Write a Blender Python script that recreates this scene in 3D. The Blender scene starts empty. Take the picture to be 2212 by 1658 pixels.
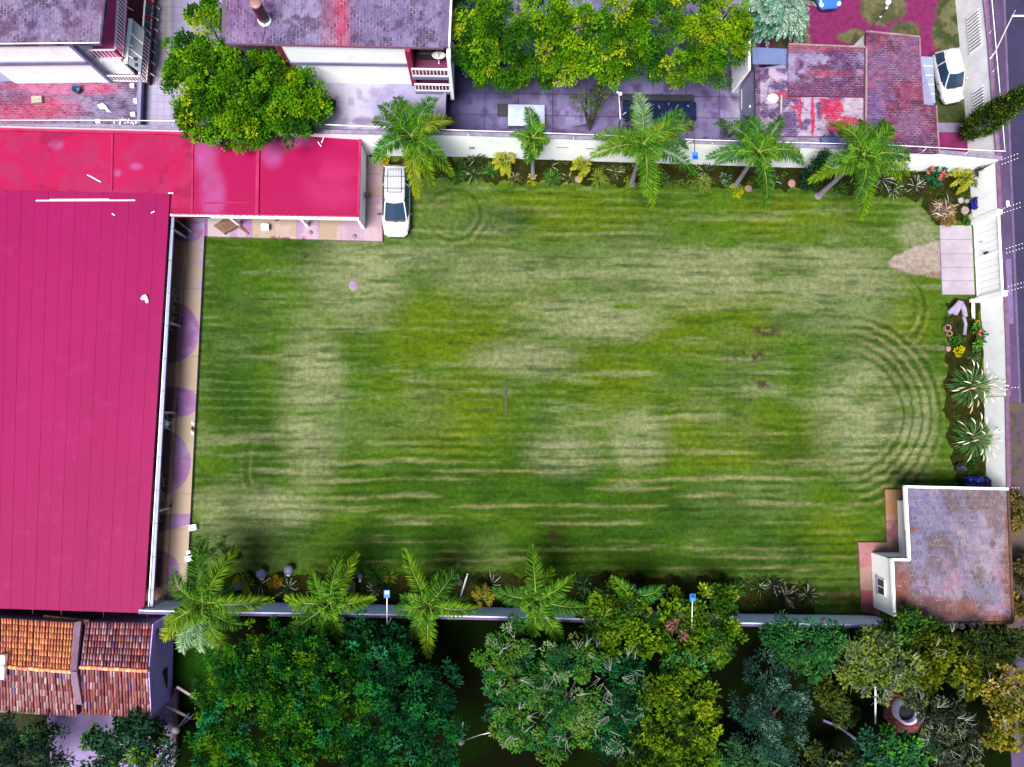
import bpy, math, random
import numpy as np
from mathutils import Vector, Matrix, Quaternion

# ------------------------------------------------------------------ camera, sky, sun, exposure
SC = bpy.context.scene
COL = SC.collection
random.seed(7)
RNG = np.random.default_rng(7)
CAMZ = 45.0
FD, CX, CY = 1533.0, 1106.0, 829.0           # focal length and centre in units of a 2212 px wide picture
NX, NY = 1048.0, 911.0                       # where straight down falls
nad = Vector(((NX - CX) / FD, -(NY - CY) / FD, -1.0)).normalized()
RQ = nad.rotation_difference(Vector((0, 0, -1)))
RM = np.array(RQ.to_matrix())
cd = bpy.data.cameras.new('camera')
cam = bpy.data.objects.new('camera', cd)
COL.objects.link(cam)
cam.location = (0, 0, CAMZ)
cam.rotation_mode = 'QUATERNION'
cam.rotation_quaternion = RQ
cd.sensor_width = 36.0
cd.lens = 36.0 * FD / 2212.0
cd.clip_end = 2000
SC.camera = cam

SUN = Vector((-0.25, -0.3, 0.92)).normalized()
W = bpy.data.worlds.new("World")
SC.world = W
W.use_nodes = True
nt = W.node_tree
sky = nt.nodes.new('ShaderNodeTexSky')
sky.sky_type = 'NISHITA'
sky.sun_disc = False
sky.sun_elevation = math.asin(SUN.z)
sky.sun_rotation = math.atan2(SUN.x, SUN.y)
nt.nodes['Background'].inputs['Strength'].default_value = 0.058
nt.links.new(sky.outputs[0], nt.nodes['Background'].inputs['Color'])
sl = bpy.data.lights.new('sun', 'SUN')
sl.energy = 4.4
sl.angle = math.radians(30)
sl.color = (1.0, 0.96, 0.9)
so = bpy.data.objects.new('sun', sl)
COL.objects.link(so)
so.rotation_mode = 'QUATERNION'
so.rotation_quaternion = Vector((0, 0, 1)).rotation_difference(SUN)
so.location = (0, 0, 60)
SC.view_settings.view_transform = 'Standard'
SC.view_settings.look = 'None'
SC.view_settings.gamma = 1.0
SC.view_settings.exposure = 1.05
KEXP = 2.75                                   # albedo = linear picture colour of a sunlit level surface / KEXP


def P(x, y, z=0.0):
    d = RM @ np.array([(x - CX) / FD, -(y - CY) / FD, -1.0])
    k = (z - CAMZ) / d[2]
    return Vector((d[0] * k, d[1] * k, z))


def PA(x, y, z):
    x = np.asarray(x, float); y = np.asarray(y, float)
    d = np.stack([(x - CX) / FD, -(y - CY) / FD, -np.ones_like(x)], -1) @ RM.T
    k = (z - CAMZ) / d[..., 2]
    return np.stack([d[..., 0] * k, d[..., 1] * k, np.zeros_like(x) + z], -1)


def lin(c):
    return tuple(((v / 255 + 0.055) / 1.055) ** 2.4 if v > 10 else v / 255 / 12.92 for v in c)


def A(r, g, b, k=None):
    k = k or KEXP
    return tuple(min(0.88, v / k) for v in lin((r, g, b)))


# ------------------------------------------------------------------ mesh helpers
class MB:
    def __init__(s):
        s.v = []; s.f = []; s.c = []; s.sm = []; s.usecol = False

    def face(s, pts, col=None, smooth=False):
        i = len(s.v)
        s.v += [tuple(p) for p in pts]
        s.f.append(list(range(i, i + len(pts))))
        s.c.append(col or (1, 1, 1)); s.sm.append(smooth)
        if col: s.usecol = True

    def mesh(s, vs, fs, col=None, smooth=False):
        i = len(s.v)
        s.v += [tuple(p) for p in vs]
        for f in fs:
            s.f.append([i + k for k in f]); s.c.append(col or (1, 1, 1)); s.sm.append(smooth)
        if col: s.usecol = True

    def box(s, c, size, rz=0.0, col=None, M=None):
        x, y, z = [k / 2 for k in size]
        vs = [Vector((a * x, b * y, d * z)) for d in (-1, 1) for b in (-1, 1) for a in (-1, 1)]
        R = M if M is not None else Matrix.Rotation(rz, 3, 'Z')
        vs = [R @ v + Vector(c) for v in vs]
        s.mesh(vs, [(0, 2, 3, 1), (4, 5, 7, 6), (0, 1, 5, 4), (2, 6, 7, 3), (0, 4, 6, 2), (1, 3, 7, 5)], col)
        return s

    def prism(s, poly, z0, z1, col=None):
        """poly: list of (x, y); z1 may be a list of heights"""
        n = len(poly)
        zt = z1 if isinstance(z1, (list, tuple)) else [z1] * n
        a = sum(poly[i][0] * poly[(i + 1) % n][1] - poly[(i + 1) % n][0] * poly[i][1] for i in range(n))
        if a < 0:
            poly = poly[::-1]; zt = list(zt)[::-1]
        vs = [(p[0], p[1], z0) for p in poly] + [(p[0], p[1], z) for p, z in zip(poly, zt)]
        fs = [list(range(n))[::-1], list(range(n, 2 * n))] + [(i, (i + 1) % n, n + (i + 1) % n, n + i) for i in range(n)]
        s.mesh(vs, fs, col)
        return s

    def bar(s, p, q, w, h, col=None):
        p, q = Vector(p), Vector(q)
        d = q - p; L = d.length
        if L < 1e-6: return s
        d /= L
        up = Vector((0, 0, 1)) if abs(d.z) < 0.95 else Vector((0, 1, 0))
        sx = d.cross(up).normalized(); u = sx.cross(d)
        M = Matrix((sx, d, u)).transposed()
        return s.box((p + q) / 2, (w, L, h), col=col, M=M)

    def tube(s, pts, r, n=7, col=None, cap=True):
        pts = [Vector(p) for p in pts]
        rs = r if isinstance(r, (list, tuple)) else [r] * len(pts)
        rings = []
        for i, p in enumerate(pts):
            d = (pts[min(i + 1, len(pts) - 1)] - pts[max(i - 1, 0)]).normalized()
            up = Vector((0, 0, 1)) if abs(d.z) < 0.9 else Vector((1, 0, 0))
            a = d.cross(up).normalized(); b = d.cross(a)
            rings.append([p + (a * math.cos(k * 2 * math.pi / n) + b * math.sin(k * 2 * math.pi / n)) * rs[i] for k in range(n)])
        vs = [v for R in rings for v in R]
        fs = []
        for i in range(len(pts) - 1):
            for k in range(n):
                fs.append((i * n + k, i * n + (k + 1) % n, (i + 1) * n + (k + 1) % n, (i + 1) * n + k))
        if cap:
            fs.append(list(range(n))); fs.append([(len(pts) - 1) * n + k for k in range(n)][::-1])
        s.mesh(vs, fs, col, True)
        return s

    def lathe(s, c, prof, n=16, col=None, sx=1, sy=1, M=None):
        c = Vector(c)
        vs = []; fs = []
        for (r, z) in prof:
            for k in range(n):
                t = k * 2 * math.pi / n
                v = Vector((r * math.cos(t) * sx, r * math.sin(t) * sy, z))
                vs.append((M @ v if M is not None else v) + c)
        for i in range(len(prof) - 1):
            for k in range(n):
                fs.append((i * n + k, i * n + (k + 1) % n, (i + 1) * n + (k + 1) % n, (i + 1) * n + k))
        fs.append(list(range(n))[::-1]); fs.append([(len(prof) - 1) * n + k for k in range(n)])
        s.mesh(vs, fs, col, True)
        return s


def link(name, me, mat, parent=None, origin=None):
    o = bpy.data.objects.new(name, me)
    COL.objects.link(o)
    if mat: me.materials.append(mat)
    if parent is not None:
        o.parent = parent
    elif origin is not None:
        o.location = origin
    return o


def wloc(o):
    p = Vector((0, 0, 0))
    while o is not None:
        p += Vector(o.location); o = o.parent
    return p


def obj(name, mb, mat, parent=None, origin=None, local=False, smooth=False, bevel=0.0, subsurf=0):
    off = Vector((0, 0, 0))
    if not local:
        if parent is not None: off = wloc(parent)
        elif origin is not None: off = Vector(origin)
    me = bpy.data.meshes.new(name)
    me.from_pydata([(v[0] - off.x, v[1] - off.y, v[2] - off.z) for v in mb.v], [], mb.f)
    if mb.usecol:
        at = me.attributes.new('Col', 'FLOAT_COLOR', 'FACE')
        at.data.foreach_set('color', np.array([(c[0], c[1], c[2], 1) for c in mb.c], np.float32).ravel())
    me.polygons.foreach_set('use_smooth', [True] * len(mb.f) if smooth else mb.sm)
    me.update()
    o = link(name, me, mat, parent, origin)
    if bevel:
        m = o.modifiers.new('bevel', 'BEVEL'); m.width = bevel; m.segments = 2; m.limit_method = 'ANGLE'
    if subsurf:
        m = o.modifiers.new('sub', 'SUBSURF'); m.levels = subsurf; m.render_levels = subsurf
    return o


def thing(name, label, cat, loc=(0, 0, 0), group=None, rz=0):
    o = bpy.data.objects.new(name, None)
    COL.objects.link(o)
    o.location = loc; o.rotation_euler = (0, 0, rz); o.empty_display_size = 0.3
    return tag(o, label, cat, group)


def tag(o, label, cat, group=None):
    o['label'] = label; o['category'] = cat
    if group: o['group'] = group
    return o


def struct(o):
    o['kind'] = 'structure'
    return o


# ---- numpy value noise
def vnoise(x, y, seed=0):
    xi = np.floor(x).astype(np.int64); yi = np.floor(y).astype(np.int64)
    fx = x - xi; fy = y - yi
    fx = fx * fx * (3 - 2 * fx); fy = fy * fy * (3 - 2 * fy)

    def h(a, b):
        n = (a * 374761393 + b * 668265263 + seed * 974711) & 0x7fffffff
        n = ((n ^ (n >> 13)) * 1274126177) & 0x7fffffff
        return ((n ^ (n >> 16)) & 0xffff) / 65535.0
    return (h(xi, yi) * (1 - fx) + h(xi + 1, yi) * fx) * (1 - fy) + (h(xi, yi + 1) * (1 - fx) + h(xi + 1, yi + 1) * fx) * fy


def fbm(x, y, seed=0, o=4):
    t = 0; a = 0.5; s = 0
    for k in range(o):
        t = t + a * vnoise(x * 2 ** k + 13 * k, y * 2 ** k - 7 * k, seed + k); s += a; a *= 0.55
    return t / s


def sst(a, b, x):
    t = np.clip((x - a) / (b - a), 0, 1)
    return t * t * (3 - 2 * t)


def mixc(c, d, t):
    return c * (1 - t[..., None]) + np.asarray(d) * t[..., None]


def blob(px, py, x, y, rx, ry, rot=0.0, soft=0.6):
    ca, sa = math.cos(rot), math.sin(rot)
    u = ((px - x) * ca + (py - y) * sa) / rx; v = (-(px - x) * sa + (py - y) * ca) / ry
    return 1 - sst(1 - soft, 1 + soft * 0.6, np.sqrt(u * u + v * v))


def sheet(name, quad, zs, nx, ny, colfn, mat, parent=None, zfn=None, origin=None, thick=0.0):
    """grid over a picture-space quad (TL, TR, BR, BL); zs height or 4 heights; colfn(px, py)->(…,3)"""
    q = np.array(quad, float)
    z4 = zs if isinstance(zs, (list, tuple)) else [zs] * 4
    u, v = np.meshgrid(np.linspace(0, 1, nx + 1), np.linspace(0, 1, ny + 1))

    def bil(a): return (a[0] * (1 - u) + a[1] * u) * (1 - v) + (a[3] * (1 - u) + a[2] * u) * v
    W4 = np.array([P(q[i][0], q[i][1], z4[i]) for i in range(4)])
    wx, wy, wz = bil(W4[:, 0]), bil(W4[:, 1]), bil(W4[:, 2])
    px, py = bil(q[:, 0]), bil(q[:, 1])
    if zfn is not None: wz = wz + zfn(px, py)
    off = wloc(parent) if parent is not None else Vector(origin or (0, 0, 0))
    V = np.stack([wx - off.x, wy - off.y, wz - off.z], -1).reshape(-1, 3)
    idx = np.arange((nx + 1) * (ny + 1)).reshape(ny + 1, nx + 1)
    F = np.stack([idx[1:, :-1], idx[1:, 1:], idx[:-1, 1:], idx[:-1, :-1]], -1).reshape(-1, 4).tolist()
    C = colfn(px, py, wx, wy).reshape(-1, 3)
    if thick:
        ring = list(idx[0, :]) + list(idx[1:, -1]) + list(idx[-1, -2::-1]) + list(idx[-2:0:-1, 0])
        n0 = len(V)
        low = V[ring].copy(); low[:, 2] -= thick
        V = np.concatenate([V, low]); C = np.concatenate([C, C[ring]])
        m = len(ring)
        F += [[ring[k], ring[(k + 1) % m], n0 + (k + 1) % m, n0 + k] for k in range(m)]
        F.append([n0 + k for k in range(m)])
    me = bpy.data.meshes.new(name)
    me.from_pydata(V.tolist(), [], F)
    at = me.attributes.new('Col', 'FLOAT_COLOR', 'POINT')
    at.data.foreach_set('color', np.concatenate([C, np.ones((len(C), 1))], 1).astype(np.float32).ravel())
    me.update()
    return link(name, me, mat, parent, origin)


# ------------------------------------------------------------------ materials
def newmat(name):
    m = bpy.data.materials.new(name); m.use_nodes = True
    t = m.node_tree
    return m, t, t.nodes['Principled BSDF']


def nd(t, typ, **kw):
    n = t.nodes.new(typ)
    for k, v in kw.items(): setattr(n, k, v)
    return n


def noise(t, scale, detail=4, rough=0.6, stretch=None):
    g = nd(t, 'ShaderNodeNewGeometry')
    n = nd(t, 'ShaderNodeTexNoise'); n.inputs['Scale'].default_value = scale
    n.inputs['Detail'].default_value = detail; n.inputs['Roughness'].default_value = rough
    if stretch:
        m = nd(t, 'ShaderNodeMapping'); m.inputs['Scale'].default_value = stretch
        t.links.new(g.outputs['Position'], m.inputs[0]); t.links.new(m.outputs[0], n.inputs['Vector'])
    else:
        t.links.new(g.outputs['Position'], n.inputs['Vector'])
    return n.outputs['Fac']


def ramp(t, fac, a, b, v0=0.0, v1=1.0):
    n = nd(t, 'ShaderNodeMapRange'); n.clamp = True
    n.inputs['From Min'].default_value = a; n.inputs['From Max'].default_value = b
    n.inputs['To Min'].default_value = v0; n.inputs['To Max'].default_value = v1
    t.links.new(fac, n.inputs['Value'])
    return n.outputs['Result']


def mix(t, fac, a, b, typ='MIX'):
    n = nd(t, 'ShaderNodeMix', data_type='RGBA', blend_type=typ)
    for s, v in ((n.inputs['Factor'], fac), (n.inputs['A'], a), (n.inputs['B'], b)):
        if isinstance(v, (int, float)): s.default_value = v
        elif isinstance(v, (tuple, list)): s.default_value = (*v[:3], 1)
        else: t.links.new(v, s)
    return n.outputs['Result']


def grey(t, val):
    n = nd(t, 'ShaderNodeCombineColor')
    for i in range(3): t.links.new(val, n.inputs[i])
    return n.outputs[0]


def bump(t, bs, h, st, dist=0.05):
    b = nd(t, 'ShaderNodeBump'); b.inputs['Strength'].default_value = st; b.inputs['Distance'].default_value = dist
    t.links.new(h, b.inputs['Height']); t.links.new(b.outputs[0], bs.inputs['Normal'])


def M(name, c1, c2=None, scale=0.6, rough=0.8, fine=0.25, fs=9.0, bmp=0.15, metal=0.0, c3=None, stretch=None, spec=None):
    m, t, bs = newmat(name)
    col = c1
    if c2 is not None: col = mix(t, ramp(t, noise(t, scale, 5, 0.65, stretch), 0.35, 0.65), c1, c2)
    if c3 is not None: col = mix(t, ramp(t, noise(t, scale * 2.7, 5, 0.7), 0.56, 0.7), col, c3)
    nf = noise(t, fs, 5, 0.7)
    if fine:
        col = mix(t, 1.0, col, grey(t, ramp(t, nf, 0.25, 0.75, 1 - fine, 1 + fine)), 'MULTIPLY')
    if isinstance(col, tuple): bs.inputs['Base Color'].default_value = (*col, 1)
    else: t.links.new(col, bs.inputs['Base Color'])
    bs.inputs['Roughness'].default_value = rough; bs.inputs['Metallic'].default_value = metal
    if spec is not None: bs.inputs['Specular IOR Level'].default_value = spec
    if bmp: bump(t, bs, nf, bmp)
    return m


def MC(name, rough=0.85, fine=0.3, fs=9.0, bmp=0.2, fs2=None, spec=0.3, transl=0.0):
    """colour from the mesh attribute Col, broken up by fine noise"""
    m, t, bs = newmat(name)
    a = nd(t, 'ShaderNodeAttribute'); a.attribute_name = 'Col'
    col = a.outputs['Color']
    nf = noise(t, fs, 6, 0.75)
    if fine: col = mix(t, 1.0, col, grey(t, ramp(t, nf, 0.25, 0.75, 1 - fine, 1 + fine)), 'MULTIPLY')
    if fs2: col = mix(t, 1.0, col, grey(t, ramp(t, noise(t, fs2, 4, 0.6), 0.3, 0.7, 1 - fine, 1 + fine)), 'MULTIPLY')
    t.links.new(col, bs.inputs['Base Color'])
    bs.inputs['Roughness'].default_value = rough
    bs.inputs['Specular IOR Level'].default_value = spec
    if bmp: bump(t, bs, nf, bmp)
    if transl:
        tr = nd(t, 'ShaderNodeBsdfTranslucent'); ms = nd(t, 'ShaderNodeMixShader')
        ms.inputs[0].default_value = transl
        t.links.new(col, tr.inputs['Color'])
        t.links.new(bs.outputs[0], ms.inputs[1]); t.links.new(tr.outputs[0], ms.inputs[2])
        t.links.new(ms.outputs[0], t.nodes['Material Output'].inputs['Surface'])
    return m


def MBR(name, mortar, bw=0.3, rh=0.15, ms=0.02, fade=(0.42, 0.6), rot=0.0, offset=0.5, rough=0.85, fine=0.3, tint=0.35, attr=True, base=None, bmp=0.3):
    """bricks or slabs laid over the attribute colour, mortar showing in worn patches"""
    m, t, bs = newmat(name)
    if attr:
        a = nd(t, 'ShaderNodeAttribute'); a.attribute_name = 'Col'; col = a.outputs['Color']
    else: col = base
    g = nd(t, 'ShaderNodeNewGeometry'); mp = nd(t, 'ShaderNodeMapping'); mp.inputs['Rotation'].default_value = (0, 0, rot)
    t.links.new(g.outputs['Position'], mp.inputs[0])
    nz = nd(t, 'ShaderNodeTexNoise'); nz.inputs['Scale'].default_value = 2.5; nz.inputs['Detail'].default_value = 3
    t.links.new(g.outputs['Position'], nz.inputs['Vector'])
    vm = nd(t, 'ShaderNodeVectorMath', operation='MULTIPLY_ADD'); vm.inputs[1].default_value = (0.09, 0.09, 0)
    t.links.new(nz.outputs['Color'], vm.inputs[0]); t.links.new(mp.outputs[0], vm.inputs[2])
    b = nd(t, 'ShaderNodeTexBrick'); b.offset = offset
    b.inputs['Scale'].default_value = 1.0; b.inputs['Brick Width'].default_value = bw; b.inputs['Row Height'].default_value = rh
    b.inputs['Mortar Size'].default_value = ms; b.inputs['Mortar Smooth'].default_value = 0.2
    b.inputs['Color1'].default_value = (1 - tint,) * 3 + (1,); b.inputs['Color2'].default_value = (1 + tint,) * 3 + (1,)
    b.inputs['Mortar'].default_value = (1, 1, 1, 1)
    t.links.new(vm.outputs[0], b.inputs['Vector'])
    c = mix(t, 1.0, col, b.outputs['Color'], 'MULTIPLY')
    nf = noise(t, 11, 5, 0.75)
    c = mix(t, 1.0, c, grey(t, ramp(t, nf, 0.25, 0.75, 1 - fine, 1 + fine)), 'MULTIPLY')
    mf = nd(t, 'ShaderNodeMath', operation='MULTIPLY')
    t.links.new(b.outputs['Fac'], mf.inputs[0]); t.links.new(ramp(t, noise(t, 2.1, 5, 0.75), fade[0], fade[1], 0.0, 0.75), mf.inputs[1])
    c = mix(t, mf.outputs[0], c, mortar)
    t.links.new(c, bs.inputs['Base Color'])
    bs.inputs['Roughness'].default_value = rough; bs.inputs['Specular IOR Level'].default_value = 0.3
    bump(t, bs, nf, bmp)
    return m


WHITE = M('white_render', (0.9, 0.9, 0.9), (0.84, 0.84, 0.86), 0.5, 0.85, 0.04, 6, 0.1, c3=(0.76, 0.75, 0.78), stretch=(1, 1, 0.25))
WHITEW = M('weathered_white', (0.86, 0.86, 0.88), (0.72, 0.7, 0.76), 0.9, 0.85, 0.1, 7, 0.12)
WPAINT = M('white_paint', (0.86, 0.86, 0.87), None, 1, 0.45, 0.04, 6, 0.0)
LAVW = M('lavender_wall', A(190, 185, 232), A(165, 160, 215), 0.7, 0.85, 0.1, 7, 0.1)
CARW = M('white_car_paint', (0.42, 0.43, 0.46), None, 1, 0.18, 0.0, 5, 0.0)
CARB = M('blue_car_paint', (0.03, 0.12, 0.5), None, 1, 0.15, 0.0, 5, 0.0)
GLASS = M('dark_glass', (0.012, 0.03, 0.06), None, 1, 0.06, 0.0, 5, 0.0, spec=0.8)
BLACK = M('black_plastic', (0.012, 0.012, 0.018), (0.02, 0.02, 0.03), 2, 0.55, 0.2, 9, 0.05)
RUBBER = M('rubber', (0.015, 0.015, 0.016), None, 1, 0.9, 0.1)
STEEL = M('galvanised_steel', (0.55, 0.56, 0.6), (0.4, 0.4, 0.45), 3, 0.45, 0.1, 9, 0.05, metal=0.6)
DKSTEEL = M('dark_steel', (0.05, 0.04, 0.06), None, 1, 0.5, 0.15)
CREAMP = M('cream_paint', A(235, 225, 200), A(215, 200, 180), 2, 0.6, 0.08)
MAG = M('magenta_paint', (.8, .07, .26), (.7, .05, .2), 0.8, 0.7, 0.08, 6, 0.05)
MAGD = M('dark_magenta_paint', A(120, 20, 80), A(95, 15, 75), 0.8, 0.7, 0.08, 6, 0.05)
REDP = M('red_paint', A(215, 20, 90), A(190, 20, 80), 0.8, 0.6, 0.08, 6, 0.05)
WOOD = M('weathered_wood', A(175, 130, 90), A(125, 88, 60), 3, 0.75, 0.25, 12, 0.15)
WOODP = M('pale_wood', A(225, 200, 180), A(190, 160, 140), 3, 0.75, 0.2, 12, 0.1)
BARK = M('grey_bark', A(120, 105, 110), A(85, 72, 75), 2.5, 0.9, 0.3, 12, 0.4)
BARKP = M('pale_bark', A(205, 200, 205), A(165, 160, 165), 2.5, 0.9, 0.25, 12, 0.3)
TRUNKP = M('palm_trunk', A(195, 185, 205), A(150, 138, 155), 2.5, 0.9, 0.25, 14, 0.3, stretch=(1, 1, 6))
SOIL = M('bed_soil', A(66, 66, 24), A(40, 50, 12), 1.1, 0.95, 0.45, 7, 0.5, c3=A(96, 78, 52), spec=0.05)
STONE = M('pale_stone', A(220, 205, 210), A(180, 160, 165), 1.5, 0.85, 0.2, 8, 0.3)
PINKST = M('pink_terracotta', A(222, 172, 165), A(195, 145, 140), 2, 0.8, 0.15)
BLUEP = M('blue_plastic', (0.02, 0.02, 0.28), (0.01, 0.01, 0.15), 2, 0.3, 0.15, 6, 0.2)
SOLAR = M('solar_blue', (0.01, 0.12, 0.5), (0.015, 0.16, 0.58), 3, 0.7, 0.05, 6, 0.0)
LEAF = MC('leaf', 0.7, 0.18, 5, 0.0, spec=0.03, transl=0.16)
LEAFD = MC('dark_leaf', 0.42, 0.2, 5, 0.0, spec=0.4, transl=0.15)
COLM = MC('mixed_colour', 0.7, 0.15, 7, 0.08)
# ------------------------------------------------------------------ foliage
def nrm(a):
    return a / np.maximum(np.linalg.norm(a, axis=-1, keepdims=True), 1e-9)


class LF:
    """collects leaves (rhombs with a fold) and stems, builds one mesh"""
    def __init__(s): s.V = []; s.C = []; s.mb = MB()

    def add(s, c, d, n, L, Wd, col):
        c = np.asarray(c, float); d = nrm(np.asarray(d, float)); n = np.asarray(n, float)
        m = len(c)
        L = np.broadcast_to(np.asarray(L, float), (m,))[:, None]; Wd = np.broadcast_to(np.asarray(Wd, float), (m,))[:, None]
        sd = nrm(np.cross(d, n)); up = np.cross(sd, d)
        mid = c + d * L * 0.5
        V = np.stack([c, mid + sd * Wd * 0.5 + up * Wd * 0.12, c + d * L - up * L * 0.08, mid - sd * Wd * 0.5 + up * Wd * 0.12], 1)
        s.V.append(V); s.C.append(np.broadcast_to(np.asarray(col, float), (m, 3)))
        return s

    def build(s, name, mat, parent=None, origin=None):
        off = wloc(parent) if parent is not None else Vector(origin or (0, 0, 0))
        V = np.concatenate(s.V) if s.V else np.zeros((0, 4, 3))
        C = np.concatenate(s.C) if s.C else np.zeros((0, 3))
        nq = len(V)
        vs = V.reshape(-1, 3)
        ev = np.array(s.mb.v, float).reshape(-1, 3)
        allv = np.concatenate([vs, ev]) - np.array(off)
        me = bpy.data.meshes.new(name)
        lv = np.arange(nq * 4)
        sizes = np.concatenate([np.full(nq, 4), np.array([len(f) for f in s.mb.f], int)]).astype(np.int64)
        loops = np.concatenate([lv, np.array([i + nq * 4 for f in s.mb.f for i in f], int)]).astype(np.int32)
        me.vertices.add(len(allv)); me.vertices.foreach_set('co', allv.astype(np.float32).ravel())
        me.loops.add(len(loops)); me.loops.foreach_set('vertex_index', loops)
        me.polygons.add(len(sizes))
        st = np.concatenate([[0], np.cumsum(sizes)[:-1]]).astype(np.int32)
        me.polygons.foreach_set('loop_start', st)
        me.update(calc_edges=True); me.validate()
        at = me.attributes.new('Col', 'FLOAT_COLOR', 'FACE')
        cc = np.concatenate([C, np.array(s.mb.c, float).reshape(-1, 3)])
        at.data.foreach_set('color', np.concatenate([cc, np.ones((len(cc), 1))], 1).astype(np.float32).ravel())
        return link(name, me, mat, parent, origin)


def rdir(n, zmin=-1.0):
    z = RNG.uniform(zmin, 1, n); a = RNG.uniform(0, 2 * math.pi, n); r = np.sqrt(1 - z * z)
    return np.stack([r * np.cos(a), r * np.sin(a), z], -1)


def pick(cols, n):
    """cols: [(weight, rgb)…] -> n colours with small variation"""
    w = np.array([c[0] for c in cols], float); w /= w.sum()
    k = RNG.choice(len(cols), n, p=w)
    c = np.array([c[1] for c in cols])[k]
    return c * RNG.uniform(0.75, 1.25, (n, 1))


def crown(lf, blobs, cols, dens=2.0, lobe=(0.35, 0.75), nleaf=110, L=(0.16, 0.3), Wr=0.45, flat=0.75, droop=0.25, zfloor=0.8, rosette=False, shell=(0.55, 1.0), small=False):
    """blobs: [(px, py, radius_px, ztop)] in picture units; clumps of leaves spread over their upper shells"""
    if not small:
        blobs = list(blobs)
        for (bx, by, br, zt) in list(blobs):
            for k in range(4):
                a = random.uniform(0, 6.28); q = br * random.uniform(0.6, 0.92)
                blobs.append((bx + math.cos(a) * q, by + math.sin(a) * q, br * random.uniform(0.22, 0.4), zt - random.uniform(0.4, 1.8)))
    for (bx, by, br, zt) in blobs:
        R = br * (CAMZ - zt + br * 0.02) / FD
        Rz = max(R * flat, 0.5)
        zc = zt - Rz
        c0 = np.array(P(bx, by, zc + Rz * 0.3)); c0[2] = zc
        nl = max(3, int(dens * math.pi * R * R))
        d = rdir(nl, -0.35)
        rr = RNG.uniform(shell[0], shell[1], (nl, 1))
        cen = c0 + d * rr * np.array([R, R, Rz])
        cen[:, 2] = np.maximum(cen[:, 2], zfloor)
        lr = RNG.uniform(lobe[0], lobe[1], nl)
        lc = pick(cols, nl)
        for i in range(nl):
            m = int(nleaf * (lr[i] / lobe[1]) ** 2 * RNG.uniform(0.6, 1.1)) + 6
            ld = rdir(m, -0.25 if not rosette else 0.0)
            pos = cen[i] + ld * (lr[i] * RNG.uniform(0.35, 1.0, (m, 1))) * np.array([1, 1, 0.7])
            dd = ld + d[i] * 0.4 + RNG.normal(0, 0.45, (m, 3)); dd[:, 2] -= droop
            nn = ld * 0.6 + np.array([0, 0, 1.0]) + RNG.normal(0, 0.5, (m, 3))
            ll = RNG.uniform(L[0], L[1], m)
            cc = lc[i] * RNG.uniform(0.75, 1.25, (m, 1))
            lf.add(pos, dd, nn, ll, ll * Wr, cc)


def limbs(mb, base, tops, r0, col=None, wig=0.25):
    """tapered trunk with limbs reaching into the crown"""
    base = Vector(base)
    cz = sum(t[2] for t in tops) / len(tops)
    cxy = Vector((sum(t[0] for t in tops) / len(tops), sum(t[1] for t in tops) / len(tops), 0))
    fork = base.lerp(Vector((cxy.x, cxy.y, cz)), 0.4)
    fork.z = base.z + (cz - base.z) * 0.42
    mid = base.lerp(fork, 0.5) + Vector((random.uniform(-wig, wig), random.uniform(-wig, wig), 0))
    mb.tube([base, mid, fork], [r0 * 1.25, r0, r0 * 0.8], 8, col)
    for t in tops:
        t = Vector(t)
        a = fork.lerp(t, 0.5) + Vector((random.uniform(-wig, wig), random.uniform(-wig, wig), 0.25))
        mb.tube([fork, a, t], [r0 * 0.55, r0 * 0.35, r0 * 0.1], 6, col)


def tree(name, label, base, blobs, cols, group=None, cat='tree', r0=0.16, mat=None, bark=None, twigs=0, twigcol=(0.36, 0.35, 0.33), **kw):
    b = P(base[0], base[1], 0)
    t = thing(name, label, cat, b, group)
    mb = MB()
    tops = [P(x, y, max(0.8, z - r * (CAMZ - z) / FD * 0.9)) for (x, y, r, z) in blobs]
    limbs(mb, b, tops, r0)
    obj('trunk', mb, bark or BARK, t)
    lf = LF()
    crown(lf, blobs, cols, **kw)
    if twigs:
        for (x, y, r, z) in blobs:
            for k in range(twigs):
                R = r * (CAMZ - z) / FD
                a = random.uniform(0, 6.28); q = random.uniform(0.1, 0.8) * R
                c = P(x, y, z - 0.25) + Vector((math.cos(a) * q, math.sin(a) * q, random.uniform(-0.5, 0.15)))
                for j in range(random.randint(2, 4)):
                    a2 = a + random.uniform(-.8, .8); l = random.uniform(0.35, 0.8)
                    e = c + Vector((math.cos(a2) * l, math.sin(a2) * l, random.uniform(0.05, 0.4)))
                    m_ = c.lerp(e, 0.5) + Vector((random.uniform(-.1, .1), random.uniform(-.1, .1), 0.08))
                    lf.mb.tube([c, m_, e], [0.014, 0.009, 0.004], 4, twigcol, cap=False)
    lf.build('crown', mat or LEAF, t)
    return t


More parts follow.
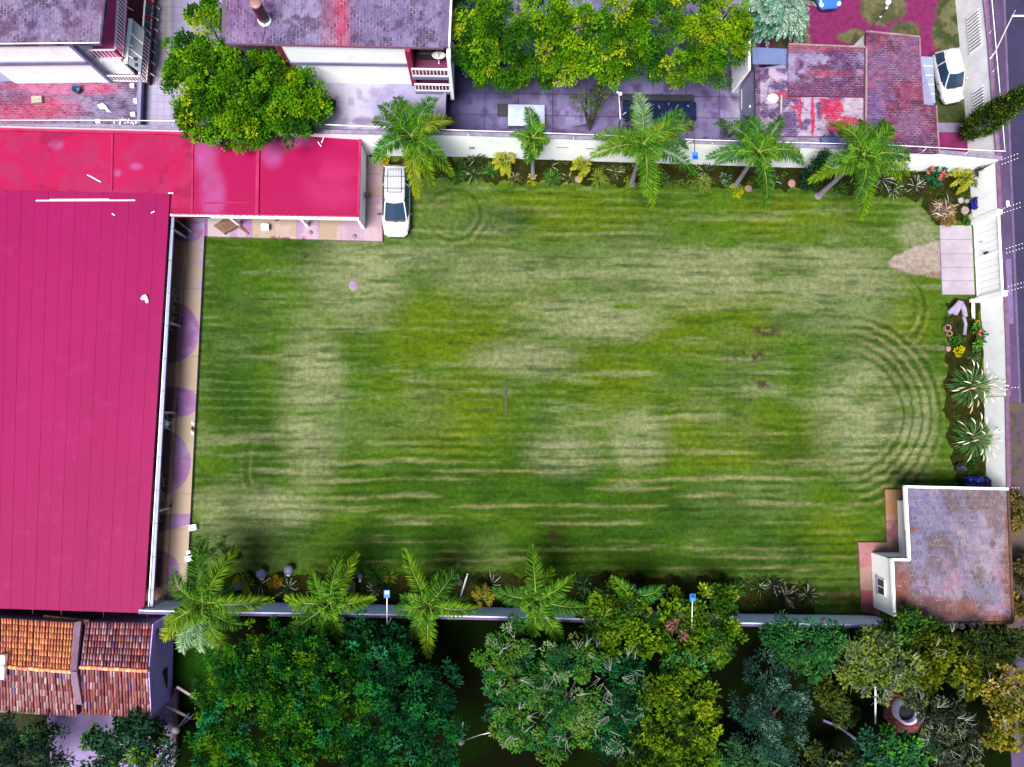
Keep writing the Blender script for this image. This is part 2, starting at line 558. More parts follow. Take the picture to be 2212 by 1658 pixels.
def frond(lf, c, tip, arch, ll, wl, c0, c1, n=34, up=0.55, layers=2, stem=(0.25, 0.3, 0.06), start=0.1):
    c = np.array(c, float); tip = np.array(tip, float)
    s = np.linspace(start, 1, n)
    def cur(q): return c + (tip - c) * q[:, None] + np.array([0, 0, 1.0]) * (arch * 4 * q * (1 - q))[:, None]
    pos = cur(s); T = nrm(cur(s + 0.02) - cur(s - 0.02))
    S = nrm(np.cross(T, np.array([0, 0, 1.0]))); U = np.cross(S, T)
    prof = ll * np.sin(np.pi * (0.2 + 0.72 * s)) ** 0.7
    for sg in (-1, 1):
        for l in range(layers):
            fw = 0.45 + 0.9 * s[:, None] ** 2 + RNG.normal(0, 0.2, (n, 1))
            uz = (up if l == 0 else -0.15) + RNG.normal(0, 0.32, (n, 1))
            D = S * sg + T * fw + U * uz
            D[:, 2] -= 0.15
            L = prof * RNG.uniform(0.85, 1.15, n)
            cc = np.array(c0) * (1 - s[:, None]) + np.array(c1) * s[:, None]
            lf.add(pos, D, U + RNG.normal(0, 0.3, (n, 3)), L, wl, cc * RNG.uniform(0.55, 1.4, (n, 1)))
    q = np.linspace(0, 1, 7)
    lf.mb.tube([Vector(p) for p in cur(q)], [0.035, 0.032, 0.028, 0.024, 0.018, 0.012, 0.006], 5, stem, cap=False)


GRN = (0.036, 0.115, 0.008); YEL = (0.1, 0.19, 0.006); DGR = (0.022, 0.078, 0.008)


def palm(label, base, crownpx, zc, tips, group, lean=0.0, ll=0.5, wl=0.075, cols=None, tr=0.13, tipdrop=(0.5, 1.3), name='palm_tree'):
    b = P(base[0], base[1], 0.02); c = P(crownpx[0], crownpx[1], zc)
    t = thing(name, label, 'palm', b, group)
    mb = MB()
    m1 = b.lerp(c, 0.35); m2 = b.lerp(c, 0.75)
    top = b.lerp(c, 0.97)
    mb.tube([b, b.lerp(c, 0.06), m1, m2, top], [tr * 1.7, tr * 1.25, tr, tr * 0.9, tr * 0.75], 12)
    obj('trunk', mb, TRUNKP, t)
    sh = MB(); sh.tube([m2.lerp(c, 0.55), c + Vector((0, 0, 0.12))], [tr * 0.95, tr * 0.5], 10, (0.09, 0.16, 0.03))
    obj('crownshaft', sh, COLM, t)
    if len(tips) > 6:
        lf = LF()
        for k in range(9):
            a = k * .7 + random.uniform(-.3, .3); l = random.uniform(.7, 1.3)
            frond(lf, c, c + Vector((math.cos(a) * l, math.sin(a) * l, random.uniform(.1, .5))), .3, ll * .9, wl * .9, GRN, (0.08, 0.19, 0.012), n=16, up=.5)
        lf.build('young_fronds', LEAF, t)
    for tp in tips:
        dz = random.uniform(*tipdrop)
        col0, col1 = (cols or [(GRN, (0.065, 0.16, 0.008))])[0]
        arch = random.uniform(0.55, 0.9)
        if len(tp) > 2:
            if tp[2] == 'y': col0, col1 = (0.055, 0.14, 0.008), YEL
            elif tp[2] == 'Y': col0, col1 = (0.1, 0.18, 0.008), (0.2, 0.23, 0.008)
            elif tp[2] == 'd': col0, col1 = DGR, (0.04, 0.12, 0.012)
            elif tp[2] == 't': col0, col1 = (0.022, 0.1, 0.018), (0.05, 0.17, 0.022)
            elif tp[2] == 'p': col0, col1 = (0.06, 0.16, 0.06), (0.2, 0.3, 0.16)
        if len(tp) > 3: dz = tp[3]
        e = P(tp[0], tp[1], zc - dz)
        lf = LF()
        d = (e - c).length
        frond(lf, c, e, arch * min(1, d / 2.5), ll * 1.3, wl * .85, col0, col1, n=int(12 + 11 * d), up=0.6)
        lf.build('frond', LEAF, t)
    return t


def spiky(label, px, py, r, cols, n=60, group=None, h=0.6, wl=0.05, name='spiky_plant', cat='plant', z0=0.05, up=0.55):
    """rosette of sword leaves; r in picture units"""
    b = P(px, py, z0); R = r * CAMZ / FD
    lf = LF()
    d = rdir(n, 0.05)
    d[:, 2] = np.abs(d[:, 2]) * up + 0.1
    L = R * RNG.uniform(0.65, 1.15, n)
    cc = pick(cols, n)
    c = np.array(b) + np.array([0, 0, 0.05]) + d * 0.05
    lf.add(c, d, np.tile([0, 0, 1.0], (n, 1)) + RNG.normal(0, 0.3, (n, 3)), L * 1.1, wl, cc)
    # drooping tips
    e = c + nrm(d) * (L * 0.8)[:, None]
    d2 = d.copy(); d2[:, 2] -= 0.5
    lf.add(e, d2, np.tile([0, 0, 1.0], (n, 1)), L * 0.35, wl * 0.7, cc * 1.15)
    o = lf.build(name, LEAF, None, b)
    return tag(o, label, cat, group)


def bush(label, px, py, r, cols, zt=0.7, group=None, name='round_bush', cat='bush', dens=9, L=(0.07, 0.14), nleaf=70, Wr=0.55, blobs=None, flat=0.7, lobe=(0.12, 0.25)):
    b = P(px, py, 0.04)
    lf = LF()
    crown(lf, blobs or [(px, py, r, zt)], cols, dens=dens, lobe=lobe, nleaf=nleaf, L=L, Wr=Wr, flat=flat, zfloor=0.08, shell=(0.5, 0.95), small=True)
    return tag(lf.build(name, LEAF, None, b), label, cat, group)


def youngpalm(label, px, py, tips, cols, group=None, z=0.9, ll=0.3, name='young_palm'):
    b = P(px, py, 0.05)
    t = thing(name, label, 'plant', b, group)
    c = b + Vector((0, 0, z * 0.6))
    mb = MB(); mb.tube([b, c], [0.07, 0.05], 7, (0.2, 0.22, 0.05)); obj('stem', mb, COLM, t)
    for (x, y) in tips:
        lf = LF(); e = P(x, y, z)
        frond(lf, c, e, 0.3, ll, 0.07, cols[0], cols[1], n=18, up=0.3, layers=1)
        lf.build('frond', LEAF, t)
    return t
# ------------------------------------------------------------------ setting: ground, lawn, paving, road
GROUND = M('ground_soil', (0.025, 0.03, 0.012), (0.015, 0.02, 0.008), 0.4, 0.95, 0.5, 5, 0.5, c3=(0.04, 0.034, 0.02), spec=0.05)
mb = MB(); mb.face([(-600, -600, -0.03), (600, -600, -0.03), (600, 600, -0.03), (-600, 600, -0.03)])
struct(obj('ground', mb, GROUND))

LG = [np.array(A(*c)) for c in ((88, 124, 28), (48, 88, 22), (114, 136, 16), (170, 174, 130), (112, 136, 74), (174, 162, 106))]


def lawn_col(px, py, wx, wy):
    n1 = fbm(wx * 0.16, wy * 0.2, 3); n2 = fbm(wx * 0.33, wy * 0.5, 11); n3 = fbm(wx * 1.6, wy * 1.9, 23, 5)
    warp = 0.16 * (fbm(wx * 0.2, wy * 0.2, 5) - 0.5) * 4
    st = fbm(wx * 0.22, (wy + warp) * 1.9, 31, 4)                 # mowing streaks along the long side
    st2 = fbm(wx * 0.5, (wy + warp * 0.6) * 3.6, 37, 3)
    stripes = 0.5 + 0.5 * np.sin((wy + warp * 0.5 + 0.25 * fbm(wx * 0.2, wy, 9)) * 2 * math.pi / 0.56)
    c = np.broadcast_to(LG[0], px.shape + (3,)).copy()
    # broad olive, dark and dry areas as the turf shows them
    ol = np.zeros_like(px)
    for b in ((960, 740, 150, 120), (1150, 470, 260, 70), (1480, 700, 280, 90), (1130, 640, 90, 70), (1470, 890, 70, 50), (930, 900, 160, 110), (1560, 960, 220, 80), (1780, 1180, 80, 90), (1700, 480, 160, 50), (1300, 850, 120, 100), (1960, 700, 60, 90)):
        ol = np.maximum(ol, blob(px, py, *b))
    c = mixc(c, LG[2], np.clip(ol * (0.35 + 1.0 * n2), 0, 1) * 0.85)
    dk = np.zeros_like(px)
    for b in ((490, 760, 70, 260), (1060, 485, 90, 38), (640, 540, 90, 40), (540, 1010, 60, 160), (1400, 1130, 300, 90), (900, 1180, 260, 60), (1680, 980, 90, 40), (1900, 790, 120, 50), (560, 1160, 150, 40), (980, 1060, 250, 60), (1180, 1060, 130, 80), (1700, 700, 70, 30), (1560, 1200, 260, 45)):
        dk = np.maximum(dk, blob(px, py, *b))
    c = mixc(c, LG[1], np.clip(dk * (0.2 + 1.2 * n2), 0, 1) * 0.85)
    c = mixc(c, np.array(A(44, 78, 20)), np.clip(blob(px, py, 1052, 484, 82, 34) * (.5 + .7 * n2), 0, 1) * .9)
    dr = np.zeros_like(px)
    for b in ((1480, 600, 330, 75), (1250, 690, 170, 60), (760, 610, 110, 110), (660, 880, 70, 200), (1790, 620, 160, 110), (560, 1110, 130, 45), (1360, 960, 70, 70), (1080, 600, 180, 50), (1850, 900, 110, 150), (1110, 780, 120, 40), (470, 1130, 50, 70), (1200, 990, 90, 50), (820, 560, 160, 35), (1980, 520, 50, 70), (1960, 930, 60, 120)):
        dr = np.maximum(dr, blob(px, py, *b))
    drm = np.clip(dr * sst(0.36, 0.62, 0.62 * st + 0.2 * n3 + .18 * n2 + 0.14), 0, 1)
    c = mixc(c, LG[3] * (0.85 + 0.3 * n2[..., None]), drm * 0.75)
    gy = sst(0.45, 0.7, fbm(wx * 0.13 + 9, wy * 0.2, 41)) * 0.55
    c = mixc(c, LG[4], gy)
    # streaks
    c = mixc(c, LG[3], sst(0.58, 0.8, st) * 0.45)
    c = mixc(c, LG[1], sst(0.56, 0.78, 1 - st2) * 0.55)
    low = sst(860, 1050, py) * sst(420, 900, px)
    c = mixc(c, LG[1] * .9, sst(.45, .95, stripes + .6 * (n3 - .5)) * low * (0.1 + 0.6 * sst(.35, .65, n2)))
    c = mixc(c, LG[5], sst(.6, 1.0, 1 - stripes + .6 * (n3 - .5)) * low * sst(.45, .65, st) * .5)
    up_ = (1 - low) * sst(.4, .6, n2)
    c = mixc(c, LG[1], sst(.5, .95, stripes + .6 * (n3 - .5)) * up_ * .26)
    c = mixc(c, LG[3], sst(.7, 1.0, 1 - stripes + .6 * (n3 - .5)) * up_ * .2)
    c = mixc(c, LG[5], sst(0.66, 0.84, st * 0.6 + st2 * 0.4) * low * 0.6)
    # turning circles of the mower at the east end and in the north west
    for (x0, y0, ra, rb, x1) in ((1800, 905, 110, 250, 1820), (1890, 680, 50, 130, 1935), (960, 470, 30, 90, 900), (640, 1020, 60, 140, 0)):
        r = np.hypot((px - x0) * (1.0 if x0 > 900 else -1), (py - y0) * 1.05); 
        ang = sst(0, 50, (px - x1) * (1 if x0 > 700 else -1)) if x1 else sst(0, 60, 560 - px)
        band = sst(ra, ra + 30, r) * (1 - sst(rb - 30, rb, r)) * ang
        w = 0.5 + 0.5 * np.sin((r + 9 * (n3 - 0.5) + 12 * (n2 - .5)) * 2 * math.pi / 21)
        c = mixc(c, LG[5] * 0.95, band * sst(0.6, 0.95, w) * sst(0.3, 0.6, n2) * 0.6)
        c = mixc(c, LG[1], band * sst(0.55, 0.95, 1 - w) * 0.6)
    # worn brown spots
    for (x, y, rx, ry) in ((1640, 725, 34, 11), (1605, 778, 44, 14), (1632, 840, 22, 9), (1607, 873, 10, 6), (1180, 1165, 16, 16), (520, 1190, 34, 7), (640, 560, 16, 8)):
        m = blob(px, py, x, y, rx, ry) * sst(0.42, 0.55, fbm(wx * 3, wy * 3, 77))
        c = mixc(c, np.array(A(92, 66, 52)), np.clip(m, 0, 1) * 0.9)
    c *= (0.72 + .56 * fbm(wx * 1.8, wy * 4.8, 61, 5))[..., None] * (0.8 + 0.4 * fbm(wx * .7, wy * .9, 67, 3))[..., None]
    gx = px + 16 * (n3 - .5) + 10 * (n2 - .5); gy_ = py + 14 * (n3 - .5)
    tri = sst(-8, 6, gx - 1912) * (1 - sst(-4, 5, np.abs(gy_ - 575 + (gx - 1912) * .06) - 6 - np.clip(gx - 1912, 0, 200) ** .72 * 1.15)) * sst(2052, 2040, gx)
    c = mixc(c, np.array(A(206, 182, 176)) * (0.8 + .4 * n3)[..., None], tri * (.7 + .3 * n2))
    c = mixc(c, np.array(A(160, 120, 115)), tri * blob(px, py, 2015, 600, 22, 7) * .7)
    edge = sst(0.5, 0.7, fbm(wx * 0.9, wy * 0.9, 88)) * (sst(1215, 1260, py) + sst(420, 385, py) * 0)
    return mixc(c, np.array(A(70, 62, 24)), np.clip(edge, 0, 1) * 0.6)


LAWNM = MC('lawn_turf', 0.95, 0.3, 9, 0.6, fs2=3.5, spec=0.05)
struct(sheet('lawn', [(330, 300), (2120, 300), (2150, 1335), (300, 1335)], 0.0, 620, 360, lawn_col, LAWNM))
'''
mb = MB()
dp = [(1912, 581), (1925, 566), (1948, 556), (1975, 541), (2000, 534), (2022, 531), (2031, 522), (2034, 560), (2036, 606), (2015, 609), (1985, 610), (1950, 602), (1922, 595)]
mb.face([P(x, y, 0.006) for x, y in dp][::-1])
struct(obj('dirt_patch', mb, M('bare_dirt', A(205, 178, 172), A(180, 150, 142), 1.2, 0.95, 0.25, 8, 0.3, c3=A(170, 135, 128))))
'''
# concrete apron at the gate
mb = MB()
for (ya, yb) in ((487, 518), (518, 549), (549, 578), (578, 607), (607, 637)):
    mb.prism([P(2030 + (ya - 487) * .04, ya + .3, .12)[:2], P(2099 + (ya - 487) * .045, ya + .3, .12)[:2], P(2099 + (yb - 487) * .045, yb - .3, .12)[:2], P(2030 + (yb - 487) * .04, yb - .3, .12)[:2]], -.02, .12)
struct(obj('driveway_apron', mb, M('apron_concrete', A(226, 214, 228), A(206, 188, 206), 0.7, 0.9, 0.1, 7, 0.15), bevel=0.01))

# flower beds
def bed(pts, z=0.03):
    mb = MB(); n = []
    for i in range(len(pts)):
        a, b = pts[i], pts[(i + 1) % len(pts)]
        k = max(1, int(math.hypot(b[0] - a[0], b[1] - a[1]) / 6))
        for j in range(k):
            t = j / k
            x_, y_ = a[0] + (b[0] - a[0]) * t, a[1] + (b[1] - a[1]) * t
            jx = 5 * math.sin(y_ * .11 + x_ * .05) + random.uniform(-2.5, 2.5); jy = 5 * math.sin(x_ * .09) + 3 * math.sin(x_ * .23) + random.uniform(-2, 2)
            n.append((x_ + jx, y_ + jy))
    mb.face([P(x, y, z) for x, y in n][::-1])
    o = struct(obj('flower_bed', mb, SOIL))
    return o
bed([(826, 345), (1100, 340), (1400, 345), (1700, 358), (2112, 372), (2104, 484), (2010, 484), (1990, 430), (1900, 422), (1700, 408), (1500, 402), (1250, 398), (990, 392), (900, 380)])
bed([(2050, 650), (2118, 650), (2136, 1052), (2070, 1052), (2052, 960), (2040, 860), (2046, 760)])
bed([(420, 1238), (700, 1240), (1000, 1246), (1300, 1240), (1700, 1256), (1760, 1290), (1760, 1334), (1300, 1322), (800, 1310), (380, 1302)])

# terrace of coloured screed around the hall
PB, PV, PM = np.array(A(206, 178, 152)), np.array(A(170, 125, 205)), np.array(A(165, 70, 180))
def terr(px, py, wx, wy):
    c = np.broadcast_to(PB, px.shape + (3,)).copy()
    n = fbm(wx * 0.7, wy * 0.7, 4); n2 = fbm(wx * 1.8, wy * 1.8, 8)
    def circ(x, y, rx, ry): return ((np.hypot((px - x) / rx, (py - y) / ry)) < 1).astype(float)
    c = mixc(c, np.array(A(182, 150, 212)), sst(0.42, 0.62, n) * sst(415, 440, px) * 0.9)
    pur = np.zeros_like(px)
    for q in ((367, 724, 64, 66), (343, 1005, 69, 71), (372, 876, 60, 34), (305, 1230, 82, 44), (405, 500, 34, 26)): pur = np.maximum(pur, circ(*q))
    wedge = ((py > 1115) & (py < 1147 - (px - 370) * 0.25)).astype(float)
    pur = np.maximum(pur, wedge)
    pc = mixc(np.broadcast_to(PM, px.shape + (3,)), PV, sst(0.35, 0.7, n2))
    c = c * (1 - pur[..., None]) + pc * pur[..., None]
    shade_line = 403 - (py - 510) * .056
    inner = (px < shade_line).astype(float)  # shade under the eaves painted as darker brown floor inboard of this edge
    shade_col = mixc(np.broadcast_to(np.array(A(140, 104, 84, 1.1)), px.shape + (3,)), A(96, 62, 62, 1.1), np.clip(pur, 0, 1))
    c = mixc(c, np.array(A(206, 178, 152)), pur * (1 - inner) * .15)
    c = c * (1 - inner[..., None]) + shade_col * inner[..., None]
    c = mixc(c, np.array(A(90, 60, 70)), (np.abs(px - shade_line) < .7).astype(float) * .8)
    c = mixc(c, np.array(A(120, 90, 100)), (np.abs(py % 74 - 37) < 0.8).astype(float) * 0.4)
    return c * (0.9 + 0.2 * n2)[..., None]
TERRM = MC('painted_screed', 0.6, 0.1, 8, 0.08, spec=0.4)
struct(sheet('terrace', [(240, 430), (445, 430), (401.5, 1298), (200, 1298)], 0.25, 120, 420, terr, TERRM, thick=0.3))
def terr2(px, py, wx, wy):
    k = np.floor((px - 400) / 48).astype(int)
    tone = np.array([A(150, 80, 170), A(222, 200, 205), A(190, 130, 190), A(216, 188, 165), A(218, 186, 160), A(205, 160, 208), A(212, 182, 158), A(214, 175, 205), A(212, 175, 190)])
    c = tone[np.clip(k, 0, 8)]
    n = fbm(wx * 1.1, wy * 1.1, 14)
    c = mixc(c, np.array(A(240, 205, 225)), sst(0.45, 0.68, n) * 0.7)
    c = mixc(c, np.array(A(140, 90, 60)), sst(0.6, 0.68, fbm(wx * 2, wy * 3.2, 19)) * blob(px, py, 615, 513, 60, 10) * 0.9)
    j = (np.abs((px - 400) % 48 - 24) > 23.5).astype(float)
    return mixc(c, np.array(A(170, 130, 150)), j * 0.5)
struct(sheet('porch_floor', [(441.5, 440), (826, 440), (826, 521.5), (441.5, 510.6)], 0.256, 240, 60, terr2, TERRM, thick=0.3))
def terr3(px, py, wx, wy):
    k = np.floor((py - 330) / 47).astype(int) % 4
    tone = np.array([A(190, 160, 135), A(200, 168, 150), A(214, 160, 190), A(216, 182, 170)])
    c = tone[k]; n = fbm(wx * 1.1, wy * 1.1, 24)
    c = mixc(c, np.array(A(222, 180, 205)), sst(0.45, 0.68, n) * 0.7)
    return mixc(c, np.array(A(150, 110, 120)), (np.abs((py - 330) % 47 - 23.5) > 22.8).astype(float) * 0.6)
struct(sheet('side_path', [(780, 340), (829, 340), (826, 439.6), (780, 439.6)], 0.256, 40, 120, terr3, TERRM, thick=0.3))

# courtyard beyond the north wall, alley, red yard
def court(px, py, wx, wy):
    n = fbm(wx * 0.5, wy * 0.5, 51); n2 = fbm(wx * 1.6, wy * 1.6, 52)
    c = mixc(np.broadcast_to(np.array(A(148, 134, 190)), px.shape + (3,)), A(178, 168, 225), sst(0.4, 0.65, n))
    c = mixc(c, A(105, 78, 130), sst(0.5, 0.7, n2) * 0.7)
    c = mixc(c, A(58, 56, 120), sst(1180, 1000, px) * 0.75)  # shadow of the middle house painted in, dark blue fading from the left
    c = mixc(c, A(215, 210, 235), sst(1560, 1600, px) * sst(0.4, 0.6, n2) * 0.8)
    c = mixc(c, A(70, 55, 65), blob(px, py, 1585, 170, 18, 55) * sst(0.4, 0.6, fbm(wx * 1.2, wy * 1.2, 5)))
    return c
COURTM = MBR('slab_joints', A(62, 55, 95), 2.2, 1.42, 0.03, (0.0, 0.1), 0, 0.0, 0.8, 0.18, 0.1)
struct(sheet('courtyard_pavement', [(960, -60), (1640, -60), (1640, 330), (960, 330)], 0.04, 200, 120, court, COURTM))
def alley(px, py, wx, wy):
    c = np.broadcast_to(np.array(A(232, 216, 228, 2.5)), px.shape + (3,)).copy()
    c = mixc(c, A(200, 190, 228, 2.5), sst(150, 210, py)); c = mixc(c, A(184, 174, 216, 2.5), sst(366, 369, px) * 0.9)
    return c * (0.9 + 0.2 * fbm(wx * 1.5, wy * 1.5, 3))[..., None]
struct(sheet('alley_pavement', [(285, -80), (620, -80), (620, 276), (285, 276)], 2.38, 90, 110, alley, MBR('alley_tiles', A(165, 150, 175), 0.42, 0.42, 0.014, (0.0, 0.1), 0, 0.0, 0.7, 0.08, 0.06)))
def yard(px, py, wx, wy):
    n = fbm(wx * 0.45, wy * 0.45, 71); n2 = fbm(wx * 1.3, wy * 1.3, 73)
    c = np.broadcast_to(np.array(A(152, 38, 110)), px.shape + (3,)).copy()
    g = np.zeros_like(px)
    for b in ((1900, 20, 55, 50), (1845, 82, 45, 22), (2055, 70, 45, 90), (2050, 200, 60, 110), (1950, 75, 40, 30), (1700, 60, 60, 70)): g = np.maximum(g, blob(px, py, *b))
    gc = mixc(np.broadcast_to(np.array(A(126, 122, 82)), px.shape + (3,)), A(64, 84, 22), sst(0.4, 0.6, n2) * sst(1930, 2040, px))
    gc = mixc(gc, A(70, 80, 40), sst(0.52, 0.66, n2) * 0.7)
    m = np.clip(sst(0.3, 0.6, g * 0.8 + (n - 0.5) * 0.9), 0, 1)
    return c * (1 - m[..., None]) + gc * m[..., None]
struct(sheet('yard', [(1600, -120), (2110, -120), (2110, 335), (1600, 335)], 0.03, 160, 130, yard, MC('yard_dirt', 0.9, 0.3, 8, 0.4, fs2=3)))
mb = MB(); mb.prism([P(2014, 266, .07)[:2], P(2080, 266, .07)[:2], P(2080, 286, .07)[:2], P(2014, 286, .07)[:2]], -.02, .07)
struct(obj('path', mb, M('path_concrete', A(178, 160, 200), A(150, 135, 180), 1, 0.9, 0.15)))

# street
ROADM = M('purple_asphalt', A(62, 50, 104), A(50, 40, 84), 0.35, 0.85, 0.22, 11, 0.3, c3=A(72, 60, 114))
x0 = P(2160, 500, 0).x
mb = MB(); mb.face([(x0 + 0.9, -200, 0.0), (x0 + 9, -200, 0.0), (x0 + 9, 200, 0.0), (x0 + 0.9, 200, 0.0)])
struct(obj('road', mb, ROADM))
mb = MB(); mb.prism([(x0 - .62, -60), (x0 + 0.75, -60), (x0 + 0.75, 60), (x0 - .62, 60)], -0.05, 0.1)
struct(obj('pavement', mb, M('pavement_concrete', A(112, 88, 140), A(92, 66, 112), 0.5, 0.9, 0.2, 8, 0.2)))
mb = MB(); mb.prism([(x0 + 0.75, -60), (x0 + 0.9, -60), (x0 + 0.9, 60), (x0 + 0.75, 60)], -0.05, 0.12)
struct(obj('kerb', mb, M('kerb_stone', A(150, 125, 175), A(120, 95, 140), 0.8, 0.9, 0.2)))
mb = MB(); mb.prism([P(2172, 560, .14)[:2], P(2184, 560, .14)[:2], P(2190, 700, .14)[:2], P(2178, 700, .14)[:2]], 0.0, 0.14)
struct(obj('kerb', mb, M('ramp_concrete', A(165, 140, 205), A(135, 110, 175), 0.8, 0.9, 0.15)))
# dry verge with weeds along the lower street side
def verge(px, py, wx, wy):
    n = fbm(wx * 1.1, wy * 1.1, 91)
    c = mixc(np.broadcast_to(np.array(A(110, 88, 110)), px.shape + (3,)), A(120, 100, 88), sst(0.4, 0.65, n))
    return mixc(c, A(80, 78, 40), sst(0.55, 0.7, fbm(wx * 2.4, wy * 2.4, 94)) * 0.7)
struct(sheet('verge', [(2176, 870), (2230, 870), (2250, 1420), (2176, 1420)], 0.13, 40, 160, verge, MC('verge_dirt', 0.95, 0.3, 9, 0.4)))
# garden ground south of the wall
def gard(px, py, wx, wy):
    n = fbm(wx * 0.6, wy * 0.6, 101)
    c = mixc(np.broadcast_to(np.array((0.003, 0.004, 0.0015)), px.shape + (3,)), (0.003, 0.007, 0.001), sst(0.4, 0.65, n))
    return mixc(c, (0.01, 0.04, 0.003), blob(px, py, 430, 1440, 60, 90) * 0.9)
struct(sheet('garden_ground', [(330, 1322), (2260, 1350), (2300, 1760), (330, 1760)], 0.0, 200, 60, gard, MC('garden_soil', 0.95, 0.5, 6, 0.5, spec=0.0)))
mb = MB(); mb.prism([P(97, 1500, .1)[:2], P(380, 1500, .1)[:2], P(372, 1760, .1)[:2], P(120, 1760, .1)[:2]], -.02, .1)
struct(obj('house_terrace', mb, M('lilac_concrete', A(192, 168, 228), A(168, 140, 205), 0.6, 0.85, 0.15, 7, 0.15, c3=A(205, 150, 195))))
mb = MB(); mb.prism([P(1909, 1470, .06)[:2], P(1988, 1470, .06)[:2], P(1988, 1584, .06)[:2], P(1940, 1584, .06)[:2], P(1909, 1550, .06)[:2]], -.02, .06)
struct(obj('brick_paving', mb, MBR('brick_paving', A(95, 40, 45), 0.5, 0.4, 0.03, (0, .1), 0, 0.5, 0.85, 0.25, 0.2, attr=False, base=A(165, 78, 78))))
# ------------------------------------------------------------------ buildings
def xy(x, y, z): return tuple(P(x, y, z)[:2])


def wallrun(mb, pts, th, z0):
    """pts: [(px, py, z)…] picture points of one top edge; the wall hangs down from it, thickness th to the left of travel"""
    for (a, b) in zip(pts[:-1], pts[1:]):
        p, q = P(*a), P(*b)
        n = Vector((-(q - p).y, (q - p).x, 0)).normalized() * th
        vs = [p, q, q + n, p + n]
        mb.mesh([(v.x, v.y, z0) for v in vs] + [tuple(v) for v in vs], [(3, 2, 1, 0), (4, 5, 6, 7), (0, 1, 5, 4), (1, 2, 6, 5), (2, 3, 7, 6), (3, 0, 4, 7)])
    return mb


# --- hall with the big magenta sheet roof
hall = thing('hall', 'long low hall under the big plain magenta metal roof of straight panels', 'building', P(190, 900, 0))
ZHN, ZHS = 2.62, 2.2
def hallz(y): return ZHN + (ZHS - ZHN) * (y - 420) / 905.0
HC = [(-190, 407, ZHN), (367, 420, ZHN), (311, 1325, ZHS), (-190, 1309, ZHS)]
h4 = [P(*q) for q in HC]
HALLM = M('magenta_sheet', A(194, 6, 112), A(182, 0, 102), 0.25, 0.6, 0.06, 5, 0.03, c3=A(198, 26, 120), stretch=(1.0, 0.35, 1), spec=0.12)
mb = MB()
npan = 19
for i in range(npan):
    a, b = i / npan, (i + 1) / npan
    T0, T1 = h4[0].lerp(h4[1], a), h4[0].lerp(h4[1], b); B0, B1 = h4[3].lerp(h4[2], a), h4[3].lerp(h4[2], b)
    k = random.uniform(0.985, 1.01)
    dz = Vector((0, 0, 0.006 * (i % 2)))
    nseg = 10
    for j in range(nseg):
        u, v = j / nseg, (j + 1) / nseg
        mb.face([B0.lerp(T0, u) + dz, B1.lerp(T1, u) + dz, B1.lerp(T1, v) + dz, B0.lerp(T0, v) + dz])
    mb.bar(T1 + Vector((-.012, 0, .006)), B1 + Vector((-.012, 0, .006)), 0.03, 0.02)
low = [v - Vector((0, 0, .12)) for v in h4]
mb.face([h4[3], h4[2], low[2], low[3]]); mb.face([h4[1], h4[0], low[0], low[1]]); mb.face([h4[2], h4[1], low[1], low[2]])
mb.face([low[0], low[1], low[2], low[3]])
obj('roof', mb, HALLM, hall)
mb = MB()
e0, e1 = P(376, 470, 2.3), P(329.5, 1322, 1.95)
mb.bar(e0 + Vector((-.05, 0, 0)), e1 + Vector((-.05, 0, 0)), 0.16, 0.14)
obj('gutter', mb, M('gutter_white', A(200, 205, 245), A(176, 186, 232), 2, 0.5, 0.06), hall)
mb = MB()
g0, g1 = P(368.5, 472, 2.33), P(317.5, 1322, 1.98)
mb.bar(g0 + Vector((0.08, 0, -.03)), g1 + Vector((.08, 0, -.03)), 0.05, 0.12)
obj('eaves_trim', mb, WPAINT, hall)
for k in range(12):
    t = (k + 0.35) / 12
    mb = MB(); p = e0.lerp(e1, t); mb.bar(p + Vector((-.13, 0, .075)), p + Vector((.05, -.015, .075)), 0.035, 0.02)
    obj('gutter_bracket', mb, DKSTEEL, hall)
mb = MB()
wx = P(330, 900, 0).x - 0.3
a0, a1 = P(355, 468, 0), P(298, 1310, 0)
mb.prism([(a0.x - .1, h4[1].y - .4), (a0.x - 12, h4[1].y - .4), (a1.x - 12, h4[2].y + .3), (a1.x - 0.1, h4[2].y + .3)], 0.0, 1.9)
obj('wall', mb, M('hall_wall', A(150, 110, 120), A(120, 85, 95), 0.8, 0.85, 0.1), hall)
for k in range(5):
    t = [0.03, 0.27, 0.5, 0.75, 0.985][k]
    mb = MB(); p = e0.lerp(e1, t) + Vector((-0.1, 0, 0)); mb.box((p.x, p.y, p.z / 2 + .1), (.12, .12, p.z - .25))
    obj('post', mb, STEEL, hall)
for x in (69, 131, 222, 317, 380):
    mb = MB(); y0 = 1310 + (x - 69) * 0.028
    p = P(x / 1.0 * 0.55 + 0, 1341, 0.9) if False else None
    q = P(x, 1311 + x * .04, ZHS - .1); mb.tube([q + Vector((0, .2, 0)), q + Vector((0, -.42, -.14))], .035, 8)
    if x < 320: obj('downpipe', mb, MAGD, hall)

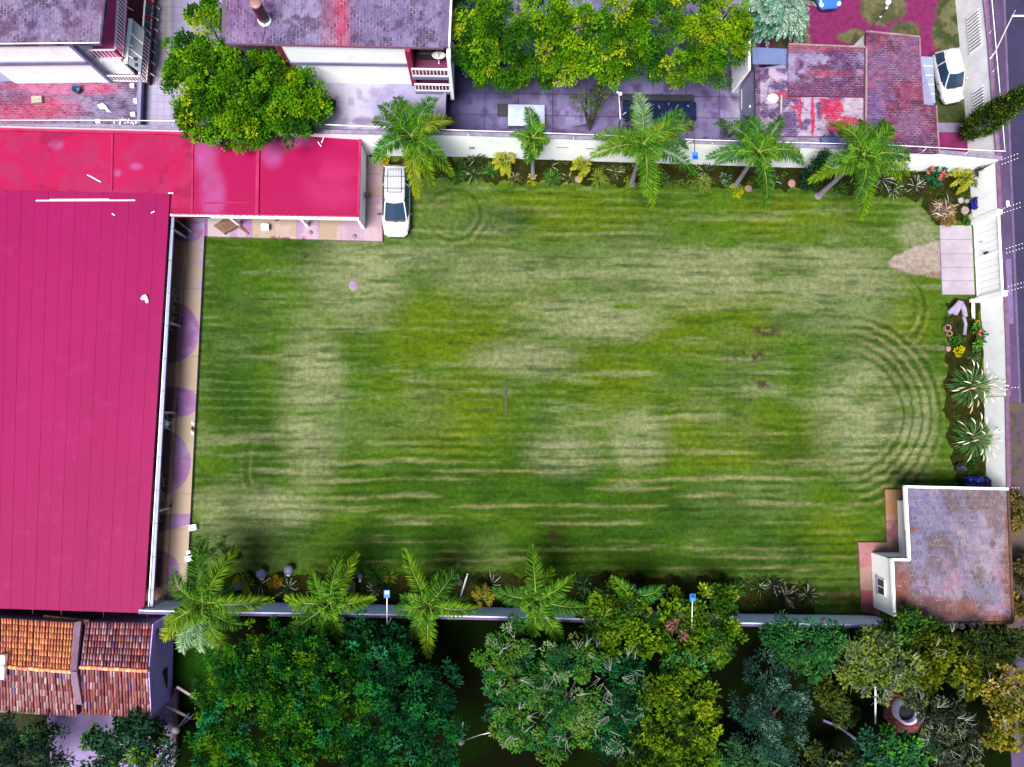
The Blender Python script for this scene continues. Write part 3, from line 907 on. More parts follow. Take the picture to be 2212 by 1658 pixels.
# --- flat red roofed wing along the north wall
wing = thing('wing', 'flat red roofed wing with raised roof edges and white fascia beside the north wall', 'building', P(560, 440, 0))
ZW = 2.5
def redroof(px, py, wx, wy):
    n = fbm(wx * 0.45, wy * 0.45, 121); n2 = fbm(wx * 1.4, wy * 1.4, 123)
    c = np.broadcast_to(np.array(A(204, 0, 98)), px.shape + (3,)).copy()
    old = A(206, 44, 108)
    lft = 1 - sst(405, 425, px)
    c = mixc(c, old, lft * (0.55 + 0.45 * sst(0.35, 0.6, n)))
    c = mixc(c, A(222, 0, 98), lft * sst(0.48, 0.6, n2) * 0.75)
    lil = np.zeros_like(px)
    for b in ((440, 330, 28, 60), (455, 420, 28, 60), (118, 313, 16, 12), (620, 305, 60, 14), (585, 330, 26, 34), (290, 360, 14, 8), (250, 375, 8, 8), (452, 452, 14, 10)): lil = np.maximum(lil, blob(px, py, *b))
    c = mixc(c, A(212, 110, 190), np.clip(lil * (0.35 + 0.9 * n2), 0, 1) * 0.8)
    c = mixc(c, A(228, 50, 128), blob(px, py, 720, 400, 70, 60) * 0.7 * sst(0.35, 0.6, n))
    c = mixc(c, A(170, 0, 70), sst(0.62, 0.72, fbm(wx * 0.8, wy * 0.8, 127)) * lft * 0.5)
    return c
REDM = MC('red_roof_coating', 0.55, 0.06, 4, 0.05, spec=0.12)
ROT = [(-60, 276), (778, 293), (774, 471), (-60, 466)]
sheet('roof', ROT, ZW, 200, 46, redroof, REDM, parent=wing, thick=0.28)
mb = MB()
for (a, b) in ((0, 0),):
    mb.bar(P(243, 284, ZW + .03), P(241.5, 412, ZW + .03), .09, .07)
    mb.bar(P(417, 290, ZW + .03), P(415, 462, ZW + .03), .09, .07)
    mb.bar(P(558, 292, ZW + .06), P(555, 463, ZW + .06), .2, .12)
    mb.bar(P(778, 293, ZW + .06), P(774, 470, ZW + .06), .14, .12)
    mb.bar(P(440, 439, ZW + .03), P(548, 438, ZW + .03), .05, .06)
    mb.bar(P(372, 464, ZW + .06), P(774, 469, ZW + .06), .14, .12)
    mb.bar(P(-60, 279, ZW + .06), P(420, 290, ZW + .06), .16, .12)
obj('roof_edge', mb, M('red_edge', A(226, 20, 104), A(232, 70, 132), 0.8, 0.6, 0.06, 5, 0.05, spec=.12), wing)
mb = MB()
mb.bar(P(371, 467, ZW - .1), P(776, 473.5, ZW - .1), .1, .44)
obj('fascia', mb, WHITE, wing)
mb = MB()
a, b = P(778.5, 292, ZW - .02), P(775.5, 474, ZW - .02)
mb.prism([(a.x, a.y), (b.x, b.y), (b.x - .2, b.y), (a.x - .2, a.y)], 0, ZW - .02)
obj('wall', mb, WHITE, wing)
mb = MB(); a, b = P(372, 455, ZW - .3), P(776, 460, ZW - .3)
mb.prism([(a.x, a.y + 1.6), (b.x - .25, b.y + 1.6), (b.x - .25, b.y + 1.4), (a.x, a.y + 1.4)], 0, ZW - .32)
obj('wall', mb, LAVW, wing)
for t in (0.3, 0.68):
    mb = MB(); p = a.lerp(b, t); mb.box((p.x, p.y - .3, 1.1), (.18, .18, 2.15)); obj('post', mb, WHITE, wing)

# --- boundary walls
nwall = thing('boundary_wall', 'long white north boundary wall behind the row of palms', 'wall', P(1450, 350, 0))
mb = MB()
NT = [(-60, 270, 2.75), (300, 279, 2.8), (640, 288, 2.9), (790, 290.5, 3.4), (1005, 293, 3.45), (1288, 303, 3.5), (1605, 314, 3.45), (1850, 324, 3.3), (2018, 331, 3.1), (2164, 345, 2.45)]
wallrun(mb, NT, 0.2, -0.05)
obj('wall', mb, WHITE, nwall)
mb = MB()
for a, b in zip(NT[:-1], NT[1:]):
    p, q = P(*a), P(*b); o = Vector((0, .1, .03)); mb.bar(p + o, q + o, .24, .06)
obj('coping', mb, M('coping_lilac', A(196, 184, 216), A(160, 145, 185), 2.5, 0.85, 0.2), nwall)
for (x, y, w, h) in ((1018, 312, 0.35, 0.35), (1281, 329, 0.45, .12), (1219, 345, 0.8, .1)):
    mb = MB(); z = 2.2; p = P(x, y, z)
    # marks sit on the garden face
    t = (x - 1005) / 283.0; f = P(1005, 293, 3.45).lerp(P(1288, 303, 3.5), t)
    mb.box((f.x, f.y - .012, 1.6 if h > .2 else 2.2), (w, .024, h)); obj('patch', mb, M('mortar_patch', A(225, 220, 228), None, 1, .9, .1), nwall)

def fence_on(name, label, pts, lean, posts, group=None, mat=WPAINT, r=0.022):
    """security rail: leaning posts carrying a rail; pts picture points of the rail with z"""
    f = thing(name, label, 'fence', P(*pts[len(pts) // 2]), group)
    w = [P(*p) for p in pts]
    mb = MB(); mb.tube(w, r, 6); obj('rail', mb, mat, f)
    for (x, y, z, bx, by, bz) in posts:
        mb = MB(); mb.tube([P(bx, by, bz), P(x, y, z)], .016, 5); obj('post', mb, mat, f)
    return f
fence_on('security_rail', 'thin white security rail on leaning posts along the top of the north wall', [(-40, 260, 3.3), (250, 260.5, 3.3), (400, 262, 3.4), (640, 267, 3.7), (983, 281.5, 4.0), (1129, 286, 4.0), (1298, 292, 4.0), (1500, 302, 3.95), (1700, 308, 3.9), (1906, 313, 3.7), (2018, 319, 3.5), (2120, 325, 3.2), (2172, 327, 2.95)], 0,
         [(366, 261.5, 3.35, 376, 274, 2.8), (664, 267.5, 3.7, 668, 279, 3.3), (1008, 282, 4.0, 1012, 294, 3.45), (1146, 287, 4.0, 1146, 298, 3.5), (1239, 290, 4.0, 1239, 301, 3.5), (1499, 302, 3.95, 1480, 310, 3.5), (1545, 305, 3.95, 1537, 312, 3.45), (1714, 308, 3.9, 1706, 318, 3.4), (2004, 318, 3.5, 1990, 331, 3.15), (2096, 324, 3.2, 2082, 336, 2.8)])

ewall = thing('boundary_wall', 'white east boundary wall along the street on both sides of the white gate', 'wall', P(2130, 760, 0))
mb = MB()
wallrun(mb, [(2150.5, 352, 2.4), (2155.5, 452, 2.4)], 0.2, -0.05)
wallrun(mb, [(2167.5, 640, 2.1), (2172, 740, 2.0), (2174.5, 856, 1.95)], 0.2, -0.05)
wallrun(mb, [(2170.5, 857, 1.85), (2174, 1056, 1.8)], 0.2, -0.05)
obj('wall', mb, WHITE, ewall)
mb = MB()
for (x, y0, y1) in ((2155.5, 452, 463), (2166, 628, 640)):
    a, b = P(x, y0, 2.4), P(x, y1, 2.4)
    mb.prism([(a.x - .06, a.y), (b.x - .06, b.y), (b.x + .28, b.y), (a.x + .28, a.y)], -.05, 2.44)
obj('gate_pillar', mb, WHITE, ewall)
mb = MB()
for (a, b) in (((2151, 352, 2.43), (2156, 452, 2.43)), ((2168, 640, 2.13), (2172.5, 740, 2.03)), ((2172.5, 740, 2.03), (2175, 856, 1.98)), ((2171, 857, 1.88), (2174.5, 1056, 1.83))):
    o = Vector((.12, 0, 0)); mb.bar(P(*a) + o, P(*b) + o, .26, .06)
obj('coping', mb, M('coping_rose', A(170, 120, 160), A(135, 85, 135), 2, 0.85, 0.15), ewall)
for k, (x, y, z) in enumerate(((2152, 349, 2.45), (2157, 453, 2.45), (2162, 540, 2.4), (2166, 622, 2.4), (2177, 838, 2.0), (2178, 1054, 1.9))):
    p = P(x, y, z)
    ins = thing('fence_bracket', ['fence bracket with white insulators at the north east wall corner', 'fence bracket with white insulators at the upper gate pillar', 'fence bracket with white insulators above the middle of the gate', 'fence bracket with white insulators at the lower gate pillar', 'small fence bracket above the tall white plumed grass by the wall', 'small fence bracket on the wall end beside the guardhouse'][k], 'fence bracket', p, 'insulator brackets on the street wall')
    d = Vector((0.75, 0.22, 0.75)) if k < 4 else Vector((.5, .02, .4))
    for s in ((0, .28) if k < 4 else (0,)):
        mb = MB(); q = p + Vector((.1, -s, 0)); mb.tube([q, q + d], .018, 5); obj('arm', mb, DKSTEEL, ins)
        mb = MB()
        for j in range(6 if k < 4 else 3):
            c = q + d * (0.2 + j * (0.15 if k < 4 else .25)); mb.lathe(c, [(.02, -.04), (.03, -.015), (.02, 0), (.03, .02), (.012, .045)], 8)
        obj('insulators', mb, WPAINT, ins)

gate = thing('gate', 'white double leaf vehicle gate of vertical metal panels in the street wall', 'gate', P(2108, 564, 0))
for (ya, yb) in ((464, 540), (541, 626)):
    mb = MB(); n = 6
    xa = 2157.5 + (ya - 464) * .05; xb = 2157.5 + (yb - 464) * .05
    a, b = P(xa, ya, 2.33), P(xb, yb, 2.33)
    for j in range(n):
        p, q = a.lerp(b, j / n + .004), a.lerp(b, (j + 1) / n - .004)
        mb.prism([(p.x + (.02 if j % 2 else 0), p.y), (q.x + (.02 if j % 2 else 0), q.y), (q.x + .08, q.y), (p.x + .08, p.y)], .06, 2.33)
    leaf = obj('leaf', mb, WPAINT, gate)
    mb = MB()
    for z in (.1, 2.28): mb.bar(Vector((a.x - .02, a.y, z)), Vector((b.x - .02, b.y, z)), .06, .08)
    for p in (a, b): mb.box((p.x - .02, p.y, 1.2), (.07, .06, 2.3))
    obj('frame', mb, WPAINT, leaf)
mb = MB(); p = P(2127, 548, 1.0); mb.box((P(2159.5, 541, 2.33).x - .03, p.y, 1.15), (.05, .16, .34)); obj('lock_box', mb, BLACK, gate)
mb = MB(); p = P(2118, 523, .8); mb.box((P(2159, 520, 2.33).x - .03, p.y, .8), (.05, .08, .2)); obj('handle', mb, STEEL, gate)

swall = thing('boundary_wall', 'low bluish white south boundary wall in front of the dense trees', 'wall', P(1100, 1312, 0))
mb = MB()
ST = [(300, 1318, 2.5), (405, 1321, 2.4), (836, 1327, 2.15), (1200, 1335, 2.1), (1570, 1345, 2.08), (1930, 1350.5, 2.08)]
# garden side face is the north one: hang the thickness outside (south)
for a, b in zip(ST[:-1], ST[1:]):
    p, q = P(*a), P(*b)
    mb.mesh([(p.x, p.y, -.05), (q.x, q.y, -.05), (q.x, q.y - .2, -.05), (p.x, p.y - .2, -.05), tuple(p), tuple(q), (q.x, q.y - .2, q.z), (p.x, p.y - .2, p.z)], [(3, 2, 1, 0), (4, 7, 6, 5), (0, 1, 5, 4), (1, 2, 6, 5), (2, 3, 7, 6), (3, 0, 4, 7)])
obj('wall', mb, M('sky_white_render', (.66, .72, .9), (.56, .62, .82), .6, .85, .06, 6, .1, stretch=(1, 1, .3)), swall)
mb = MB()
for a, b in zip(ST[:-1], ST[1:]):
    p, q = P(*a), P(*b); o = Vector((0, -.15, .02)); mb.bar(p + o, q + o, .12, .05)
obj('coping', mb, M('coping_purple', A(170, 140, 205), A(140, 105, 180), 2, 0.85, 0.15), swall)
for (x, y, k) in ((358, 1334, 0), (738, 1343, 1), (904, 1345, 2), (1100, 1356, 3), (2028, 1362, 4)):
    mb = MB(); p = P(x, y + 4, 2.5); q = P(x + 4, y - 10, 2.15); mb.tube([q, p], .022, 5)
    o = obj('fence_spike', mb, WPAINT, None, q)
    tag(o, ['white leaning spike on the south wall beside the magenta roof', 'white leaning spike on the south wall at the fern palm tip', 'white leaning spike on the south wall right of the solar lamp', 'white leaning spike on the bare middle stretch of south wall', 'white leaning spike beyond the guardhouse corner'][k], 'spike', 'leaning spikes on the south wall')

# north-east neighbour's street wall with slotted vents
nw2 = thing('boundary_wall', 'white neighbour wall with slotted vents along the upper street', 'wall', P(2070, 130, 0))
mb = MB(); wallrun(mb, [(2118, -60, 2.5), (2133, 92, 2.5), (2152, 338, 2.5)], 0.2, -.05)
obj('wall', mb, WHITEW, nw2)
mb = MB()
for a, b in (((2118.5, -60, 2.53), (2133.5, 92, 2.53)), ((2133.5, 92, 2.53), (2152.5, 338, 2.53))):
    mb.bar(P(*a) + Vector((.12, 0, 0)), P(*b) + Vector((.12, 0, 0)), .3, .07)
obj('coping', mb, M('coping_mauve', A(180, 140, 180), A(150, 105, 160), 2, .85, .15), nw2)
for (yt, yb, z0, z1, n) in ((12, 88, .95, 2.0, 11), (177, 230, .9, 1.85, 8)):
    ta = (yt - 92) / 246.0
    xt = P(2133, 92, 2.5).lerp(P(2152, 338, 2.5), (yt - 92) / 246.0) if yt > 92 else P(2118, -60, 2.5).lerp(P(2133, 92, 2.5), (yt + 60) / 152.0)
    xb = P(2133, 92, 2.5).lerp(P(2152, 338, 2.5), (yb - 92) / 246.0) if yb > 92 else P(2118, -60, 2.5).lerp(P(2133, 92, 2.5), (yb + 60) / 152.0)
    vent = MB(); vent.prism([(xt.x - .03, xt.y), (xb.x - .03, xb.y), (xb.x + .05, xb.y), (xt.x + .05, xt.y)], z0, z1)
    vo = obj('vent', vent, M('vent_shade', A(105, 90, 150), None, 1, .9, .1), nw2)
    mb = MB()
    for j in range(n + 1):
        p = xt.lerp(xb, j / n); mb.box((p.x - .05, p.y, (z0 + z1) / 2), (.05, xt.y / n * 0 + abs(xt.y - xb.y) / n * .5, z1 - z0 + .02))
    obj('slat', mb, WHITE, vo)
rz = thing('razor_wire', 'coil of dark razor wire on the upper street wall', 'razor wire', P(2135, 140, 2.5))
mb = MB(); pts = []
for k in range(0, 620):
    t = k / 620; b = P(2124, -40, 2.5).lerp(P(2154.5, 330, 2.5), t); a = k * 0.42
    pts.append(b + Vector((.28 + .17 * math.cos(a), 0, .2 + .17 * math.sin(a))))
mb.tube(pts, .009, 3, cap=False); obj('coil', mb, DKSTEEL, rz)
fence_on('security_rail', 'thin white security rail above the razor wire on the upper street wall', [(2136, -60, 3.1), (2142.6, 0, 3.1), (2154, 130, 3.1), (2166.5, 272, 3.1), (2171, 327, 3.05)], 0,
         [(2146, 62, 3.1, 2137, 72, 2.6), (2152, 146, 3.1, 2144, 156, 2.6)])

# --- guardhouse at the south east corner
gh = thing('guardhouse', 'small white guardhouse with stepped flat lilac brick roof in the south east corner', 'building', P(2030, 1200, 0))
ZG = 2.4
def groof(px, py, wx, wy):
    n = fbm(wx * 0.55, wy * 0.55, 141); n2 = fbm(wx * 1.5, wy * 1.5, 143)
    c = np.broadcast_to(np.array(A(146, 136, 168)), px.shape + (3,)).copy()
    c = mixc(c, A(178, 158, 180), sst(0.4, 0.62, n) * sst(1980, 2060, px))
    c = mixc(c, A(122, 98, 92), sst(.46, .64, fbm(wx * 1.1, wy * .8, 149)) * .7)
    c = mixc(c, A(130, 118, 168), sst(0.48, 0.62, n2) * (1 - sst(2000, 2080, px)) * 0.8)
    c = mixc(c, A(196, 150, 176), sst(0.5, 0.66, n2) * sst(1180, 1230, py) * .6)
    rust = np.maximum.reduce([blob(px, py, 1945, 1290, 26, 80), blob(px, py, 2020, 1318, 110, 30), blob(px, py, 2178, 1200, 9, 150), blob(px, py, 2160, 1338, 60, 12), blob(px, py, 1970, 1145, 20, 6)])
    c = mixc(c, A(150, 90, 62), np.clip(rust * (0.4 + n2), 0, 1) * 0.9)
    return mixc(c, A(120, 62, 90), blob(px, py, 2010, 1312, 60, 22) * 0.7 * n2)
GROOFM = MBR('old_roof_brick', A(212, 206, 226), 0.24, 0.3, 0.022, (0.5, 0.66), 0, 0.5, 0.9, 0.35, 0.2)
sheet('roof', [(1953, 1052.5), (2176, 1057.5), (2187, 1343), (1962, 1343)], ZG, 110, 150, groof, GROOFM, parent=gh, thick=.1)
sheet('roof', [(1926, 1209), (1960.5, 1209), (1962.5, 1343), (1930, 1331)], ZG + .003, 30, 60, groof, GROOFM, parent=gh, thick=.1)
mb = MB()
pg = [xy(1936, 1081, 0), xy(2174, 1081, ZG), xy(2185, 1343, ZG), xy(1931, 1333, ZG), xy(1926, 1209, ZG), (P(1936, 1081, 0).x, P(1960, 1209, ZG).y)]
mb.prism(pg, -.05, ZG - .1)
obj('wall', mb, WHITE, gh)
mb = MB()
rim = [(1953, 1051.5), (2176, 1056.5)], [(1954.5, 1051.5), (1963, 1210)], [(1963, 1209.5), (1925, 1208.5)], [(1926, 1207.5), (1931, 1332)]
for a, b in rim: mb.bar(P(*a, ZG + .06), P(*b, ZG + .06), .14, .24)
obj('parapet', mb, WHITE, gh)
mb = MB(); mb.bar(P(2012, 1346, ZG + .03), P(2187, 1346, ZG + .03), .16, .1); mb.bar(P(2177, 1057, ZG + .03), P(2188, 1345, ZG + .03), .14, .1)
obj('parapet', mb, M('rusty_parapet', A(140, 90, 70), A(90, 60, 50), 1.4, .9, .25), gh)
# window on the west face
a, b = P(1925, 1208, ZG), P(1930, 1333, ZG)
mb = MB(); c = a.lerp(b, .56); mb.box((c.x - .025, c.y, 1.25), (.05, 1.0, .78)); wf = obj('window', mb, WPAINT, gh)
for s in (-.24, .24):
    mb = MB(); mb.box((c.x - .06, c.y + s, 1.25), (.03, .4, .62)); obj('pane', mb, M('window_glass', (.03, .03, .06), None, 1, .1, 0, 5, 0), wf)
mb = MB(); mb.box((c.x - .05, c.y, .82), (.1, 1.15, .05)); obj('sill', mb, LAVW, wf)
mb = MB(); mb.box(((P(1925, 1208, ZG).x + P(1955, 1208, ZG).x) / 2, P(1940, 1208.5, ZG).y + .012, 1.9), (.8, .03, .18)); obj('vent', mb, BLACK, gh)
def gpad(px, py, wx, wy):
    k = np.where(py < 1124, 0, np.where(py < 1171, 1, np.where(py < 1226, 2, np.where(py < 1276, 3, 4))))
    tone = np.array([A(196, 142, 100), A(170, 98, 108), A(198, 122, 130), A(196, 158, 138), A(188, 98, 108)])
    c = tone[k]; c = mixc(c, A(168, 125, 100), ((px > 1895) & (py > 1168) & (py < 1197)).astype(float) * .9)
    return mixc(c, A(215, 165, 165), sst(.45, .68, fbm(wx * 1.4, wy * 1.4, 151)) * .45)
PADM = MC('terracotta_screed', .75, .15, 9, .1)
struct(sheet('step', [(1912, 1058), (1962, 1058), (1962, 1172), (1916, 1172)], .12, 40, 60, gpad, PADM, thick=.15))
struct(sheet('step', [(1854, 1172.3), (1962, 1172.3), (1962, 1196), (1856, 1196)], .14, 40, 20, gpad, PADM, thick=.17))
struct(sheet('step', [(1856, 1196.3), (1900, 1196.3), (1900, 1330), (1861, 1322)], .14, 30, 60, gpad, PADM, thick=.17))

# --- tall houses along the north
def brickroof(seed, extra):
    def f(px, py, wx, wy):
        n = fbm(wx * 0.5, wy * 0.5, seed); n2 = fbm(wx * 1.7, wy * 1.7, seed + 2)
        c = np.broadcast_to(np.array(A(138, 118, 168)), px.shape + (3,)).copy()
        c = mixc(c, A(172, 158, 202), sst(0.42, 0.62, n) * .8)
        c = mixc(c, A(84, 58, 100), sst(0.5, 0.64, n2) * .75)
        return extra(c, px, py, n, n2)
    return f
BRK = MBR('worn_roof_brick', A(206, 198, 226), 0.28, 0.18, 0.022, (0.46, 0.66), math.pi / 2, .5, .85, .28, .3)
BRK2 = MBR('worn_roof_brick_low', A(205, 185, 215), 0.3, 0.15, 0.018, (0.45, 0.62), 0, .5, .85, .28, .3)

lh = thing('house', 'white house with wrap around balconies and lilac brick roof in the north west', 'house', P(100, 130, 2.0))
ZL = 7.4
def ex1(c, px, py, n, n2): return mixc(c, A(122, 74, 118), sst(.5, .7, n) * .5)
sheet('roof', [(-80, -90), (238, -90), (217.5, 94), (-80, 97)], ZL, 90, 60, brickroof(161, ex1), BRK, parent=lh, thick=.25)
mb = MB(); mb.bar(P(-80, 98.5, ZL - .12), P(217, 95.5, ZL - .12), .05, .26); obj('fascia', mb, WHITE, lh)
mb = MB(); mb.bar(P(238.5, -90, ZL - .14), P(219, 94, ZL - .14), .06, .3); obj('fascia', mb, MAGD, lh)
ZT = 2.85
# main block: the south face runs to the corner at (147, 96)
a, b = P(-80, 99, ZL - .3), P(147, 97, ZL - .3)
mb = MB(); mb.prism([(a.x, a.y), (b.x, b.y), (b.x, b.y + 9), (a.x, a.y + 9)], 0, ZL - .26)
obj('wall', mb, WHITE, lh)
zl1 = 5.2
mb = MB(); mb.bar(Vector((a.x, a.y - .04, zl1 + .05)), Vector((b.x, b.y - .04, zl1 + .05)), .1, .34); obj('ledge', mb, LAVW, lh)
mb = MB(); mb.box((b.x + .09, b.y + .1, ZL / 2), (.18, .3, ZL - .6)); obj('pillar', mb, LAVW, lh)
# lower terrace roof
def ex2(c, px, py, n, n2):
    red = np.maximum.reduce([blob(px, py, 60, 235, 120, 34), blob(px, py, 110, 190, 130, 16), blob(px, py, 200, 192, 60, 14)])
    c = mixc(c, A(214, 62, 112), np.clip(red * (.5 + .8 * n), 0, 1) * .85)
    c = mixc(c, A(212, 128, 178), blob(px, py, 120, 192, 110, 16) * .6)
    return mixc(c, A(92, 58, 104), np.maximum(blob(px, py, 255, 235, 50, 30), blob(px, py, 20, 215, 60, 20)) * .5)
sheet('terrace', [(-80, 176), (304, 178), (301, 268), (-80, 268)], ZT, 110, 34, brickroof(171, ex2), BRK2, parent=lh, thick=.2)
mb = MB(); q = P(304, 176, ZT - .2); r = P(301, 269, ZT - .2); s_ = P(-80, 269, ZT - .2); t_ = P(-80, 150, ZT - .2)
mb.prism([(q.x, q.y + 6), (r.x, r.y), (s_.x, s_.y), (t_.x, t_.y)], 0, ZT - .2)
obj('wall', mb, LAVW, lh)
mb = MB(); mb.bar(P(305, 177, ZT + .05), P(301.5, 269, ZT + .05), .2, .3); obj('parapet', mb, LAVW, lh)

def railing(parent, p, q, h, mat=WPAINT, step=.21, top=.09):
    mb = MB(); u = Vector((0, 0, h))
    mb.bar(p + u, q + u, top, .05); mb.bar(p + Vector((0, 0, .08)), q + Vector((0, 0, .08)), .04, .04)
    n = max(2, int((q - p).length / step))
    for k in range(n + 1):
        c = p.lerp(q, k / n); mb.box((c.x, c.y, c.z + h / 2), (.05, .05, h))
    return obj('railing', mb, mat, parent)
# upper balcony
ZB = 4.75
mb = MB(); mb.prism([xy(276, -80, ZB), xy(266, 128, ZB), xy(150, 128, ZB), xy(150, -80, ZB)], ZB - .18, ZB); bal = obj('balcony', mb, MAG, lh)
railing(lh, P(278, -80, ZB), P(267, 127, ZB), .95)
railing(lh, P(267, 127, ZB), P(190, 128, ZB), .95)
mb = MB()
for k in range(6):
    p = P(276, -10 + k * 26, ZB - .1); mb.bar(p, p + Vector((.28, -.16, -.04)), .04, .05)
for k in range(2):
    p = P(213 + k * 28, 128, ZB - .1); mb.bar(p, p + Vector((.16, -.18, -.04)), .04, .05)
obj('brackets', mb, WPAINT, lh)
# lower balcony and stair roof
ZB2 = 2.9
mb = MB(); mb.prism([xy(336, -80, ZB2), xy(320, 178, ZB2), xy(246, 178, ZB2), xy(246, -80, ZB2)], ZB2 - .2, ZB2); obj('balcony', mb, M('faded_rose_floor', A(168, 68, 98), A(150, 58, 92), .8, .7, .1), lh)
mb = MB(); mb.bar(P(339, -80, ZB2 - .3), P(322, 182, ZB2 - .3), .1, .34); obj('fascia', mb, MAGD, lh)
railing(lh, P(337.5, -80, ZB2), P(318, 178, ZB2), .95, step=.22)
mb = MB()
for k in range(8):
    p = P(338 - k * 2, -10 + k * 24, ZB2 - .1); mb.bar(p, p + Vector((.24, -.18, -.02)), .035, .04)
obj('brackets', mb, WPAINT, lh)
# tilted cream stair roof
mb = MB(); zt = 4.6
q4 = [P(287, 42, zt), P(312, 66, zt - .25), P(304, 158, zt - .25), P(276, 138, zt)]
mb.mesh([tuple(v) for v in q4] + [tuple(v - Vector((0, 0, .12))) for v in q4], [(3, 2, 1, 0), (4, 5, 6, 7), (0, 1, 5, 4), (1, 2, 6, 5), (2, 3, 7, 6), (3, 0, 4, 7)])
sr = obj('stair_roof', mb, M('mossy_cream_panel', A(205, 205, 205), A(178, 196, 228), 1.2, .6, .06), lh)
mb = MB()
for t in (.33, .66): mb.bar(q4[0].lerp(q4[3], t) + Vector((0, 0, .015)), q4[1].lerp(q4[2], t) + Vector((0, 0, .015)), .04, .03)
obj('seam', mb, WPAINT, sr)
mb = MB(); mb.bar(q4[0] + Vector((-.1, 0, .02)), q4[3] + Vector((-.1, 0, .02)), .2, .12); obj('edge', mb, WHITE, sr)
mb = MB()
for (u, v) in ((.78, .55), (.9, .62)):
    c = q4[0].lerp(q4[3], u).lerp(q4[1].lerp(q4[2], u), v); mb.box((c.x, c.y, c.z + .02), (.14, .2, .03))
obj('vent', mb, BLACK, sr)
# parapet of the lower balcony, bright south face
mb = MB(); mb.bar(P(206, 143, 3.9), P(276, 144, 3.9), .12, 1.7); obj('parapet', mb, WHITE, lh)
mb = MB(); p, q = P(232, 176, ZT + .02), P(313, 178, ZT + .02)
railing(lh, p, q, .7, WHITE, .18, .06)
cl = [((190, 16, 60), 'red'), ((20, 110, 130), 'teal'), ((186, 16, 60), 'crimson'), ((30, 90, 140), 'blue'), ((30, 140, 140), 'turquoise')]
for k, (c, nme) in enumerate(cl):
    t = .36 + .065 * k
    p = P(337.5, -80, ZB2).lerp(P(318, 178, ZB2), t) + Vector((.03, 0, .95))
    mb = MB()
    for j in range(4):
        for i in range(3):
            def wv(i, j): return p + Vector((.05 + .06 * math.sin(i * 1.7 + k) + .03 * j, -.05 - .13 * i, -.12 * j))
            mb.face([wv(i, j), wv(i + 1, j), wv(i + 1, j + 1), wv(i, j + 1)])
    o = obj('hanging_cloth', mb, M('cloth_' + nme, A(*c), None, 1, .9, .2), None, p)
    m_ = o.modifiers.new('s', 'SOLIDIFY'); m_.thickness = .015
    tag(o, ['red cloth drying at the top of the lower balcony railing', 'teal cloth drying on the railing just below the red one', 'crimson cloth drying between the teal and the blue cloths', 'blue cloth drying below the crimson cloth on the railing', 'turquoise cloth drying lowest on the balcony railing'][k], 'cloth', 'washing on the balcony railing')
mb = MB(); mb.tube([P(309, 190, 2.5), P(352, 233, .1)], .05, 7)
tag(obj('wooden_pole', mb, WOOD, None, P(352, 233, .1)), 'brown wooden pole leaning on the house wall in the tiled alley', 'pole')

mh = thing('house', 'white house with large lilac and red brick roof in the middle of the north side', 'house', P(760, 130, 2.0))
ZM = 7.0
def ex3(c, px, py, n, n2):
    c = mixc(c, A(150, 92, 150), (1 - sst(540, 600, px)) * .45)
    red = np.exp(-((px - 735) / 18) ** 2) * sst(.3, .55, n2 + .1)
    c = mixc(c, A(216, 60, 104), np.clip(red, 0, 1) * .85)
    c = mixc(c, A(178, 108, 140), np.exp(-((px - 705) / 16) ** 2) * .6)
    return mixc(c, A(96, 62, 112), sst(.5, .62, n) * sst(780, 820, px) * .6)
sheet('roof', [(489, -90), (962, -90), (955, 103), (487, 93)], ZM, 150, 60, brickroof(181, ex3), BRK, parent=mh, thick=.22)
mb = MB(); mb.bar(P(966, -90, ZM - .02), P(960, 103, ZM - .02), .42, .2); obj('roof_edge', mb, M('lilac_edge', A(150, 130, 175), A(120, 100, 150), 1.5, .85, .2), mh)
mb = MB(); mb.bar(P(979, -90, ZM - .2), P(970.5, 105, ZM - .2), .1, .5); obj('fascia', mb, WHITE, mh)
mb = MB(); mb.bar(P(487, 95, ZM - .12), P(958, 105, ZM - .12), .05, .2); obj('fascia', mb, M('rose_fascia', A(200, 130, 165), None, 1, .7, .1), mh)
mb = MB(); mb.bar(P(604, 97, ZM - .25), P(878, 103, ZM - .25), .04, .1)
a, b = P(606, 99, ZM - .3), P(878, 103, ZM - .3)
mb = MB(); mb.prism([(a.x, a.y), (b.x, b.y), (b.x, b.y + 8), (a.x, a.y + 8)], 0, ZM - .25); obj('wall', mb, WHITE, mh)
mb = MB(); mb.bar(Vector((a.x, a.y - .03, 4.85)), Vector((b.x, b.y - .03, 4.85)), .09, .3); obj('ledge', mb, LAVW, mh)
mb = MB(); mb.box((a.x - .12, a.y + .05, 4.2), (.26, .2, 5.4)); obj('pillar', mb, REDP, mh)
mb = MB(); mb.tube([Vector((a.x - .28, a.y - .02, 6.6)), Vector((a.x - .28, a.y - .02, 2))], .02, 6); obj('pipe', mb, WPAINT, mh)
mb = MB(); mb.prism([(a.x, a.y + .4), (a.x - 3.2, a.y + .4), (a.x - 3.2, a.y + 8), (a.x, a.y + 8)], 0, ZM - .3); obj('wall', mb, M('grey_lilac_wall', A(120, 110, 130), None, 1, .9, .1), mh)
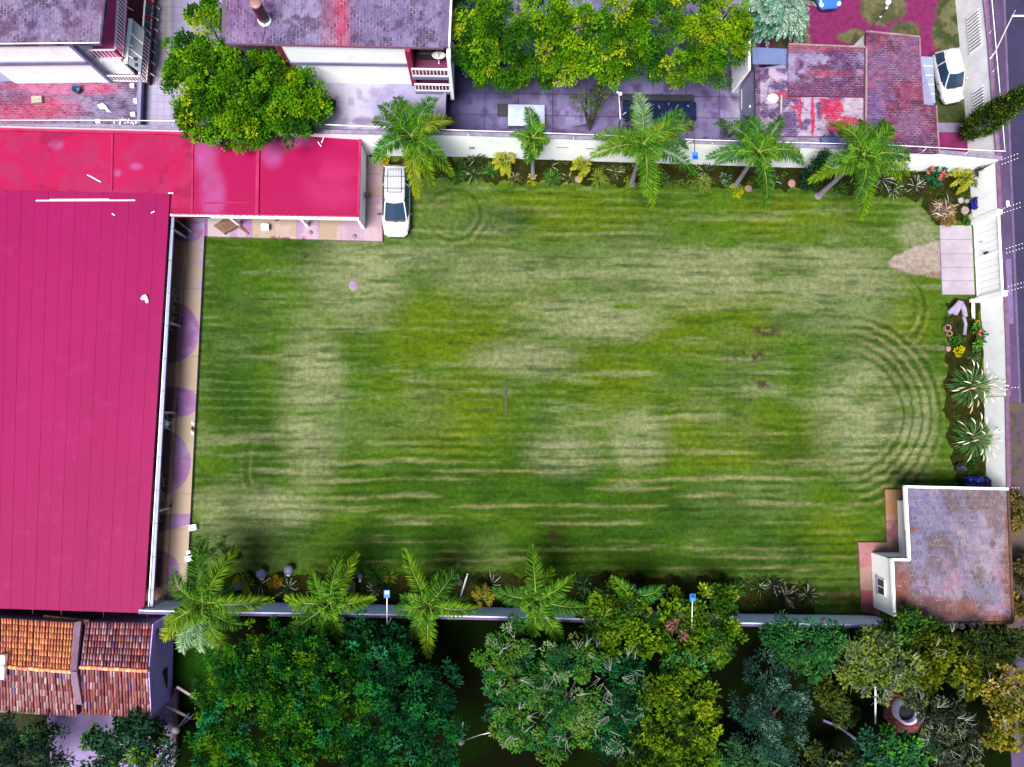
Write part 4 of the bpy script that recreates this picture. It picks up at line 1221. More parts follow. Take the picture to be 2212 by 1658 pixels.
# recessed balcony bay on the right
zb1, zb2 = 4.6, 2.75
c0, c1 = P(897, 105, ZM - .3), P(968, 105, ZM - .3)
for zz, mat in ((zb1, M('rose_floor', A(150, 40, 105), A(130, 30, 92), .8, .7, .08)), (zb2 + .02, M('plum_floor', A(135, 35, 108), A(120, 30, 98), .8, .6, .08))):
    mb = MB(); mb.prism([(b.x + .1, b.y - .55), (c1.x - .1, b.y - .55), (c1.x - .1, b.y + 4), (b.x + .1, b.y + 4)], zz - .2, zz); obj('balcony', mb, mat, mh)
    mb = MB(); mb.bar(Vector((b.x + .1, b.y - .6, zz - .12)), Vector((c1.x - .1, b.y - .6, zz - .12)), .08, .3); obj('fascia', mb, LAVW, mh)
    railing(mh, Vector((b.x + .15, b.y - .58, zz)), Vector((c1.x - .1, b.y - .58, zz)), .85, step=.19)
mb = MB(); mb.box((b.x + .06, b.y + .4, 4.8), (.3, 1.4, 4.0)); obj('wall', mb, REDP, mh)
mb = MB(); mb.box((c1.x + .02, b.y + 1.7, 4.2), (.2, 4.6, 5.0)); obj('wall', mb, WHITE, mh)
mb = MB(); mb.prism([(b.x, b.y + 4), (c1.x, b.y + 4), (c1.x, b.y + 8), (b.x, b.y + 8)], 0, ZM - .3); obj('wall', mb, MAGD, mh)
# ground storey terrace
def lterr(px, py, wx, wy):
    n = fbm(wx * .8, wy * .8, 191); n2 = fbm(wx * 2.2, wy * 1.7, 193)
    c = mixc(np.broadcast_to(np.array(A(196, 190, 236)), px.shape + (3,)), A(222, 216, 242), sst(.4, .6, n))
    c = mixc(c, A(170, 150, 200), sst(.52, .68, n2) * .6)
    return mixc(c, A(120, 90, 140), blob(px, py, 800, 262, 90, 9) * .7 * n2)
sheet('terrace', [(560, 150), (963, 150), (959, 283), (560, 277)], 2.45, 110, 40, lterr, MC('pale_lilac_concrete', .8, .12, 8, .15), parent=mh, thick=.15)
mb = MB(); q, r, s_ = P(964, 150, 2.3), P(959.5, 284, 2.3), P(560, 278, 2.3)
mb.prism([(q.x, q.y), (r.x, r.y), (s_.x, s_.y), (s_.x, q.y)], 0, 2.3); obj('wall', mb, M('brown_wall', A(150, 90, 85), A(110, 60, 85), 1, .85, .15), mh)
mb = MB(); mb.bar(P(961, 195, 2.55), P(958, 284, 2.55), .18, .2); obj('parapet', mb, LAVW, mh)

# --- low house in the north east
rh = thing('house', 'low house with patchwork purple brick roofs and spilled red paint', 'house', P(1850, 200, 0))
ZR = 3.0
def ex4(c, px, py, n, n2):
    c = mixc(np.broadcast_to(np.array(A(112, 50, 92)), px.shape + (3,)), A(136, 88, 138), sst(.4, .6, n))
    c = mixc(c, A(178, 76, 110), sst(.5, .66, n2) * .55)
    c = mixc(c, A(70, 22, 86), sst(285, 320, py) * .7)
    c = mixc(c, A(120, 100, 170), blob(px, py, 1890, 250, 26, 60) * .7)
    return mixc(c, A(176, 104, 96), sst(.62, .7, fbm(px * .14, py * .2, 5)) * .5)
sheet('roof', [(1871, 69), (1985, 81), (2004, 330), (1870, 328)], ZR + .25, 60, 110, brickroof(201, ex4), BRK2, parent=rh, thick=.2)
sheet('roof', [(1986, 224.5), (2021.5, 229), (2028, 331), (1993, 330.5)], ZR + .24, 20, 50, brickroof(203, ex4), BRK2, parent=rh, thick=.2)
def ex5(c, px, py, n, n2):
    c = mixc(np.broadcast_to(np.array(A(120, 60, 108)), px.shape + (3,)), A(178, 160, 208), sst(.42, .62, n2) * sst(97, 130, py) * (1 - sst(165, 190, py)))
    c = mixc(c, A(206, 90, 100), np.maximum(sst(118, 100, py) * .7, blob(px, py, 1800, 160, 60, 8) * .8) * (.5 + n))
    return mixc(c, A(92, 44, 108), sst(.52, .66, n) * .6)
sheet('roof', [(1703, 97.5), (1870.3, 104), (1869.5, 210), (1703, 208)], ZR + .12, 90, 60, brickroof(211, ex5), BRK2, parent=rh, thick=.2)
def ex6(c, px, py, n, n2):
    c = mixc(np.broadcast_to(np.array(A(112, 84, 138)), px.shape + (3,)), A(214, 190, 222), sst(.42, .56, n2))
    c = mixc(c, A(228, 206, 226), np.maximum(blob(px, py, 1840, 232, 34, 24), blob(px, py, 1720, 160, 20, 26)) * .85)
    c = mixc(c, A(84, 52, 84), (1 - sst(1640, 1645, px)) * .8)
    red = np.zeros_like(px)
    for q in ((1715, 205, 58, 7), (1735, 185, 6, 30, -.3), (1728, 240, 5, 32), (1756, 250, 4.5, 46), (1800, 240, 20, 24, .5), (1808, 215, 5, 20), (1775, 235, 3.5, 22), (1840, 258, 40, 4, .2), (1790, 222, 22, 5, .3), (1820, 270, 36, 12, -.2), (1718, 232, 10, 4)): red = np.maximum(red, blob(px + 7 * (n2 - .5), py + 7 * (n - .5), *q, **({} if len(q) == 5 else {}), soft=.25) if len(q) == 4 else blob(px + 7 * (n2 - .5), py + 7 * (n - .5), q[0], q[1], q[2], q[3], q[4], .25))
    return mixc(c, A(224, 44, 100), np.clip(red * 1.3, 0, 1))
sheet('roof', [(1631, 146), (1722, 150), (1722, 294), (1634, 292)], ZR, 60, 90, brickroof(221, ex6), BRK2, parent=rh, thick=.2)
sheet('roof', [(1722.2, 205), (1869, 206), (1869, 296), (1722.2, 294)], ZR - .004, 90, 60, brickroof(221, ex6), BRK2, parent=rh, thick=.2)
sheet('roof', [(1707, 150), (1721, 150), (1742, 204), (1722, 204)], ZR + .01, 12, 30, brickroof(221, ex6), BRK2, parent=rh, thick=.1)
sheet('roof', [(1634, 292.5), (1869, 296.5), (1869, 328), (1634, 316)], ZR - .35, 80, 14, brickroof(231, lambda c, px, py, n, n2: mixc(c, A(190, 178, 222), sst(.42, .6, n2) * .7)), BRK2, parent=rh, thick=.15)
PEACH = M('peach_edge', A(225, 180, 190), A(190, 130, 150), 2, .85, .2)
for (a_, b_, w_, h_) in (((1871, 104, .3), (1870, 300, .3), .1, .12), ((1986, 83, .3), (1987, 122, .3), .08, .1), ((1871, 68.5, .3), (1986, 80.5, .3), .1, .12), ((1703, 96.5, .18), (1869, 103, .18), .1, .14), ((2022, 229, .3), (2028, 330, .3), .07, .1)):
    mb = MB(); mb.bar(P(a_[0], a_[1], ZR + a_[2]), P(b_[0], b_[1], ZR + b_[2]), w_, h_); obj('roof_edge', mb, PEACH, rh)
mb = MB(); mb.prism([xy(1631.5, 146.5, ZR - .2), xy(1866, 108, ZR - .2), xy(1984, 84, ZR - .2), xy(2024, 232, ZR - .2), xy(2024, 318, ZR - .2), xy(1634, 313, ZR - .4)], 0, ZR - .42); obj('wall', mb, LAVW, rh)
mb = MB(); a, b = P(1866, 106, ZR), P(1872, 70, ZR); mb.prism([(a.x, a.y), (b.x, b.y), (b.x + .2, b.y), (a.x + .2, a.y)], 0, ZR + .18); obj('wall', mb, WHITE, rh)
mb = MB(); wallrun(mb, [(1621.5, 152, ZR), (1621.5, 76, ZR)], .15, 0); obj('wall', mb, WHITEW, rh)
mb = MB(); p = P(1618, 237, 1.6); w0 = P(1631, 237, ZR - .2); mb.box((w0.x - .02, p.y, 2.0), (.05, .12, .16)); obj('socket', mb, WPAINT, rh)
# corrugated awning
mb = MB(); n = 40
for i in range(n):
    a, b = i / n, (i + 1) / n
    T0, T1 = P(1625.5, 102.5, ZR - .1).lerp(P(1701, 106, ZR - .1), a), P(1625.5, 102.5, ZR - .1).lerp(P(1701, 106, ZR - .1), b)
    B0, B1 = P(1626, 139, ZR - .35).lerp(P(1700, 140, ZR - .35), a), P(1626, 139, ZR - .35).lerp(P(1700, 140, ZR - .35), b)
    z0, z1 = Vector((0, 0, .03 * math.cos(a * 20 * 6.283))), Vector((0, 0, .03 * math.cos(b * 20 * 6.283)))
    mb.face([B0 + z0, B1 + z1, T1 + z1, T0 + z0])
o = obj('awning', mb, M('blue_grey_sheet', A(150, 172, 232), A(135, 155, 222), 1.4, .5, .06), rh)
m_ = o.modifiers.new('s', 'SOLIDIFY'); m_.thickness = .02
mb = MB(); q4 = [P(1987.5, 122, 2.5), P(2014, 124, 2.45), P(2020, 223.5, 2.45), P(1994, 223.5, 2.5)]
mb.prism([(v.x, v.y) for v in q4], 2.4, 2.48); cp = obj('carport_roof', mb, M('pale_blue_panel', A(205, 216, 246), A(190, 204, 240), 1.2, .55, .05), rh)
mb = MB()
for t in (.2, .4, .6, .8): mb.bar(q4[0].lerp(q4[3], t) + Vector((0, 0, .0)), q4[1].lerp(q4[2], t) + Vector((0, 0, .03)), .02, .02)
obj('seam', mb, WPAINT, cp)

# --- tiled house in the south west corner
th = thing('tiled_house', 'old house with two wavy clay tile gable roofs in the south west corner', 'house', P(150, 1445, 0))
OR = [(3, A(242, 160, 112, 1.15)), (2, A(236, 142, 100, 1.15)), (1, A(216, 128, 106, 1.15))]
RO = [(3, A(190, 122, 126, 2.1)), (2, A(172, 100, 112, 2.1)), (2, A(205, 155, 155, 2.1)), (1, A(140, 72, 80, 2.1)), (.25, A(160, 120, 190, 2.1)), (.6, A(215, 188, 188, 2.1))]
RB = [(3, A(182, 110, 114, 2.1)), (2, A(154, 84, 92, 2.1)), (2, A(195, 138, 146, 2.1)), (.7, A(194, 92, 78, 2.1)), (1, A(208, 170, 175, 2.1)), (.25, A(140, 95, 165, 2.1))]
TILE = MC('clay_tile', .85, .22, 14, .2, spec=.2)
def tiles(ridge0, ridge1, eave0, eave1, cols, rows, sp=.158, parent=None):
    r0, r1, e0, e1 = [Vector(v) for v in (ridge0, ridge1, eave0, eave1)]
    mb = MB(); n = int((r1 - r0).length / sp)
    nrml = ((r1 - r0).cross(e0 - r0)).normalized()
    if nrml.z < 0: nrml = -nrml
    mb.face([e0 - nrml * .05, e1 - nrml * .05, r1 - nrml * .05, r0 - nrml * .05], (.05, .02, .025))
    for i in range(n):
        t = (i + .5) / n
        R, E = r0.lerp(r1, t), e0.lerp(e1, t)
        wob = random.uniform(-.02, .02)
        for j in range(rows):
            a, b = j / rows, (j + 1.12) / rows
            p, q = R.lerp(E, a), R.lerp(E, min(b, 1.02))
            sx = (r1 - r0).normalized()
            lift = nrml * (.02 + .012)
            c = pick(cols, 1)[0] * random.uniform(.8, 1.15)
            vs = []
            w0, w1 = sp * .36, sp * .43
            ox = sx * (wob + random.uniform(-.012, .012)); oq = sx * (wob + random.uniform(-.015, .015))
            for (pt, w, o_, hh) in ((p, w0, ox, 0.0), (q, w1, oq, .028)):
                for k in range(6):
                    g = math.pi * k / 5
                    vs.append(pt + o_ + sx * (math.cos(g) * w) + nrml * (math.sin(g) * w * .85 + hh + random.uniform(0, .006)) )
            mb.mesh(vs, [(k, k + 1, 7 + k, 6 + k) for k in range(5)] + [tuple(range(6, 12))], tuple(c), True)
    return mb
def roofpair(xl, xr, ridge, up, lo, zr, ze, cu, cl, ru, rl):
    r0, r1 = P(xl[0], ridge[0], zr), P(xr[0], ridge[1], zr)
    u0, u1 = P(xl[1], up[0], ze), P(xr[1], up[1], ze); l0, l1 = P(xl[2], lo[0], ze), P(xr[2], lo[1], ze)
    rf = obj('roof', tiles(r0, r1, u0, u1, cu, ru), TILE, th)
    obj('roof', tiles(r0, r1, l0, l1, cl, rl), TILE, th)
    mb = MB(); n = int((r1 - r0).length / .3)
    for k in range(n):
        p, q = r0.lerp(r1, k / n), r0.lerp(r1, (k + 1.08) / n)
        o = Vector((0, random.uniform(-.015, .015), .03))
        mb.tube([p + o, q + o + Vector((0, 0, .02))], [.1, .115], 8, tuple(pick(OR, 1)[0]))
    obj('ridge_tiles', mb, TILE, th)
    mb = MB()
    mb.mesh([r0 - Vector((0, 0, .12)), u0 - Vector((0, 0, .12)), l0 - Vector((0, 0, .12)), (u0.x, u0.y - .1, 0), (l0.x, l0.y + .1, 0), r1 - Vector((.03, 0, .12)), u1 - Vector((.03, 0, .12)), l1 - Vector((.03, 0, .12)), (u1.x - .03, u1.y - .1, 0), (l1.x - .03, l1.y + .1, 0)],
            [(3, 1, 0, 2, 4), (9, 7, 5, 6, 8), (1, 3, 8, 6), (2, 7, 9, 4)])
    obj('wall', mb, M('house_wall', A(150, 115, 175), A(125, 88, 150), .8, .9, .12), th)
roofpair((-70, -70, -70), (158, 166, 168), (1434, 1451.5), (1333, 1348), (1530, 1545), 3.7, 2.7, OR, RO, 8, 7)
roofpair((173, 184, 177.5), (320, 329, 325), (1441, 1449), (1346.5, 1348.5), (1541, 1546.5), 3.75, 2.7, [(w_, tuple(min(.85, v_ * 1.7) for v_ in c_)) for w_, c_ in RB], RB, 7, 7)
mb = MB()
for a, b in (((170, 1344, 2.95), (160.5, 1449, 3.95)), ((160.5, 1449, 3.95), (172, 1520, 3.05))):
    p, q = P(*a), P(*b); mb.bar(p, q, .36, .18)
obj('gable_parapet', mb, M('gable_render', A(176, 138, 165), A(150, 110, 150), 1.2, .9, .15), th)
# east gable wall standing proud with its dark window
mb = MB(); g0, g1, g2 = P(331, 1349, 2.7), P(322, 1449, 3.7), P(327, 1547, 2.7)
mb.mesh([tuple(g0), tuple(g1), tuple(g2), (g0.x + .02, g0.y, 0), (g0.x + .02, g2.y, 0), tuple(g0 - Vector((.12, 0, 0))), tuple(g1 - Vector((.12, 0, 0))), tuple(g2 - Vector((.12, 0, 0))), (g0.x - .12, g0.y, 0), (g0.x - .12, g2.y, 0)], [(3, 4, 2, 1, 0), (8, 5, 6, 7, 9), (0, 1, 6, 5), (1, 2, 7, 6), (3, 0, 5, 8), (4, 9, 7, 2)])
obj('gable_wall', mb, M('purple_gable', (.52, .36, .78), (.4, .26, .64), .8, .9, .12), th)
mb = MB(); p = P(343, 1470, 1.3); mb.box((g0.x + .04, p.y, 1.35), (.06, 1.2, 1.1)); wn = obj('window', mb, BLACK, th)
mb = MB()
for k in range(5): mb.box((g0.x + .085, p.y - .5 + .25 * k, 1.35), (.03, .03, 1.1))
obj('bars', mb, DKSTEEL, wn)
mb = MB(); mb.box((P(347, 1365, 2).x, P(347, 1362, 2).y, 1.2), (1.0, .3, 2.2)); obj('wall', mb, M('lilac_side', A(140, 112, 185), None, 1, .9, .1), th)
mb = MB(); mb.bar(P(-70, 1531.5, 2.66), P(84, 1541, 2.66), .12, .08); obj('eaves_board', mb, WOODP, th)
mb = MB(); a, b = P(95, 1334.5, 2.1), P(193, 1345, 2.1); mb.bar(a, b, .3, .1)
tag(obj('yellow_beam', mb, M('yellow_paint', A(178, 130, 48), A(150, 105, 45), 1.5, .7, .15), None, a), 'long yellow beam lying above the upper eaves of the tiled house', 'beam')
mb = MB(); mb.box(tuple(P(4, 1432, 3.75)), (.5, .9, .35)); mb.box(tuple(P(3, 1453, 3.95)), (.45, .75, .3))
tag(obj('roof_tank', mb, WHITE, None, P(4, 1445, 3.6), bevel=.08), 'white box shaped tank at the left end of the clay tile ridge', 'tank')
# ------------------------------------------------------------------ palms
GN = 'palms along the north wall'; GS = 'palms along the south wall'
palm('big feathery palm beside the white car with a yellow frond to its right', (905, 388), (889, 296), 5.2, [(857, 212, 'd'), (872, 222), (823, 229, 'd'), (808, 262, 'd'), (941, 214, 't'), (925, 228), (976, 262, 'Y'), (955, 272, 't'), (806, 349, 't'), (812, 330, 'd'), (901, 425, 'Y', 2.2), (936, 402, 'y', 2.0), (976, 378, 'y', 1.6), (960, 350, 'd'), (908, 355, 'y', .6), (880, 262, 'y', .2)], GN, ll=.55)
palm('slim young palm in front of the white board with few fronds', (1151, 383), (1151, 300), 3.9, [(1140, 234, 't', .3), (1152, 250, 'd'), (1172, 285), (1128, 300), (1148, 348, 'd', .9), (1160, 338), (1137, 352, 'd'), (1170, 318)], GN, ll=.42, tr=.11)
palm('large bright palm in front of the black table with one frond reaching over it', (1364, 398), (1389, 314), 5.4, [(1375, 203, 'p', .6), (1368, 232, 'y'), (1476, 244, 't'), (1498, 270, 'y'), (1450, 274, 'Y', .1), (1484, 317, 'd'), (1501, 378, 'd', 1.6), (1407, 449, 'y', 2.0), (1394, 420), (1279, 337, 'y'), (1287, 297), (1310, 318, 'd'), (1352, 330, '', .3), (1420, 300, '', .2)], GN, ll=.55)
palm('dark palm with clear leaning trunk set in a yellow bush by the red stained roof', (1588, 402), (1637, 330), 5.2, [(1546, 267, 'd', 1.6), (1590, 262, 'd'), (1610, 252, 't'), (1687, 256, 'd'), (1529, 341, 't'), (1548, 352, 'd'), (1736, 354, 't', 1.5), (1730, 338), (1655, 447, 'd', 2.0), (1650, 298, 'y', .1), (1645, 400, 'd', 1.2)], GN, ll=.5)
palm('broad palm at the east end of the row with pale trunk leaning to the left', (1768, 424), (1862, 338), 5.6, [(1795, 267, 'y'), (1812, 285, 'd'), (1860, 262), (1924, 275, 'y'), (1912, 262, 'd'), (1963, 344, 'd'), (1961, 378, 'y'), (1944, 390, 'y'), (1860, 472, 'y', 2.2), (1850, 430, 'd'), (1751, 391, 'y', 2.0), (1790, 350, 'd'), (1901, 376, '', .3), (1830, 370), (1838, 300, 'd', .4), (1880, 300, '', .3)], GN, ll=.55, tr=.15)
palm('wide shaggy palm beside the magenta roof at the west end of the south wall', (527, 1262), (440, 1300), 4.7, [(445, 1167, 'd'), (425, 1190, 'd'), (510, 1190, 'y'), (376, 1237, 'd'), (352, 1380, 'Y', 2.0), (360, 1350, 'y'), (394, 1409, 'p', 2.2), (438, 1407, 'p', 2.2), (470, 1400, 'p', 2.), (510, 1419, 'y', 2.2), (520, 1352, 'd'), (585, 1296, 'y'), (500, 1270, 't'), (480, 1225, 'd', .5), (440, 1345, 't', .6), (405, 1290, 't', .5), (480, 1320, 't', .6)], GS, ll=.58, tr=.15)
palm('fern like palm with broad flat fronds and yellow bush behind it in the south bed', (761, 1268), (714, 1303), 4.0, [(736, 1202, ''), (771, 1200, 'y'), (674, 1238, ''), (618, 1291, 'y'), (808, 1293, 'y'), (623, 1365, 'd'), (746, 1389, '', 1.6), (690, 1380, 'd')], GS, ll=.5, wl=.1, tipdrop=(.3, .8))
palm('narrow drooping palm beside the pale leaning pole in the south bed', (960, 1270), (927, 1304), 4.0, [(875, 1190, 'y'), (956, 1236, ''), (990, 1224, 'd'), (852, 1315, 'd'), (868, 1290, 'd'), (889, 1379, '', 1.6), (926, 1421, 'y', 2.0), (1035, 1313, 'y'), (1010, 1296, 'd'), (930, 1330, '', .4), (975, 1268, 'd')], GS, ll=.5)
palm('star shaped palm with eight clear fronds at the middle of the south wall', (1148, 1262), (1157, 1294), 3.8, [(1148, 1182, ''), (1192, 1231, 'y'), (1240, 1244, ''), (1067, 1274, 'd'), (1259, 1313, 'd'), (1153, 1372, ''), (1212, 1382, ''), (1175, 1265, '', .3)], GS, ll=.52, wl=.1, tipdrop=(.3, .9))
palm('small palm with two open fronds showing among the trees right of the star shaped palm', (1368, 1268), (1366, 1287), 2.8, [(1322, 1250, ''), (1432, 1268, 't'), (1340, 1300, 'd'), (1400, 1300, 'd')], GS, ll=.45, wl=.09, tipdrop=(.2, .6))

# ------------------------------------------------------------------ trees of the north side
FIC = [(3, (0.032, 0.11, 0.003)), (3, (0.06, 0.165, 0.003)), (1.6, (0.12, 0.23, 0.004)), (3, (0.012, 0.055, 0.004)), (.7, (0.19, 0.26, 0.006))]
FK = dict(dens=3.0, lobe=(.28, .55), nleaf=190, L=(.11, .22), Wr=.55, shell=(.45, 1.0))
tree('ficus_tree', 'dense bright green tree between the two tall white houses overhanging the magenta wing', (560, 190), [(455, 55, 46, 5.4), (408, 120, 50, 5.4), (398, 190, 52, 5.5), (470, 170, 74, 6.2), (560, 190, 82, 6.2), (638, 205, 62, 5.6), (440, 250, 52, 5.2), (540, 258, 58, 5.4), (620, 258, 50, 5.2), (676, 235, 34, 4.8), (470, 290, 26, 4.4), (560, 300, 22, 4.2), (505, 125, 62, 5.9), (590, 150, 60, 5.8), (440, 130, 50, 5.6), (520, 230, 60, 5.9), (610, 240, 46, 5.5), (450, 210, 50, 5.6)], FIC, r0=.25, **FK)
GF = 'courtyard trees in the north'
tree('ficus_tree', 'leafy courtyard tree hanging beside the balcony wall of the middle white house', (1070, 80), [(1030, 20, 62, 7), (1020, 90, 50, 6.4), (1080, 60, 74, 7.2), (1075, 130, 58, 6), (1098, 172, 26, 5), (1040, 140, 34, 5.6)], FIC, GF, r0=.25, **FK)
tree('ficus_tree', 'leafy courtyard tree whose lower edge hangs above the white board', (1210, 70), [(1180, 20, 70, 7.4), (1190, 90, 64, 6.8), (1250, 60, 70, 7.3), (1160, 150, 38, 5.6), (1215, 140, 44, 5.8), (1262, 120, 40, 6)], FIC, GF, r0=.25, **FK)
tree('ficus_tree', 'leafy courtyard tree above the small bare branched courtyard tree', (1370, 70), [(1340, 20, 72, 7.4), (1350, 90, 66, 6.8), (1410, 50, 66, 7.2), (1330, 145, 38, 5.4), (1395, 135, 40, 5.8)], FIC, GF, r0=.25, **FK)
tree('ficus_tree', 'yellowish leafy courtyard tree beside the blue corrugated awning', (1540, 70), [(1490, 20, 70, 7.2), (1570, 30, 58, 7), (1500, 90, 60, 6.6), (1565, 95, 50, 6.2), (1460, 140, 40, 5.8), (1530, 150, 36, 5.4), (1605, 60, 28, 5.6)], [(3, (0.035, 0.115, 0.003)), (3, (0.075, 0.17, 0.003)), (1.8, (0.13, 0.22, 0.004)), (2.6, (0.014, 0.055, 0.005)), (1, (0.2, 0.25, 0.007))], GF, r0=.25, **FK)
# blue green conifer
cb = P(1690, 40, 0)
ct = thing('conifer_tree', 'pale blue green conifer with pointed drooping boughs at the top of the photo', 'tree', cb)
top = P(1680, -22, 7.0)
mb = MB(); mb.tube([cb, cb.lerp(top, .6), top], [.2, .12, .03], 8); obj('trunk', mb, BARK, ct)
lf = LF()
for k in range(64):
    h = random.uniform(.35, .97); c = cb.lerp(top, h); a = k * 2.4 + random.uniform(-.2, .2); l = (1.02 - h) ** .6 * 3.4 * random.uniform(.75, 1.05)
    e = c + Vector((math.cos(a) * l, math.sin(a) * l, -.25 - .25 * l))
    cc = random.choice([((.05, .16, .11), (.2, .34, .25)), ((.08, .2, .14), (.3, .42, .32)), ((.03, .1, .08), (.1, .25, .18))])
    frond(lf, c, e, .2, .34, .07, cc[0], cc[1], n=int(10 + 9 * l), up=.2, layers=2, stem=(.12, .1, .07))
    for q in (.45, .7):
        m_ = c.lerp(e, q)
        for s in (-1, 1): frond(lf, m_, m_ + Vector((math.cos(a + s * .7) * l * .4, math.sin(a + s * .7) * l * .4, -.25)), .08, .24, .07, cc[0], cc[1], n=10, up=.2, layers=1, stem=(.12, .1, .07))
lf.build('crown', LEAF, ct)
# cypresses
def cypress(label, base, tip, h, r, cols, name='cypress_tree'):
    b = P(base[0], base[1], 0)
    t = thing(name, label, 'tree', b)
    tp = P(tip[0], tip[1], h)
    mb = MB(); mb.tube([b, b.lerp(tp, .5), b.lerp(tp, .95)], [.12, .08, .02], 7); obj('trunk', mb, BARK, t)
    lf = LF(); n = int(34 * h * max(r, .35))
    for k in range(n * 3):
        u = random.uniform(.06, 1); w = r * min(1, u * 5) * (1 - max(0, u - .35) / .68) ** .8 + .05
        a = random.uniform(0, 6.28); c = np.array(b.lerp(tp, u)) + np.array([math.cos(a), math.sin(a), 0]) * w * random.uniform(.6, 1)
        m = 16; d = RNG.normal(0, .35, (m, 3)) + np.array([math.cos(a) * .7, math.sin(a) * .7, .9])
        lf.add(c + RNG.normal(0, .1, (m, 3)), d, np.array([math.cos(a), math.sin(a), .4]) + RNG.normal(0, .3, (m, 3)), RNG.uniform(.16, .32, m), .08, pick(cols, 1)[0] * RNG.uniform(.75, 1.2, (m, 1)))
    lf.build('crown', LEAF, t)
cypress('tall slender cypress leaning over the street wall in the north east', (2078, 294), (2252, 180), 7.6, .75, [(3, (.06, .11, .015)), (2, (.1, .16, .02)), (2, (.035, .07, .012))])
cypress('small dark cypress standing before the wall between the last two north palms', (1735, 405), (1783, 333), 4.3, .34, [(3, (.02, .07, .03)), (2, (.03, .09, .04)), (1, (.012, .045, .02))])
# sparse courtyard tree with bare branches
cbp = P(1273, 282, .05)
st = thing('small_tree', 'sparse small tree with bare dark branches in the courtyard', 'tree', cbp)
mb = MB(); lf = LF()
for (x, y, z) in ((1252, 212, 2.6), (1275, 192, 2.9), (1302, 205, 2.6), (1262, 232, 2.2), (1287, 238, 2.0), (1300, 178, 3.0), (1268, 210, 2.7), (1290, 222, 2.3)):
    e = P(x, y, z); m_ = cbp.lerp(e, .5) + Vector((random.uniform(-.2, .2), random.uniform(-.1, .2), .1))
    mb.tube([cbp, m_, e], [.07, .035, .015], 5)
    for j in range(3):
        q = m_.lerp(e, random.uniform(.3, .9)); mb.tube([q, q + Vector((random.uniform(-.5, .5), random.uniform(-.3, .5), .2))], [.018, .008], 4)
    crown(lf, [(x, y, 15, z + .25)], [(3, (.05, .08, .02)), (2, (.09, .12, .03)), (1, (.025, .04, .012))], dens=7, lobe=(.14, .26), nleaf=34, L=(.12, .22), Wr=.55, small=True)
mb.tube([P(1265, 270, .4), P(1240, 275, .7), P(1235, 272, .75)], [.04, .025, .015], 5)
obj('trunk', mb, M('dark_bark', A(62, 48, 52), None, 2, .9, .3), st); lf.build('crown', LEAF, st)

# ------------------------------------------------------------------ trees of the south side
DK = [(3, (0.0048, 0.0360, 0.0048)), (3, (0.0096, 0.0680, 0.0064)), (2, (0.0240, 0.1120, 0.0048)), (1.6, (0.0640, 0.1520, 0.0040)), (.6, (0.0096, 0.1280, 0.0400))]
DK2 = [(3, (0.0030, 0.0338, 0.0105)), (3, (0.0060, 0.0638, 0.0180)), (2, (0.0030, 0.0225, 0.0075)), (1.4, (0.0112, 0.1125, 0.0150)), (.6, (0.0225, 0.1350, 0.0525))]
YG = [(3, (0.0480, 0.1200, 0.0032)), (3, (0.0880, 0.1680, 0.0048)), (2, (0.0240, 0.0720, 0.0048)), (1.2, (0.1360, 0.1920, 0.0160)), (1, (0.0120, 0.0480, 0.0096))]
SV = [(2, (0.0200, 0.1040, 0.0160)), (2, (0.0480, 0.1440, 0.0120)), (1, (0.0800, 0.1520, 0.0240)), (1.4, (0.0096, 0.0640, 0.0240)), (.6, (0.1040, 0.1760, 0.0640))]
BG = [(3, (0.0090, 0.0375, 0.0255)), (2, (0.0165, 0.0600, 0.0413)), (1, (0.0375, 0.1050, 0.0713)), (.8, (0.0975, 0.1800, 0.1275))]
OL = [(3, (.05, .075, .004)), (3, (.09, .11, .005)), (2.5, (.022, .035, .005)), (.8, (.17, .17, .01))]
GY = [(3, (0.0263, 0.0375, 0.0210)), (2, (0.0450, 0.0600, 0.0338)), (1, (0.0750, 0.0975, 0.0375)), (1, (0.0150, 0.0225, 0.0120))]
K1 = dict(dens=3.2, lobe=(.2, .4), nleaf=90, L=(.14, .27), Wr=.38, shell=(.35, 1.0), rosette=True, droop=.05)
tree('dense_tree', 'broad dark green tree with rosette leaf tufts beside the tiled house', (600, 1480), [(480, 1490, 70, 5.5), (560, 1440, 90, 6.4), (650, 1400, 70, 6.0), (660, 1500, 100, 7.0), (530, 1570, 90, 6.2), (640, 1600, 100, 6.6), (730, 1450, 70, 6.4), (740, 1560, 90, 6.6), (470, 1620, 60, 5.2)], DK, r0=.28, **K1)
tree('dense_tree', 'darker blue green tree right of the broad rosette tufted tree', (860, 1500), [(820, 1440, 70, 6.3), (870, 1500, 84, 6.8), (930, 1500, 66, 6.2), (830, 1580, 90, 6.6), (930, 1600, 76, 6.2), (860, 1390, 40, 5.2), (780, 1360, 34, 4.8), (800, 1650, 70, 6)], DK2, r0=.26, **K1)
K2 = dict(dens=2.6, lobe=(.24, .48), nleaf=120, L=(.12, .24), Wr=.42, shell=(.35, 1.0), droop=.15)
GT = 'feathery trees with pale bare twigs'
tree('twiggy_tree', 'feathery grey green tree with pale twigs below the star shaped palm', (1110, 1450), [(1075, 1420, 48, 5.8), (1120, 1390, 46, 5.6), (1110, 1470, 60, 6.2), (1070, 1510, 46, 5.6), (1105, 1560, 44, 5.4), (1130, 1590, 34, 5)], SV, GT, twigs=3, bark=BARKP, **K2)
